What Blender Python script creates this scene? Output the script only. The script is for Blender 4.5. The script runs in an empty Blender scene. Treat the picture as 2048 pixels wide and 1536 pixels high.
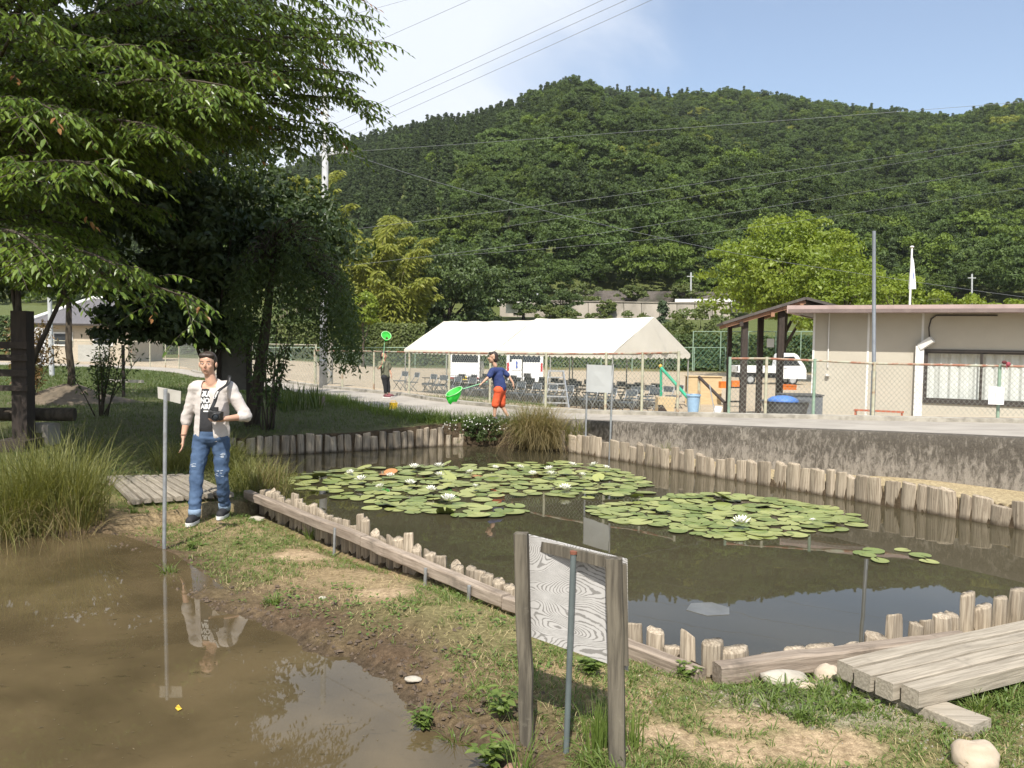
import bpy, bmesh, math, random
import numpy as np
from mathutils import Vector, Matrix
from math import sin, cos, pi, radians as R

SC = bpy.context.scene
COL = SC.collection
random.seed(7)
RNG = np.random.default_rng(7)

# ------------------------------------------------------------------ camera
CAM_H, PITCH, ROLL, FPX = 1.70, 0.0493, 0.0150, 1704.0
_F = np.array([0, cos(PITCH), -sin(PITCH)]); _R0 = np.array([1.0, 0, 0]); _U0 = np.array([0, sin(PITCH), cos(PITCH)])
_R = _R0 * cos(ROLL) + _U0 * sin(ROLL); _U = -_R0 * sin(ROLL) + _U0 * cos(ROLL)
cd = bpy.data.cameras.new('camera'); cam = bpy.data.objects.new('camera', cd); COL.objects.link(cam)
cd.sensor_width = 36.0; cd.lens = 36.0 * FPX / 2048.0; cd.clip_start = 0.05; cd.clip_end = 6000
mw = Matrix.Identity(4)
for i in range(3):
    mw[i][0], mw[i][1], mw[i][2] = _R[i], _U[i], -_F[i]
mw[2][3] = CAM_H
cam.matrix_world = mw
SC.camera = cam

# ------------------------------------------------------------------ sky and sun
SUN_EL, SUN_AZ = R(51), R(7)           # light travels away from the camera and a little to the right
w = bpy.data.worlds.new('World'); SC.world = w; w.use_nodes = True
nt = w.node_tree; bgn = nt.nodes['Background']
sky = nt.nodes.new('ShaderNodeTexSky'); sky.sky_type = 'NISHITA'; sky.sun_disc = False
sky.sun_elevation = SUN_EL; sky.sun_rotation = pi + SUN_AZ; sky.air_density = 1.0; sky.dust_density = 1.2; sky.ozone_density = 1.2
tc = nt.nodes.new('ShaderNodeTexCoord')
sep = nt.nodes.new('ShaderNodeSeparateXYZ'); nt.links.new(tc.outputs['Generated'], sep.inputs[0])
# thin high cloud: noise over the sky plane (x/z, y/z), denser towards the left of the valley
zc = nt.nodes.new('ShaderNodeMath'); zc.operation = 'MAXIMUM'; nt.links.new(sep.outputs[2], zc.inputs[0]); zc.inputs[1].default_value = 0.06
zd = nt.nodes.new('ShaderNodeMath'); zd.operation = 'ADD'; nt.links.new(zc.outputs[0], zd.inputs[0]); zd.inputs[1].default_value = 0.10
dx = nt.nodes.new('ShaderNodeMath'); dx.operation = 'DIVIDE'; nt.links.new(sep.outputs[0], dx.inputs[0]); nt.links.new(zd.outputs[0], dx.inputs[1])
dy = nt.nodes.new('ShaderNodeMath'); dy.operation = 'DIVIDE'; nt.links.new(sep.outputs[1], dy.inputs[0]); nt.links.new(zd.outputs[0], dy.inputs[1])
cmb = nt.nodes.new('ShaderNodeCombineXYZ'); nt.links.new(dx.outputs[0], cmb.inputs[0]); nt.links.new(dy.outputs[0], cmb.inputs[1])
nz = nt.nodes.new('ShaderNodeTexNoise'); nz.inputs['Scale'].default_value = 0.75; nz.inputs['Detail'].default_value = 7; nz.inputs['Roughness'].default_value = 0.52; nz.inputs['Distortion'].default_value = 0.7
nt.links.new(cmb.outputs[0], nz.inputs['Vector'])
bias = nt.nodes.new('ShaderNodeMath'); bias.operation = 'MULTIPLY_ADD'; nt.links.new(dx.outputs[0], bias.inputs[0]); bias.inputs[1].default_value = -0.20; nt.links.new(nz.outputs['Fac'], bias.inputs[2])
cr = nt.nodes.new('ShaderNodeMapRange'); cr.interpolation_type = 'SMOOTHSTEP'; nt.links.new(bias.outputs[0], cr.inputs[0])
cr.inputs[1].default_value = 0.38; cr.inputs[2].default_value = 0.56; cr.inputs[3].default_value = 0.13; cr.inputs[4].default_value = 0.92
mxs = nt.nodes.new('ShaderNodeMix'); mxs.data_type = 'RGBA'
nt.links.new(cr.outputs[0], mxs.inputs['Factor']); nt.links.new(sky.outputs[0], mxs.inputs[6]); mxs.inputs[7].default_value = (5.5, 5.8, 6.3, 1)
nt.links.new(mxs.outputs[2], bgn.inputs[0]); bgn.inputs[1].default_value = 0.132
sl = bpy.data.lights.new('sun', 'SUN'); sl.energy = 5.0; sl.angle = R(0.53); sl.color = (1.0, 0.95, 0.87)
sun = bpy.data.objects.new('sun', sl); COL.objects.link(sun)
LDIR = Vector((sin(SUN_AZ) * cos(SUN_EL), cos(SUN_AZ) * cos(SUN_EL), -sin(SUN_EL)))
sun.rotation_euler = LDIR.to_track_quat('-Z', 'Y').to_euler(); sun.location = (0, -20, 30)
vs = SC.view_settings; vs.view_transform = 'Standard'; vs.look = 'None'; vs.exposure = 0.44; vs.gamma = 1.0; vs.use_curve_mapping = False
SC.render.engine = 'CYCLES'
cy = SC.cycles; cy.max_bounces = 5; cy.diffuse_bounces = 2; cy.glossy_bounces = 2; cy.transmission_bounces = 3; cy.transparent_max_bounces = 8
cy.caustics_reflective = False; cy.caustics_refractive = False; cy.use_denoising = True
cy.sample_clamp_indirect = 6.0; cy.use_adaptive_sampling = True; cy.adaptive_threshold = 0.02

# ------------------------------------------------------------------ photograph pixel (2048 wide) -> place
def ray(u, v):
    return _F + (u - 1024.0) / FPX * _R - (v - 768.0) / FPX * _U
def gnd(u, v, z=0.0):
    d = ray(u, v); t = (z - CAM_H) / d[2]
    return np.array([d[0] * t, d[1] * t, z])
def at(u, v, y):
    d = ray(u, v); t = y / d[1]
    return np.array([d[0] * t, y, CAM_H + d[2] * t])

# ------------------------------------------------------------------ mesh helpers
def mesh_of(name, V, FS, smooth=False):
    me = bpy.data.meshes.new(name)
    V = np.asarray(V, dtype=np.float32).reshape(-1, 3)
    me.vertices.add(len(V)); me.vertices.foreach_set('co', V.ravel())
    idx = []; st = []; off = 0
    for F in FS:
        F = np.asarray(F, dtype=np.int32)
        if F.size == 0: continue
        n, k = F.shape
        idx.append(F.ravel()); st.append(off + np.arange(n, dtype=np.int32) * k); off += n * k
    idx = np.concatenate(idx); st = np.concatenate(st)
    me.loops.add(len(idx)); me.loops.foreach_set('vertex_index', idx)
    me.polygons.add(len(st)); me.polygons.foreach_set('loop_start', st)
    me.update(calc_edges=True); me.validate()
    if smooth:
        me.shade_smooth()
        if smooth is not True: me.set_sharp_from_angle(angle=R(smooth))
    else: me.shade_flat()
    return me

class MB:
    def __init__(s): s.V = []; s.F = {3: [], 4: []}; s.n = 0; s.big = []; s.att = []
    def add(s, V, F):
        V = np.asarray(V, dtype=float).reshape(-1, 3)
        if isinstance(F, np.ndarray):
            if F.size: s.F[F.shape[1]].append(F + s.n)
        else:
            q = [f for f in F if len(f) == 4]; t = [f for f in F if len(f) == 3]
            if q: s.F[4].append(np.array(q) + s.n)
            if t: s.F[3].append(np.array(t) + s.n)
            for f in F:
                if len(f) > 4: s.big.append((np.array(f) + s.n)[None, :])
        s.V.append(V); s.n += len(V); return s
    def box(s, c, d, rz=0.0, rx=0.0, ry=0.0):
        x, y, z = d[0] / 2, d[1] / 2, d[2] / 2
        V = np.array([[a, b, e] for e in (-z, z) for b in (-y, y) for a in (-x, x)])
        if rx or ry or rz:
            m = np.array((Matrix.Rotation(rz, 3, 'Z') @ Matrix.Rotation(ry, 3, 'Y') @ Matrix.Rotation(rx, 3, 'X')))
            V = V @ m.T
        return s.add(V + np.asarray(c, float), [(0, 2, 3, 1), (4, 5, 7, 6), (0, 1, 5, 4), (2, 6, 7, 3), (0, 4, 6, 2), (1, 3, 7, 5)])
    def beam(s, a, b, w, h, up=(0, 0, 1)):
        a = np.asarray(a, float); b = np.asarray(b, float); d = b - a; L = np.linalg.norm(d); d /= L
        up = np.asarray(up, float); sd = np.cross(d, up)
        if np.linalg.norm(sd) < 1e-6: sd = np.cross(d, [0, 1, 0])
        sd /= np.linalg.norm(sd); up = np.cross(sd, d)
        V = [p + sd * i * w / 2 + up * j * h / 2 for p in (a, b) for (i, j) in ((-1, -1), (1, -1), (1, 1), (-1, 1))]
        return s.add(V, [(3, 2, 1, 0), (4, 5, 6, 7), (0, 1, 5, 4), (1, 2, 6, 5), (2, 3, 7, 6), (3, 0, 4, 7)])
    def tube(s, P, rad, n=8, cap=True, squash=1.0):
        P = np.asarray(P, float); m = len(P)
        rad = np.broadcast_to(np.asarray(rad, float), (m,))
        T = np.gradient(P, axis=0); T /= np.linalg.norm(T, axis=1)[:, None] + 1e-12
        ref = np.array([0, 0, 1.0]) if abs(T[0][2]) < 0.9 else np.array([1.0, 0, 0])
        a = np.cross(T[0], ref); a /= np.linalg.norm(a)
        V = []
        for i in range(m):
            a = a - T[i] * a.dot(T[i]); a /= np.linalg.norm(a) + 1e-12
            b = np.cross(T[i], a)
            th = np.arange(n) * 2 * pi / n
            V.append(P[i] + rad[i] * (np.cos(th)[:, None] * a + squash * np.sin(th)[:, None] * b))
        V = np.concatenate(V)
        i = np.arange(m - 1)[:, None] * n; j = np.arange(n)[None, :]; jn = (j + 1) % n
        F = np.stack([i + j, i + jn, i + n + jn, i + n + j], -1).reshape(-1, 4)
        base = s.n; s.add(V, F)
        if cap:
            c0 = s.n; s.add([P[0], P[-1]], [])
            t = [(base + (k + 1) % n, base + k, c0) for k in range(n)] + [(base + (m - 1) * n + k, base + (m - 1) * n + (k + 1) % n, c0 + 1) for k in range(n)]
            s.F[3].append(np.array(t))
        return s
    def cyl(s, a, b, r, n=10, r2=None): return s.tube([a, b], [r, r if r2 is None else r2], n)
    def lathe(s, prof, c=(0, 0, 0), n=20):
        prof = np.asarray(prof, float); m = len(prof); th = np.arange(n) * 2 * pi / n
        V = np.stack([prof[:, 0][:, None] * np.cos(th), prof[:, 0][:, None] * np.sin(th), np.repeat(prof[:, 1][:, None], n, 1)], -1).reshape(-1, 3) + np.asarray(c, float)
        i = np.arange(m - 1)[:, None] * n; j = np.arange(n)[None, :]; jn = (j + 1) % n
        return s.add(V, np.stack([i + j, i + jn, i + n + jn, i + n + j], -1).reshape(-1, 4))
    def prism(s, poly, a, b, axes=(0, 1, 2)):
        """polygon (2-D list) extruded from a to b; axes = (u axis, v axis, extrusion axis)"""
        n = len(poly); V = []
        for e in (a, b):
            for (p, q) in poly:
                r = [0, 0, 0]; r[axes[0]] = p; r[axes[1]] = q; r[axes[2]] = e; V.append(r)
        return s.add(V, [tuple(range(n))[::-1], tuple(range(n, 2 * n))] + [(i, (i + 1) % n, n + (i + 1) % n, n + i) for i in range(n)])
    def ell(s, c, r, n=12, m=8):
        th = np.linspace(0, pi, m + 1); ph = np.arange(n) * 2 * pi / n
        V = np.stack([np.sin(th)[:, None] * np.cos(ph), np.sin(th)[:, None] * np.sin(ph), np.cos(th)[:, None] * np.ones(n)], -1).reshape(-1, 3) * np.asarray(r, float) + np.asarray(c, float)
        i = np.arange(m)[:, None] * n; j = np.arange(n)[None, :]; jn = (j + 1) % n
        return s.add(V, np.stack([i + j, i + n + j, i + n + jn, i + jn], -1).reshape(-1, 4))
    def xform(s, M):
        m = np.array(M); s.V = [v @ m[:3, :3].T + m[:3, 3] for v in s.V]; return s
    def verts(s): return np.concatenate(s.V)
    def mesh(s, name, off=(0, 0, 0), smooth=False):
        FS = [np.concatenate(s.F[k]) for k in (3, 4) if s.F[k]] + s.big
        return mesh_of(name, np.concatenate(s.V) - np.asarray(off, float), FS, smooth)

TMP = bpy.data.scenes.new('workbench')          # a bare scene in which text and body meshes are evaluated, removed at the end
def evaluated(o_):
    TMP.collection.objects.link(o_); vl = TMP.view_layers[0]; vl.update()
    me = bpy.data.meshes.new_from_object(o_.evaluated_get(vl.depsgraph)); bpy.data.objects.remove(o_); return me
def obj(name, me, mat, parent=None, loc=(0, 0, 0), rot=(0, 0, 0)):
    o = bpy.data.objects.new(name, me); COL.objects.link(o)
    o.location = loc; o.rotation_euler = rot
    if mat is not None and len(me.materials) == 0: me.materials.append(mat)
    if parent: o.parent = parent
    return o
def tag(o, label, cat=None, group=None, kind=None):
    o['label'] = label
    if cat: o['category'] = cat
    if group: o['group'] = group
    if kind: o['kind'] = kind
    return o
def thing(name, label, cat, loc=(0, 0, 0), rz=0.0, group=None):
    o = bpy.data.objects.new(name, None); COL.objects.link(o); o.empty_display_size = 0.1
    o.location = [float(a) for a in loc]; o.rotation_euler = (0, 0, rz)
    return tag(o, label, cat, group)
def part(root, name, mb, mat, smooth=False, local=False):
    """a part built in world coordinates (or local ones) under a root"""
    off = (0, 0, 0) if local else tuple(root.location)
    return obj(name, mb.mesh(name, off, smooth), mat, root)
def sub(prt, name, mb, mat, smooth=False, local=False):
    """sub-part: the part sits at its root's origin, so the same offset applies"""
    root = prt.parent
    off = (0, 0, 0) if local else tuple(root.location)
    return obj(name, mb.mesh(name, off, smooth), mat, prt)
def copy_tree(o, loc=None, rz=None, label=None, group=None, parent=None, scale=None):
    c = o.copy(); COL.objects.link(c); c.parent = parent
    if loc is not None: c.location = [float(a) for a in loc]
    if rz is not None: c.rotation_euler = (0, 0, rz)
    if scale is not None: c.scale = (scale,) * 3
    if label: c['label'] = label
    if group: c['group'] = group
    for ch in o.children:
        copy_tree(ch, parent=c)
    return c
def solo(name, mb, mat, label, cat, group=None, kind=None, smooth=False, origin=None):
    """a thing that is one mesh; built in world coordinates, origin put at its base"""
    v = mb.verts()
    off = origin if origin is not None else ((v[:, 0].min() + v[:, 0].max()) / 2, (v[:, 1].min() + v[:, 1].max()) / 2, v[:, 2].min())
    o = obj(name, mb.mesh(name, off, smooth), mat, None, off)
    return tag(o, label, cat, group, kind)

# ------------------------------------------------------------------ noise
def vnoise(x, y, seed=0):
    x = np.asarray(x, float); y = np.asarray(y, float)
    xi = np.floor(x).astype(np.int64); yi = np.floor(y).astype(np.int64); fx = x - xi; fy = y - yi
    fx = fx * fx * (3 - 2 * fx); fy = fy * fy * (3 - 2 * fy)
    def h(a, b):
        n = (a * 374761393 + b * 668265263 + seed * 1442695040) & 0xFFFFFFFF
        n = ((n ^ (n >> 13)) * 1274126177) & 0xFFFFFFFF
        return ((n ^ (n >> 16)) & 0xFFFF) / 65535.0
    return (h(xi, yi) * (1 - fx) + h(xi + 1, yi) * fx) * (1 - fy) + (h(xi, yi + 1) * (1 - fx) + h(xi + 1, yi + 1) * fx) * fy
def fbm(x, y, seed=0, o=4):
    s = 0; a = 0.5; t = 0
    for k in range(o):
        s = s + a * vnoise(np.asarray(x) * 2 ** k, np.asarray(y) * 2 ** k, seed + k * 17); t += a; a *= 0.5
    return s / t
def sstep(a, b, x):
    t = np.clip((np.asarray(x, float) - a) / (b - a), 0, 1); return t * t * (3 - 2 * t)
def poly_sd(P, X, Y):
    """signed distance to a polygon, negative inside"""
    X = np.asarray(X, float); Y = np.asarray(Y, float)
    d = np.full(X.shape, 1e9); ins = np.zeros(X.shape, bool); n = len(P)
    for i in range(n):
        x1, y1 = P[i]; x2, y2 = P[(i + 1) % n]; ex, ey = x2 - x1, y2 - y1
        t = np.clip(((X - x1) * ex + (Y - y1) * ey) / (ex * ex + ey * ey), 0, 1)
        d = np.minimum(d, (X - x1 - t * ex) ** 2 + (Y - y1 - t * ey) ** 2)
        c = ((y1 <= Y) & (y2 > Y)) | ((y2 <= Y) & (y1 > Y))
        ins ^= c & (X < x1 + (Y - y1) * ex / (ey if abs(ey) > 1e-12 else 1e-12))
    d = np.sqrt(d); return np.where(ins, -d, d)

# ------------------------------------------------------------------ materials
def _nodes(name):
    m = bpy.data.materials.new(name); m.use_nodes = True
    t = m.node_tree; return m, t, t.nodes['Principled BSDF']
def N(t, typ, **kw):
    n = t.nodes.new(typ)
    for k, v in kw.items():
        if k.startswith('_'): setattr(n, k[1:], v)
    return n
def c4(c): return (c[0], c[1], c[2], 1.0)
def mix_rgb(t, fac, a, b, mode='MIX'):
    n = t.nodes.new('ShaderNodeMix'); n.data_type = 'RGBA'; n.blend_type = mode
    for i, x in ((0, fac), (6, a), (7, b)):
        if isinstance(x, (int, float)): n.inputs[i].default_value = x
        elif isinstance(x, tuple): n.inputs[i].default_value = c4(x)
        else: t.links.new(x, n.inputs[i])
    return n.outputs[2]
def noise(t, scale, detail=4, rough=0.55, vec=None, dist=0.0, dim='3D', wv=None):
    n = t.nodes.new('ShaderNodeTexNoise'); n.noise_dimensions = dim
    n.inputs['Scale'].default_value = scale; n.inputs['Detail'].default_value = detail; n.inputs['Roughness'].default_value = rough; n.inputs['Distortion'].default_value = dist
    if vec is not None: t.links.new(vec, n.inputs['Vector'])
    if wv is not None: t.links.new(wv, n.inputs['W'])
    return n.outputs['Fac']
def ramp(t, fac, a, b, lo=0.0, hi=1.0):
    n = t.nodes.new('ShaderNodeMapRange'); n.interpolation_type = 'SMOOTHSTEP'
    t.links.new(fac, n.inputs[0]); n.inputs[1].default_value = a; n.inputs[2].default_value = b; n.inputs[3].default_value = lo; n.inputs[4].default_value = hi
    return n.outputs[0]
def bump(t, p, h, strength, dist=0.02):
    b = t.nodes.new('ShaderNodeBump'); b.inputs['Strength'].default_value = strength; b.inputs['Distance'].default_value = dist
    t.links.new(h, b.inputs['Height']); t.links.new(b.outputs[0], p.inputs['Normal'])
def M(name, a, b=None, scale=8.0, rough=0.6, bmp=0.0, metal=0.0, spec=0.5, lo=0.35, hi=0.65, stretch=None, rnd=0.0, dirt=None, dscale=2.0, dlo=0.5, dhi=0.75):
    """two-tone procedural surface in object space, optional dirt tone, optional per-object variation"""
    m, t, p = _nodes(name)
    p.inputs['Roughness'].default_value = rough; p.inputs['Metallic'].default_value = metal; p.inputs['Specular IOR Level'].default_value = spec
    co = t.nodes.new('ShaderNodeTexCoord'); vec = co.outputs['Object']
    if stretch:
        mp = t.nodes.new('ShaderNodeMapping'); mp.inputs['Scale'].default_value = stretch; t.links.new(vec, mp.inputs[0]); vec = mp.outputs[0]
    oi = t.nodes.new('ShaderNodeObjectInfo'); wv = t.nodes.new('ShaderNodeMath'); wv.operation = 'MULTIPLY'; t.links.new(oi.outputs['Random'], wv.inputs[0]); wv.inputs[1].default_value = 37.0
    f = noise(t, scale, 5, 0.6, vec, 0.2, '4D', wv.outputs[0])
    col = mix_rgb(t, ramp(t, f, lo, hi), a, b if b else tuple(x * 0.85 for x in a))
    if dirt:
        g = noise(t, dscale, 6, 0.65, co.outputs['Object'], 0.3, '4D', wv.outputs[0])
        col = mix_rgb(t, ramp(t, g, dlo, dhi), col, dirt)
    if rnd:
        k = t.nodes.new('ShaderNodeMapRange'); t.links.new(oi.outputs['Random'], k.inputs[0]); k.inputs[3].default_value = 1 - rnd; k.inputs[4].default_value = 1 + rnd
        col = mix_rgb(t, 1.0, col, k.outputs[0], 'MULTIPLY')
    t.links.new(col, p.inputs['Base Color'])
    if bmp: bump(t, p, f, bmp)
    return m
def leaf_mat(name, a, b, c=None, trans=0.35, rough=0.45, inst=False, spec=0.4):
    """leaf colours a..b chosen per leaf by the point attribute 'tone'; c = rare tone near 1; with inst the tree's own tint as well"""
    m, t, p = _nodes(name)
    at_ = t.nodes.new('ShaderNodeAttribute'); at_.attribute_name = 'tone'
    col = mix_rgb(t, at_.outputs['Fac'], a, b)
    if c: col = mix_rgb(t, ramp(t, at_.outputs['Fac'], 0.93, 0.97), col, c)
    if inst:
        ia = t.nodes.new('ShaderNodeAttribute'); ia.attribute_type = 'INSTANCER'; ia.attribute_name = 'tint'
        col = mix_rgb(t, 1.0, col, ia.outputs['Color'], 'MULTIPLY')
    t.links.new(col, p.inputs['Base Color']); p.inputs['Roughness'].default_value = rough; p.inputs['Specular IOR Level'].default_value = spec
    if trans:
        tr = t.nodes.new('ShaderNodeBsdfTranslucent')
        tcol = mix_rgb(t, 1.0, col, (1.5, 1.45, 0.6), 'MULTIPLY'); t.links.new(tcol, tr.inputs[0])
        ms = t.nodes.new('ShaderNodeMixShader'); ms.inputs[0].default_value = trans
        t.links.new(p.outputs[0], ms.inputs[1]); t.links.new(tr.outputs[0], ms.inputs[2])
        t.links.new(ms.outputs[0], t.nodes['Material Output'].inputs[0])
    return m
def set_tone(me, tone, name='tone'):
    a = me.attributes.new(name, 'FLOAT', 'POINT'); a.data.foreach_set('value', np.asarray(tone, dtype=np.float32))
# ================================================================== LARGE STRUCTURE
W1Z, W2Z = -0.08, -0.25
def xy(u, v, z): 
    g = gnd(u, v, z); return (g[0], g[1])
POND1 = [xy(*p, W1Z) for p in ((120, 1072), (245, 1090), (330, 1130), (392, 1205), (480, 1232), (560, 1262), (640, 1300), (700, 1314), (770, 1352), (825, 1388), (862, 1452), (930, 1476), (985, 1502), (1000, 1600))] + \
        [(-0.05, 2.0), (-0.4, 1.2), (-1.5, 0.9), (-7.5, 1.2), (-9.0, 5.0), (-7.0, 8.4), (-5.0, 7.9)]
POND2 = [(-2.74, 9.22), (-3.3, 11.4), (-4.7, 13.85), (-3.0, 14.75), (-1.42, 15.75), (-0.6, 15.9), (0.3, 15.6), (1.03, 15.2), (5.55, 9.23), (7.2, 7.0), (5.4, 6.5), (3.4, 5.55), (2.12, 4.78), (1.08, 4.5), (0.05, 5.62)]
ROAD_N = np.array([(13.0, 3.2, .80), (9.0, 7.3, .72), (6.2, 10.3, .61), (3.6, 13.1, .43), (1.16, 15.7, .26), (-0.2, 16.1, .22), (-1.3, 16.6, .2), (-2.5, 18.2, .18), (-4.05, 21.3, .15), (-5.2, 23.3, .13), (-7.35, 27.0, .1), (-9.9, 30.9, .07), (-13.0, 35.5, .03), (-20.0, 44.0, 0), (-38.0, 50.0, 0)], float)
ROAD_F = np.array([(16.5, 8.0, .70), (12.0, 12.9, .56), (8.5, 14.2, .47), (3.9, 15.6, .38), (2.8, 16.6, .31), (0.69, 17.9, .25), (-1.55, 20.8, .2), (-2.9, 23.4, .17), (-4.3, 25.3, .15), (-5.4, 26.8, .13), (-6.75, 28.8, .1), (-9.9, 33.6, .07), (-14.0, 38.6, .05), (-20.4, 47.8, 0), (-38.0, 54.0, 0)], float)
def resample(P, n):
    P = np.asarray(P, float); L = np.r_[0, np.cumsum(np.linalg.norm(np.diff(P, axis=0), axis=1))]
    # smooth Catmull-Rom through the points
    m = len(P); out = []
    for q in np.linspace(0, m - 1, n):
        i = min(int(q), m - 2); t = q - i
        p0, p1, p2, p3 = P[max(i - 1, 0)], P[i], P[i + 1], P[min(i + 2, m - 1)]
        out.append(0.5 * ((2 * p1) + (-p0 + p2) * t + (2 * p0 - 5 * p1 + 4 * p2 - p3) * t * t + (-p0 + 3 * p1 - 3 * p2 + p3) * t ** 3))
    return np.array(out)
RN, RF = resample(ROAD_N, 113), resample(ROAD_F, 113)
ROAD_POLY = [tuple(p[:2]) for p in RN] + [tuple(p[:2]) for p in RF[::-1]]
def line_dist(P, X, Y):
    d = np.full(np.shape(X), 1e18); z = np.zeros(np.shape(X)); xx = np.zeros(np.shape(X))
    for i in range(0, len(P) - 1):
        x1, y1, z1 = P[i]; x2, y2, z2 = P[i + 1]; ex, ey = x2 - x1, y2 - y1
        t = np.clip(((X - x1) * ex + (Y - y1) * ey) / (ex * ex + ey * ey), 0, 1)
        q = (X - x1 - t * ex) ** 2 + (Y - y1 - t * ey) ** 2; m = q < d
        d = np.where(m, q, d); z = np.where(m, z1 + t * (z2 - z1), z); xx = np.where(m, x1 + t * ex, xx)
    return np.sqrt(d), z, xx
RIDGE = np.array([(-2200, 420), (-900, 420), (-300, 400), (200, 370), (560, 352), (696, 300), (788, 278), (860, 254), (907, 250), (969, 236), (1055, 203), (1120, 164), (1160, 161), (1201, 180), (1250, 176), (1300, 188), (1460, 198), (1534, 208), (1592, 218), (1702, 230), (1793, 238), (1884, 242), (1939, 222), (2048, 206), (2300, 180), (2700, 210), (4500, 300)], float)
HX = (RIDGE[:, 0] - 1024) / FPX
HE = (690 + 0.015 * (RIDGE[:, 0] - 1024) - RIDGE[:, 1]) / FPX     # tangent of the skyline's elevation by bearing
BARE = [tuple(xy(u_, v_, 0)) + (r_,) for u_, v_, r_ in ((1500, 1440, .16), (1640, 1490, .20), (1450, 1500, .15), (1330, 1470, .12), (760, 1180, .16), (1180, 1270, .14), (600, 1080, .2))]
def wob1(X, Y): return 0.20 * (fbm(X * 1.7, Y * 1.7, 11, 3) - 0.5) + 0.11 * (fbm(X * 7, Y * 7, 13, 3) - 0.5)
def hill_z(X, Y):
    """wooded hill: foot at 118 m, crest near 430 m"""
    b = X / np.maximum(Y, 1.0)
    foot = 118 + 14 * (fbm(X / 60.0, X * 0 + 3.1, 5, 3) - 0.5) + np.where(b < -0.25, 40 * sstep(0.25, 0.5, -b), 0)
    crest = 430 + 70 * (fbm(X / 170.0, X * 0 + 9.7, 8, 3) - 0.5) + 60 * sstep(0.0, -0.25, b)
    top = np.interp(b, HX, HE) * crest - 7.5
    t = np.clip((Y - foot) / (crest - foot), 0, 1)
    sh = t ** 1.12 + 0.10 * np.sin(t * pi) 
    spur = 26 * np.sin(t * pi) * (fbm(X / 75.0 + Y / 260.0, Y / 240.0, 21, 3) - 0.5)
    z = 7.0 + (top - 7.0) * sh + spur + 5 * t * (fbm(X / 25.0, Y / 25.0, 31, 3) - 0.5)
    back = np.clip((Y - crest) / 300.0, 0, 1)
    return np.where(Y > crest, top + 0 * z - 100 * back, z), foot, crest
def ground_z(X, Y, fine=True):
    X = np.asarray(X, float); Y = np.asarray(Y, float)
    sd = poly_sd(ROAD_POLY, X, Y)
    dn, zn, xn = line_dist(RN[::4], X, Y); df, zf, xf = line_dist(RF[::4], X, Y)
    # bank and lawn side
    low = 0.012 * np.clip(Y - 9, 0, 8) + 0.05 * (fbm(X / 1.3, Y / 1.3, 3, 3) - 0.5) * sstep(1.0, 4.0, Y)
    wid = np.where(xn > 0.4, 0.12, 0.12 + np.clip(0.4 - xn, 0, 1.2) * 2.0)
    low = np.where(xn > 0.2, np.minimum(low, -0.14 + 0.13 * sstep(4.0, 5.6, xn)), low)
    zl = low + (zn - 0.03 - low) * (1 - sstep(0.0, 1.0, (sd - 0.02) / wid))
    zw = low + (zn - 0.06 - low) * (1 - sstep(0.0, 1.0, (sd + 0.21) / 0.12))      # the step hidden inside the retaining wall
    zl = np.where(xn > 0.9, zw, np.where(xn > 0.4, zl + (zw - zl) * (xn - 0.4) / 0.5, zl))
    # school yard side
    yard = -0.5 + 0.5 * sstep(-8, -20, X) + 0.35 * sstep(5.5, 9.0, X) * sstep(30, 22, Y)
    zy = yard + (zf - 0.03 - yard) * (1 - sstep(0.2, 1.0, sd / 6.5))
    z = np.where(dn < df, zl, zy)
    # embankment beyond the yard, then the hill
    z = np.where(Y > 69, yard + sstep(69, 108, Y) * 5.4, z)
    hz, foot, crest = hill_z(X, np.maximum(Y, 1))
    z = np.where(Y > foot - 6, np.maximum(z, hz * sstep(foot - 6, foot + 2, Y) + z * (1 - sstep(foot - 6, foot + 2, Y))), z)
    z = np.where((sd < 0) & ~((xn > 0.4) & (sd > -0.24) & (dn < df)), np.minimum(zn, zf) - 0.06, z)
    # ponds
    s1 = poly_sd(POND1, X, Y); s2 = poly_sd(POND2, X, Y)
    s1w = s1 + wob1(X, Y)
    near = Y < 20
    lip = sstep(0.0, 0.50, s1w) * 0.42 + sstep(-0.02, 0.08, s1w) * 0.58
    b1 = np.where(s1w > 0, W1Z + (z - W1Z) * lip + 0.012 * sstep(0, .05, s1w), W1Z - 0.25 * sstep(0, 0.8, -s1w) - 0.004)
    z = np.where(near & (s1w < 0.8), b1, z)
    side = sstep(4.2, 3.2, X) * sstep(16, 9.3, Y)       # lowered strip behind the timber rail
    z = np.where(near & (s2 < 0.5) & (s2 > 0), z - 0.07 * side * sstep(0.42, 0.10, s2), z)
    z = np.where(near & (s2 <= 0.0), z + (W2Z - 0.5 - z) * sstep(0.0, 0.10, -s2), z)
    return z
def gz(x, y): return float(ground_z(np.array([x]), np.array([y]))[0])

def axis(a, b, step, lo, hi, g=1.16):
    c = list(np.arange(a, b, step)); s = step; v = c[-1]
    while v < hi: s = min(s * g, max(2.0, 0.045 * abs(v))); v += s; c.append(v)
    s = step; v = c[0]; pre = []
    while v > lo: s = min(s * g, max(2.0, 0.045 * abs(v))); v -= s; pre.append(v)
    return np.array(pre[::-1] + c)
gx = axis(-7.5, 7.5, 0.05, -1500, 1500); gy = axis(1.6, 16.6, 0.05, -300, 1800)
GX, GY = np.meshgrid(gx, gy)
fx_, fy_ = GX.ravel(), GY.ravel()
gzv = ground_z(fx_, fy_)
S1 = poly_sd(POND1, fx_, fy_) + wob1(fx_, fy_); S2 = poly_sd(POND2, fx_, fy_); SR = poly_sd(ROAD_POLY, fx_, fy_)
DN = line_dist(RN[::4], fx_, fy_)[0]; DF = line_dist(RF[::4], fx_, fy_)[0]
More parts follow.
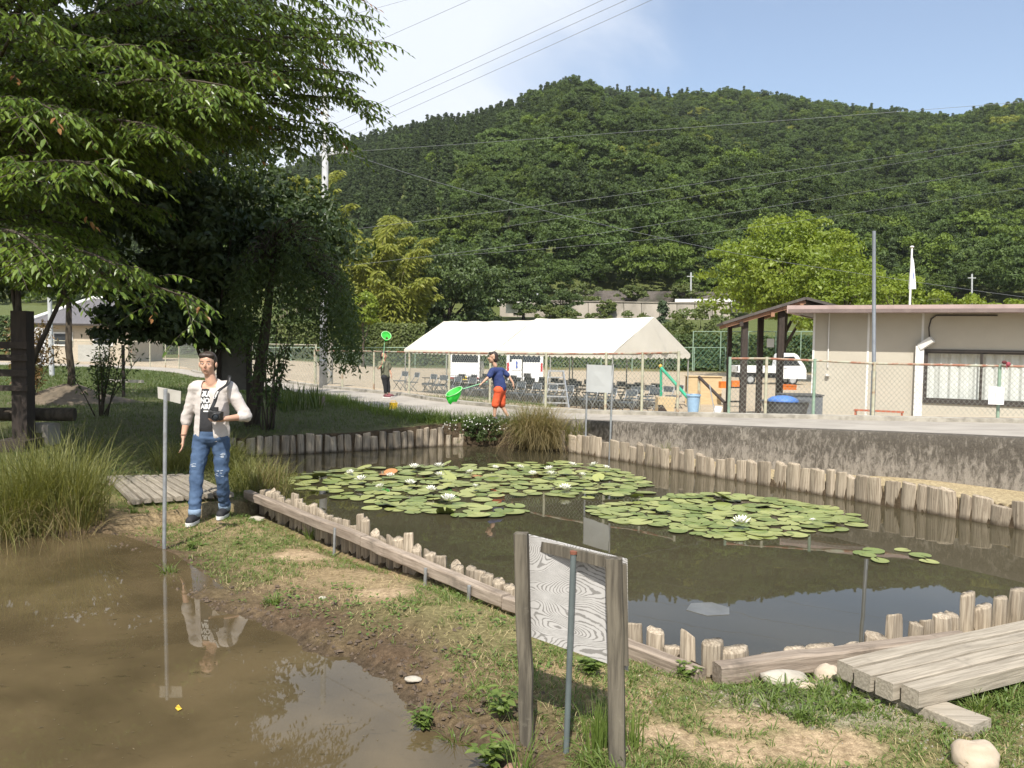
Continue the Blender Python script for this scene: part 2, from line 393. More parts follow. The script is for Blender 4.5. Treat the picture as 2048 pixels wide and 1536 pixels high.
onbank = (fy_ < 16.5) & (DN <= DF)
gzv = gzv + np.where(onbank & (S1 > 0.02) & (S2 > 0.05) & (SR > 0.2), 0.030 * (fbm(fx_ * 6, fy_ * 6, 41, 4) - 0.5) + 0.055 * sstep(0.8, 0.1, S1) * (fbm(fx_ * 9, fy_ * 9, 43, 3) - 0.5), 0)
# soil kinds: r = bare sandy yard, g = lawn, b = wet mud, a = dry bank ; stored as one colour
dry1, dry2 = np.array([.37, .285, .165]), np.array([.24, .175, .10])
nA = fbm(fx_ * 1.1, fy_ * 1.1, 51, 4)[:, None]; nB = fbm(fx_ * 3.5, fy_ * 3.5, 57, 3)[:, None]
c = dry1 * nA + dry2 * (1 - nA)
grn = sstep(0.50, 0.62, fbm(fx_ * 0.8 + 5, fy_ * 0.8, 61, 3))[:, None]
c = c * (1 - 0.55 * grn) + np.array([.12, .14, .045]) * 0.55 * grn
mud = (sstep(0.85, 0.12, S1) * (0.5 + 0.75 * nB[:, 0]))[:, None].clip(0, 1)
c = c * (1 - mud) + np.array([.105, .072, .044]) * mud
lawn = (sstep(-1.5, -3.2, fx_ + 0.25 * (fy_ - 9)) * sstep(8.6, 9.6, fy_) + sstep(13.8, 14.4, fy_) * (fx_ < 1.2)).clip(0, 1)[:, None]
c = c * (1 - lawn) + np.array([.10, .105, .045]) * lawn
grav = (sstep(0.55, 0.15, np.hypot((fx_ - 1.62) / 1.4, fy_ - 4.15)))[:, None]
c = c * (1 - grav) + np.array([.36, .33, .28]) * grav
bare = np.zeros(len(fx_))
for bx_, by_, br_ in BARE: bare = np.maximum(bare, sstep(br_ * 1.15, br_ * .55, np.hypot((fx_ - bx_) / 1.5, fy_ - by_) + .10 * (fbm(fx_ * 6, fy_ * 6, 47, 3) - .5)))
bare = bare[:, None]; c = c * (1 - bare) + np.array([.40, .30, .19]) * bare
ledge = ((DN < 1.6) & (fx_ > 1.0) & onbank)[:, None] * 1.0
c = c * (1 - ledge) + np.array([.40, .325, .20]) * ledge
yardm = (((DF < DN) | (fy_ > 56)) & (fy_ < 69))[:, None] * 1.0
c = c * (1 - yardm) + (np.array([.43, .36, .27]) + 0.05 * (nA - .5)) * yardm
far = sstep(69, 71, fy_)[:, None]
c = c * (1 - far) + np.array([.10, .12, .04]) * far
ws = (((S1 < 0.03) | (S2 < 0.03)) & (fy_ < 17))[:, None] * 1.0
c = c * (1 - ws) + np.array([.075, .055, .035]) * ws
nxg, nyg = len(gx), len(gy)
ii, jj = np.meshgrid(np.arange(nxg - 1), np.arange(nyg - 1)); q = (jj * nxg + ii).ravel()
me = mesh_of('ground', np.stack([fx_, fy_, gzv], 1), [np.stack([q, q + 1, q + nxg + 1, q + nxg], 1)], True)
ca = me.attributes.new('soil', 'FLOAT_COLOR', 'POINT'); ca.data.foreach_set('color', np.concatenate([c, np.ones((len(c), 1))], 1).astype(np.float32).ravel())
m_ground, t, p = _nodes('soil')
ga = t.nodes.new('ShaderNodeAttribute'); ga.attribute_name = 'soil'
co = t.nodes.new('ShaderNodeTexCoord')
f1 = noise(t, 26, 6, 0.7, co.outputs['Object']); f2 = noise(t, 140, 3, 0.7, co.outputs['Object']); f3 = noise(t, 0.35, 5, 0.6, co.outputs['Object'])
col = mix_rgb(t, 1.0, ga.outputs['Color'], mix_rgb(t, ramp(t, f1, 0.3, 0.7), (.62, .60, .56), (1.3, 1.3, 1.3)), 'MULTIPLY')
col = mix_rgb(t, 1.0, col, mix_rgb(t, ramp(t, f2, 0.35, 0.7), (.75, .74, .72), (1.25, 1.25, 1.25)), 'MULTIPLY')
col = mix_rgb(t, 1.0, col, mix_rgb(t, f3, (.85, .85, .85), (1.15, 1.15, 1.15)), 'MULTIPLY')
t.links.new(col, p.inputs['Base Color']); p.inputs['Roughness'].default_value = 0.9; p.inputs['Specular IOR Level'].default_value = 0.15
hsum = N(t, 'ShaderNodeMath', _operation='ADD'); t.links.new(f1, hsum.inputs[0]); t.links.new(f2, hsum.inputs[1]); bump(t, p, hsum.outputs[0], 0.55, 0.012)
o = obj('ground', me, m_ground); tag(o, 'bare earth bank, shaded lawn and sandy school yard', kind='structure')

# ------------------------------------------------------------------ water
def water_mat(name, a, b, scale, rough, bstr, fleck=None):
    m, t, p = _nodes(name)
    co = t.nodes.new('ShaderNodeTexCoord'); v = co.outputs['Object']
    col = mix_rgb(t, ramp(t, noise(t, scale, 6, 0.6, v, 0.6), 0.35, 0.68), a, b)
    if fleck:
        mp = t.nodes.new('ShaderNodeMapping'); mp.inputs['Rotation'].default_value = (0, 0, 0.5); mp.inputs['Scale'].default_value = (1, 2.6, 1); t.links.new(v, mp.inputs[0])
        col = mix_rgb(t, ramp(t, noise(t, 7.0, 5, 0.7, mp.outputs[0], 0.8), 0.60, 0.70, 0.0, 0.55), col, fleck)
        col = mix_rgb(t, ramp(t, noise(t, 1.3, 3, 0.5, v), 0.42, 0.66, 0.0, 0.6), col, tuple(x * 0.6 for x in b))
    t.links.new(col, p.inputs['Base Color']); p.inputs['Roughness'].default_value = rough; p.inputs['IOR'].default_value = 1.333; p.inputs['Specular IOR Level'].default_value = 0.5
    bump(t, p, noise(t, 1.6, 2, 0.4, v, 0.3), bstr, 0.02)
    return m
def water_sheet(name, poly, z, mat, label):
    me = bpy.data.meshes.new(name); bm = bmesh.new()
    bm.faces.new([bm.verts.new((x, y, z)) for (x, y) in poly]); bmesh.ops.triangulate(bm, faces=bm.faces[:]); bm.normal_update()
    for f in bm.faces:
        if f.normal.z < 0: f.normal_flip()
    bm.to_mesh(me); bm.free()
    return tag(obj(name, me, mat), label, kind='structure')
def grow(poly, d):
    c = np.mean(poly, axis=0); return [tuple(np.asarray(q_) + (np.asarray(q_) - c) / np.linalg.norm(np.asarray(q_) - c) * d) for q_ in poly]
water_sheet('muddy_water', grow(POND1, 0.35), W1Z, water_mat('muddy_water', (.118, .088, .046), (.082, .062, .032), 0.9, 0.015, 0.035, (.030, .026, .013)), 'shallow brown muddy paddy water in front of the bank')
water_sheet('pond_water', grow(POND2, 0.04), W2Z, water_mat('pond_water', (.062, .053, .031), (.046, .040, .023), 0.5, 0.012, 0.05), 'dark still water of the lily pond')

# ------------------------------------------------------------------ road and kerb
m_conc_road = M('worn_concrete', (.38, .345, .295), (.30, .27, .23), 1.2, 0.85, 0.15, dirt=(.24, .21, .175), dscale=0.9, dlo=0.52, dhi=0.8)
mb = MB(); n = len(RN)
rows = [RN + (RF - RN) * k / 6.0 for k in range(7)]
V = np.stack(rows, 1).reshape(-1, 3); V[:, 2] += 0.02 * (fbm(V[:, 0], V[:, 1], 71, 2) - 0.5)
i_, j_ = np.meshgrid(np.arange(n - 1), np.arange(6), indexing='ij'); q = (i_ * 7 + j_).ravel()
mb.add(V, np.stack([q, q + 7, q + 8, q + 1], 1))
o = obj('road', mb.mesh('road', smooth=True), m_conc_road); tag(o, 'narrow pale concrete lane curving round the pond', kind='structure')
# low concrete footing under the fence
m_kerb = M('kerb_concrete', (.40, .37, .31), (.26, .24, .20), 6, 0.9, 0.3, dirt=(.12, .11, .09), dscale=3)
mb = MB(); K = RF[14:100]
nrm = np.gradient(K[:, :2], axis=0); nrm = np.stack([-nrm[:, 1], nrm[:, 0]], 1); nrm /= np.linalg.norm(nrm, axis=1)[:, None]
if nrm[10, 1] < 0: nrm = -nrm
prof = [(-.06, -.25), (-.06, .07), (.08, .08), (.08, -.25)]
V = np.concatenate([np.stack([K[:, 0] + nrm[:, 0] * a, K[:, 1] + nrm[:, 1] * a, K[:, 2] + b], 1)[:, None, :] for a, b in prof], 1).reshape(-1, 3)
m_ = len(K); i_, j_ = np.meshgrid(np.arange(m_ - 1), np.arange(3), indexing='ij'); q = (i_ * 4 + j_).ravel()
mb.add(V, np.stack([q, q + 1, q + 5, q + 4], 1))
o = obj('kerb', mb.mesh('kerb'), m_kerb); tag(o, 'low stained concrete footing along the yard fence', kind='structure')

# retaining wall beside the pond: dark weathered crust above, pale flaked concrete below
m_wall, t, p = _nodes('weathered_wall')
co = t.nodes.new('ShaderNodeTexCoord'); v = co.outputs['Object']
mp = t.nodes.new('ShaderNodeMapping'); mp.inputs['Scale'].default_value = (1, 1, .45); t.links.new(v, mp.inputs[0])
g1 = noise(t, 17, 9, 0.8, mp.outputs[0], 0.5); g2 = noise(t, 1.6, 5, 0.65, v, 0.4); g3 = noise(t, 60, 3, 0.7, v)
sx_ = N(t, 'ShaderNodeSeparateXYZ'); t.links.new(v, sx_.inputs[0])
hgt = N(t, 'ShaderNodeMath', _operation='MULTIPLY_ADD'); t.links.new(sx_.outputs[2], hgt.inputs[0]); hgt.inputs[1].default_value = 0.24; hgt.inputs[2].default_value = -0.10
s_ = N(t, 'ShaderNodeMath', _operation='ADD'); t.links.new(g1, s_.inputs[0]); t.links.new(hgt.outputs[0], s_.inputs[1])
s2_ = N(t, 'ShaderNodeMath', _operation='MULTIPLY_ADD'); t.links.new(g2, s2_.inputs[0]); s2_.inputs[1].default_value = 0.35; t.links.new(s_.outputs[0], s2_.inputs[2])
col = mix_rgb(t, ramp(t, s2_.outputs[0], 0.58, 0.80), (.34, .305, .26), (.105, .093, .078))
col = mix_rgb(t, ramp(t, g3, 0.4, 0.75, 0.0, 0.5), col, (.20, .175, .14))
t.links.new(col, p.inputs['Base Color']); p.inputs['Roughness'].default_value = 0.95; p.inputs['Specular IOR Level'].default_value = 0.1; bump(t, p, s2_.outputs[0], 0.9, 0.03)
WALL = RN[0:36]            # (13,3.2) .. (1,15.7)
nrm = np.gradient(WALL[:, :2], axis=0); nrm = np.stack([nrm[:, 1], -nrm[:, 0]], 1); nrm /= np.linalg.norm(nrm, axis=1)[:, None]
if np.dot(nrm[10], [-1, -1]) < 0: nrm = -nrm
prof = [(.10, -.6), (.07, 0.0), (.035, -.02), (-.0, .012), (-.26, .015)]    # offset towards the pond, height (top rows relative to the road)
m_ = len(WALL); V = []
sub_ = 8
WL = np.array([np.interp(np.linspace(0, m_ - 1, m_ * 4), np.arange(m_), WALL[:, k]) for k in range(3)]).T
NL = np.array([np.interp(np.linspace(0, m_ - 1, m_ * 4), np.arange(m_), nrm[:, k]) for k in range(2)]).T
m_ = len(WL)
hs = np.linspace(0, 1, 9)
for k, hh in enumerate(hs):
    z = -0.35 + (WL[:, 2] - 0.015 + 0.35) * hh
    off = 0.10 - 0.06 * hh + 0.02 * (fbm(np.arange(m_) * 0.4, z * 6, 81, 3) - 0.5)
    V.append(np.stack([WL[:, 0] + NL[:, 0] * off, WL[:, 1] + NL[:, 1] * off, z], 1))
V.append(np.stack([WL[:, 0] + NL[:, 0] * 0.02, WL[:, 1] + NL[:, 1] * 0.02, WL[:, 2] + 0.014], 1))
V.append(np.stack([WL[:, 0] - NL[:, 0] * 0.24, WL[:, 1] - NL[:, 1] * 0.24, WL[:, 2] + 0.016], 1))
V.append(np.stack([WL[:, 0] - NL[:, 0] * 0.24, WL[:, 1] - NL[:, 1] * 0.24, WL[:, 2] - 0.3], 1))
kk = len(V); V = np.stack(V, 1).reshape(-1, 3)
i_, j_ = np.meshgrid(np.arange(m_ - 1), np.arange(kk - 1), indexing='ij'); q = (i_ * kk + j_).ravel()
mb = MB(); mb.add(V, np.stack([q, q + kk, q + kk + 1, q + 1], 1))
solo('retaining_wall', mb, m_wall, 'low concrete retaining wall with dark flaking crust holding up the lane', 'wall', smooth=40)
# ================================================================== TIMBER ROUND THE POND
m_stake = M('stake_wood', (.44, .37, .28), (.23, .185, .135), 3.2, 0.88, 0.45, stretch=(5, 3, .5), rnd=0.22, dirt=(.10, .085, .06), dscale=5, dlo=0.55, dhi=0.78, spec=0.2)
m_rail = M('rail_wood', (.36, .295, .235), (.22, .175, .135), 3.0, 0.85, 0.35, stretch=(1.0, 20, 20), rnd=0.12, dirt=(.14, .115, .09), dscale=4, spec=0.2)
m_deck = M('deck_wood', (.365, .32, .255), (.24, .208, .163), 3.0, 0.85, 0.3, stretch=(1.2, 26, 26), rnd=0.16, dirt=(.12, .105, .085), dscale=4.5, dlo=0.56, dhi=0.8, spec=0.2)
t = m_stake.node_tree; p = t.nodes['Principled BSDF']; src = p.inputs['Base Color'].links[0].from_socket
geo = t.nodes.new('ShaderNodeNewGeometry'); sz_ = N(t, 'ShaderNodeSeparateXYZ'); t.links.new(geo.outputs['Position'], sz_.inputs[0])
wn_ = noise(t, 9, 4, .6, geo.outputs['Position']); wz_ = N(t, 'ShaderNodeMath', _operation='MULTIPLY_ADD'); t.links.new(wn_, wz_.inputs[0]); wz_.inputs[1].default_value = .10; t.links.new(sz_.outputs[2], wz_.inputs[2])
t.links.new(mix_rgb(t, ramp(t, wz_.outputs[0], W2Z + .12, W2Z + .03), src, (.055, .040, .026)), p.inputs['Base Color'])      # slime left at the waterline
def stake_mesh(k):
    """split-log stake, unit width/height: flat-ish back, rounded front, chipped top"""
    r = np.random.default_rng(100 + k); n = 11
    th = np.linspace(0, 2 * pi, n, endpoint=False)
    cx = np.cos(th) * 0.5; cyy = np.where(np.sin(th) < 0, np.sin(th) * 0.42, np.sin(th) * 0.20)
    j = 1 + r.uniform(-.07, .07, n)
    sl = r.uniform(-.035, .035); sl2 = r.uniform(-.03, .03); tp = r.uniform(.9, 1.02)
    rows = []
    for (h, s) in ((0, 1.0), (0.35, 0.99), (0.7, .97), (0.93, tp), (0.985, tp * .97), (1.0, tp * .88)):
        w_ = 1 + r.uniform(-.025, .025, n)
        z = np.full(n, h) + (h > 0.9) * (sl * np.cos(th) + sl2 * np.sin(th) + r.uniform(-.008, .008, n))
        rows.append(np.stack([cx * j * s * w_, cyy * j * s * w_, z], 1))
    mb = MB(); V = np.concatenate(rows); m = len(rows)
    i_, j_ = np.meshgrid(np.arange(m - 1), np.arange(n), indexing='ij')
    F = np.stack([i_ * n + j_, i_ * n + (j_ + 1) % n, (i_ + 1) * n + (j_ + 1) % n, (i_ + 1) * n + j_], -1).reshape(-1, 4)
    mb.add(V, F); c0 = mb.n; mb.add([[0, -.05, 1.0 + r.uniform(-.01, .01)]], []); mb.F[3].append(np.array([((m - 1) * n + a, (m - 1) * n + (a + 1) % n, c0) for a in range(n)]))
    return mb.mesh('stake', smooth=38)
STAKES = [stake_mesh(k) for k in range(9)]
for s_ in STAKES: s_.materials.append(m_stake)
def palisade(label, pts, wr, top, bottom, seed, gap=0.012, tall=0.0, lean=0.035, depth=.125):
    """stakes side by side along a polyline; top(s) gives the top height along it"""
    r = random.Random(seed); P = np.array(pts, float)
    L = np.r_[0, np.cumsum(np.linalg.norm(np.diff(P, axis=0), axis=1))]
    root = thing('log_palisade', label, 'palisade', (P[0][0], P[0][1], bottom), group='timber edging of the lily pond')
    s = 0.0; spots = []
    while s < L[-1]:
        w_ = r.uniform(*wr); c = s + w_ / 2
        x = np.interp(c, L, P[:, 0]); y = np.interp(c, L, P[:, 1]); i = min(np.searchsorted(L, c), len(P) - 1); i = max(i, 1)
        d = P[i] - P[i - 1]; a = math.atan2(d[1], d[0])
        t_ = top(c / L[-1]) + r.gauss(0, 0.017) + (r.uniform(0.05, tall) if tall and r.random() < 0.16 else 0)
        if r.random() < 0.07: t_ -= r.uniform(.04, .09)
        o = bpy.data.objects.new('stake', STAKES[r.randrange(9)]); COL.objects.link(o); o.parent = root
        o.location = (x - P[0][0] + r.uniform(-.012, .012), y - P[0][1] + r.uniform(-.012, .012), 0)
        flip = pi if r.random() < 0.0 else 0
        o.rotation_euler = (r.gauss(0, lean * .6), r.gauss(0, lean), a + flip + r.gauss(0, 0.06))
        o.scale = (w_, depth * r.uniform(.8, 1.2), t_ - bottom)
        spots.append((x, y, t_)); s += w_ + (max(0.0, r.gauss(gap, gap * .6)) if gap > 0 else r.uniform(gap * 2, .004))
    return root, spots
# far bank, left of the reeds (run direction chosen so that the round face looks at the water)
palisade('weathered log palisade between the shaded lawn and the far water', [(-4.75, 13.8), (-3.0, 14.72), (-1.42, 15.68), (-0.95, 15.82)], (.10, .16), lambda s: 0.035 + 0.035 * s + .015 * sin(s * 9) - (0.14 if s > .93 else 0), -0.45, 1)
palisade('long log palisade below the dark retaining wall', [(0.85, 15.4), (1.03, 15.2), (3.3, 12.2), (5.55, 9.23), (7.1, 7.1)], (.13, .24), lambda s: 0.065 + 0.015 * sin(s * 14) - 0.01 * s, -0.5, 2, gap=-0.006, tall=0.045, depth=.095)
nearA, spA = palisade('short log palisade behind the long rail beside the grassy bank', [(-2.70, 9.22), (-1.3, 7.40), (0.05, 5.66), (1.02, 4.62)], (.085, .135), lambda s: 0.07, -0.5, 3, gap=0.010, tall=0.11)
nearB, spB = palisade('uneven log palisade between the stones and the plank bridge', [(1.05, 4.52), (2.12, 4.80), (2.62, 5.05), (3.4, 5.55), (5.4, 6.52)], (.11, .18), lambda s: 0.03 + (0.065 if s > .22 else 0) + 0.02 * sin(s * 40), -0.5, 4, gap=0.012, tall=0.06)
def plank(L, w_, h, seed, bev=0.006, seg=7, bow=0.006):
    """sawn plank along +x from 0..L, centred in y, top at z = 0, chamfered and slightly bowed"""
    r = np.random.default_rng(seed); mb = MB()
    xs = np.linspace(0, L, seg); V = []
    for i, x in enumerate(xs):
        dy_ = r.normal(0, bow * .5); dz_ = r.normal(0, bow * .5); ww = w_ / 2 * (1 + r.normal(0, .01)); b = bev
        V += [(x, a + dy_, c + dz_) for a, c in ((-ww + b, -h), (ww - b, -h), (ww, -h + b), (ww, -b), (ww - b, 0), (-ww + b, 0), (-ww, -b), (-ww, -h + b))]
    F = [(i * 8 + j, (i + 1) * 8 + j, (i + 1) * 8 + (j + 1) % 8, i * 8 + (j + 1) % 8) for i in range(seg - 1) for j in range(8)]
    F += [tuple(range(8)), tuple(range((seg - 1) * 8 + 7, (seg - 1) * 8 - 1, -1))]
    return mb.add(V, F)
def lay(mb, a, b, roll=0.0):
    """move a plank so that its x axis runs from a to b"""
    a = Vector(a); b = Vector(b); d = (b - a).normalized()
    y = Vector((0, 0, 1)).cross(d).normalized(); z = d.cross(y)
    m = Matrix((d, y, z)).transposed().to_4x4(); m.translation = a
    return mb.xform(m @ Matrix.Rotation(roll, 4, 'X'))
# rails on the bank side
def rail(root, a, b, w_, h, seed):
    L = (Vector(b) - Vector(a)).length
    mb = plank(L, w_, h, seed, 0.010, 14, 0.005)
    o = obj('rail', mb.mesh('rail', smooth=False), m_rail, root)
    a = Vector(a); b = Vector(b); d = (b - a).normalized(); y = Vector((0, 0, 1)).cross(d).normalized(); z = d.cross(y)
    m = Matrix((d, y, z)).transposed().to_4x4(); m.translation = a - root.location
    o.matrix_basis = m; return o
rail(nearA, (-2.86, 9.2, 0.045), (-1.22, 7.10, 0.055), .085, .09, 11)
rail(nearA, (-1.215, 7.09, 0.05), (-0.02, 5.50, 0.05), .085, .09, 12)
rail(nearA, (-0.015, 5.49, 0.05), (1.02, 4.40, 0.00), .085, .09, 13)
rail(nearB, (1.09, 4.36, 0.045), (2.60, 4.78, 0.085), .10, .105, 14)
# thin iron pins holding the rail
m_iron = M('galvanised', (.42, .44, .45), (.33, .34, .35), 20, 0.45, 0.0, metal=0.6, dirt=(.22, .18, .14), dscale=6)
for (x, y) in ((-0.28, 5.72), (-0.62, 6.15), (0.33, 5.02), (-1.55, 7.43)):
    part(nearA, 'iron_pin', MB().cyl((x, y, -.3), (x + .01, y, .04), .013, 8), m_iron, 60)

# plank bridge on the right, heavy planks on a cross beam
def planked(name, label, cat, corners, n, th, seed, mat, ov=0.05, group=None):
    """corners a,b (start edge) and c,d (end edge); planks run a->d"""
    a, b, c, d = [Vector(k) for k in corners]; root = thing(name, label, cat, (a + b + c + d) / 4 - Vector((0, 0, th)), group=group)
    r = random.Random(seed)
    for i in range(n):
        f = (i + .5) / n; s0 = a.lerp(b, f); s1 = d.lerp(c, f); w_ = (a.lerp(b, (i + 1) / n) - a.lerp(b, i / n)).length
        dd = (s1 - s0).normalized(); s0 = s0 - dd * r.uniform(-.6, 1) * ov; s1 = s1 + dd * r.uniform(-.6, 1) * ov
        s0.z += r.uniform(-.005, .005); s1.z += r.uniform(-.005, .005)
        side = Vector((0, 0, 1)).cross(dd); perp = abs((b - a).normalized().dot(side))
        o = obj('plank', plank((s1 - s0).length, w_ * perp - .012 - r.random() * .008, th, seed * 31 + i, 0.004, 8, 0.003).mesh('plank'), mat, root)
        y = Vector((0, 0, 1)).cross(dd).normalized(); z = dd.cross(y); m = Matrix((dd, y, z)).transposed().to_4x4(); m.translation = s0 - root.location; o.matrix_basis = m
    return root
A = gnd(1676, 1318, .13); Bq = gnd(1850, 1382, .13)
dirp = Vector(gnd(2040, 1240, .13) - A); dirp.z = 0; dirp.normalize()
Av, Bv = Vector(A), Vector(Bq)
br = planked('plank_bridge', 'heavy grey plank bridge beside the stones in the near corner', 'bridge', (Av, Bv, Bv + dirp * 2.6, Av + dirp * 2.6), 4, .085, 5, m_deck)
e = (Bv - Av).normalized()
pb = plank((Bv - Av).length + .22, .16, .07, 77, .006); lay(pb, Av - e * .02 + dirp * .10 + Vector((0, 0, -.088)), Bv + e * .2 + dirp * .10 + Vector((0, 0, -.088)))
part(br, 'bearer', pb, m_deck)
pb = plank((Bv - Av).length + .1, .12, .09, 78, .006); lay(pb, Av + dirp * 2.3 + Vector((0, 0, -.088)), Bv + dirp * 2.3 + Vector((0, 0, -.088)))
part(br, 'bearer', pb, m_deck)
# plank bridge behind the person
Dk = [gnd(u_, v_, .07) for u_, v_ in ((212, 952), (385, 948), (470, 985), (262, 1000))]
dk = planked('plank_deck', 'pale plank footbridge behind the walking person and the sedge clump', 'bridge', (Dk[0], Dk[1], Dk[2], Dk[3]), 10, .045, 6, m_deck, 0.02)
for f0, f1 in ((.12, .12), (.88, .88)):
    a_ = Vector(Dk[0]).lerp(Vector(Dk[3]), f0); b_ = Vector(Dk[1]).lerp(Vector(Dk[2]), f1)
    part(dk, 'bearer', MB().beam(a_ - Vector((0, 0, .10)), b_ - Vector((0, 0, .10)), .10, .10), m_rail)
# ================================================================== TREES AND THE WOODED HILL
def unit(a): return a / (np.linalg.norm(a, axis=-1, keepdims=True) + 1e-12)
def leaf_quads(P, D, Nn, L, Wd, fold=0.25, six=False):
    """pointed leaves: P base, D direction, Nn face normal; 4 points each (8 with six: rounder, folded on the midrib)"""
    D = unit(D); S = unit(np.cross(D, Nn)); Nn = np.cross(S, D)
    L = np.asarray(L)[:, None]; Wd = np.asarray(Wd)[:, None]; n = len(P)
    if not six:
        V = np.stack([P, P + D * L * .45 + S * Wd * .5 + Nn * Wd * fold, P + D * L, P + D * L * .45 - S * Wd * .5 + Nn * Wd * fold], 1)
        b = np.arange(n)[:, None] * 4
        F = np.concatenate([b + [0, 1, 2], b + [0, 2, 3]], 0)
        return V.reshape(-1, 3), F, 4
    dr = -0.10 * L * np.array([0, 0, 1.0])
    V = np.stack([P, P + D * L * .30 + S * Wd * .46 + Nn * Wd * fold, P + D * L * .62 + S * Wd * .40 + Nn * Wd * fold + dr * .4, P + D * L + dr * 1.2,
                  P + D * L * .62 - S * Wd * .40 + Nn * Wd * fold + dr * .4, P + D * L * .30 - S * Wd * .46 + Nn * Wd * fold, P + D * L * .5 + dr * .3], 1)
    b = np.arange(n)[:, None] * 7
    F = np.concatenate([b + [0, 1, 6], b + [1, 2, 6], b + [2, 3, 6], b + [3, 4, 6], b + [4, 5, 6], b + [5, 0, 6]], 0)
    return V.reshape(-1, 3), F, 7
def leaf_mesh(name, P, D, Nn, L, Wd, tone, fold=0.25, six=False):
    V, F, k = leaf_quads(P, D, Nn, L, Wd, fold, six)
    me = mesh_of(name, V, [F], False); set_tone(me, np.repeat(tone, k)); return me
def rand_dirs(r, n):
    v = r.normal(size=(n, 3)); return unit(v)
def clump_crown(seed, nclump, per, rad, clump, leaf, shape='round', fill=0.35, flat=0.75, droop=0.15, up=0.0):
    """crown of leafy clumps spread through an uneven volume, centred on 0"""
    r = np.random.default_rng(seed)
    d = rand_dirs(r, nclump); q = r.uniform(fill, 1.0, nclump) ** 0.6
    if shape == 'cone':
        h = r.uniform(0, 1, nclump) ** 1.15; a = r.uniform(0, 2 * pi, nclump); w_ = (1 - h) * 0.92 + .06
        C = np.stack([np.cos(a) * w_ * q, np.sin(a) * w_ * q, h * 2 - 1], 1)
    else:
        lump = 1 + 0.28 * np.sin(d[:, 0] * 3.1 + seed) * np.cos(d[:, 1] * 2.7 + seed * 2) + 0.18 * np.sin(d[:, 2] * 5 + seed)
        C = d * (q * lump)[:, None]
        C[:, 2] = np.where(C[:, 2] < -0.55, C[:, 2] * 0.75, C[:, 2])
    C = C * np.asarray(rad)
    cs = clump * r.uniform(.6, 1.3, nclump) * (1.0 if shape != 'cone' else 1)
    ld = rand_dirs(r, nclump * per); ld[:, 2] = np.abs(ld[:, 2]) * 0.9 - 0.15 + up
    ld = unit(ld)
    Cn = np.repeat(C, per, 0); Rr = np.repeat(cs, per)[:, None]
    P = Cn + ld * Rr * np.array([1, 1, flat]) * r.uniform(.55, 1.05, (len(ld), 1))
    Nn = unit(ld + r.normal(0, .45, ld.shape)); D = unit(np.cross(Nn, rand_dirs(r, len(ld)))); D[:, 2] -= droop; D = unit(D)
    L = leaf * r.uniform(.65, 1.35, len(ld)); tone = np.clip(np.repeat(r.uniform(0.1, .9, nclump), per) * .6 + r.uniform(0, .4, len(ld)), 0, .92)
    return P - D * L[:, None] * .5, D, Nn, L, L * r.uniform(.55, .85, len(ld)), tone
m_bark = M('bark', (.10, .082, .062), (.055, .045, .035), 9, 0.9, 0.6, stretch=(2, 2, .6), spec=0.15)
m_bark_l = M('pale_bark', (.22, .19, .15), (.12, .10, .08), 9, 0.9, 0.5, stretch=(2, 2, .6), spec=0.15)
def limbs(mb, base, C, rad, tr, nl, seed):
    r = np.random.default_rng(seed); base = np.asarray(base, float); C = np.asarray(C, float); rad = np.asarray(rad, float)
    top = C + np.array([0, 0, .35 * rad[2]])
    m = base + (top - base) * .5 + np.array([r.normal(0, .04), r.normal(0, .04), 0]) * np.linalg.norm(top - base)
    T = np.array([base + (1 - (1 - s) ** 1) * (m - base) * 2 * s * (1 - s) * 0 + (base * (1 - s) ** 2 + 2 * m * s * (1 - s) + top * s * s - base) for s in np.linspace(0, 1, 9)])
    mb.tube(T, np.linspace(tr, tr * .18, 9) * np.r_[1.35, 1.08, np.ones(7)], 8)
    for k in range(nl):
        s = r.uniform(.3, .85); p = T[int(s * 8)]; d = rand_dirs(r, 1)[0]; d[2] = abs(d[2]) * .6 + .15
        e_ = C + d * rad * r.uniform(.55, .85); mid = (p + e_) / 2 + np.array([0, 0, .08 * rad[2]])
        Q = [p * (1 - q) ** 2 + 2 * mid * q * (1 - q) + e_ * q * q for q in np.linspace(0, 1, 6)]
        mb.tube(Q, np.linspace(tr * (1 - s) * .7 + tr * .08, tr * .05, 6), 6)
def tree(name, label, base, C, rad, nclump, per, clump, leaf, mat, tr, seed, cat='tree', group=None, bark=None, nl=9, **kw):
    root = thing(name, label, cat, base, group=group)
    mb = MB(); limbs(mb, base, C, rad, tr, nl, seed); part(root, 'trunk', mb, bark or m_bark, True)
    P, D, Nn, L, Wd, tone = clump_crown(seed, nclump, per, rad, clump, leaf, **kw)
    me = leaf_mesh('crown', P + np.asarray(C) - np.asarray(base), D, Nn, L, Wd, tone)
    obj('crown', me, mat, root); return root

lm_hill = leaf_mat('hill_leaf', (.060, .098, .028), (.112, .160, .045), None, .3, .55, True, .25)
lm_cedar = leaf_mat('cedar_leaf', (.052, .080, .032), (.080, .112, .042), None, .2, .6, True, .2)
lm_cedar2 = leaf_mat('young_conifer_leaf', (.038, .062, .028), (.062, .092, .038), None, .12, .6)
lm_round = leaf_mat('round_tree_leaf', (.045, .075, .020), (.095, .135, .040), None, .25, .5)
lm_lime = leaf_mat('lime_leaf', (.130, .190, .020), (.235, .290, .040), None, .35, .45)
lm_bamb = leaf_mat('bamboo_leaf', (.165, .195, .030), (.30, .31, .06), None, .35, .5)
lm_shrub = leaf_mat('bank_shrub_leaf', (.075, .110, .028), (.165, .190, .060), None, .3, .5)

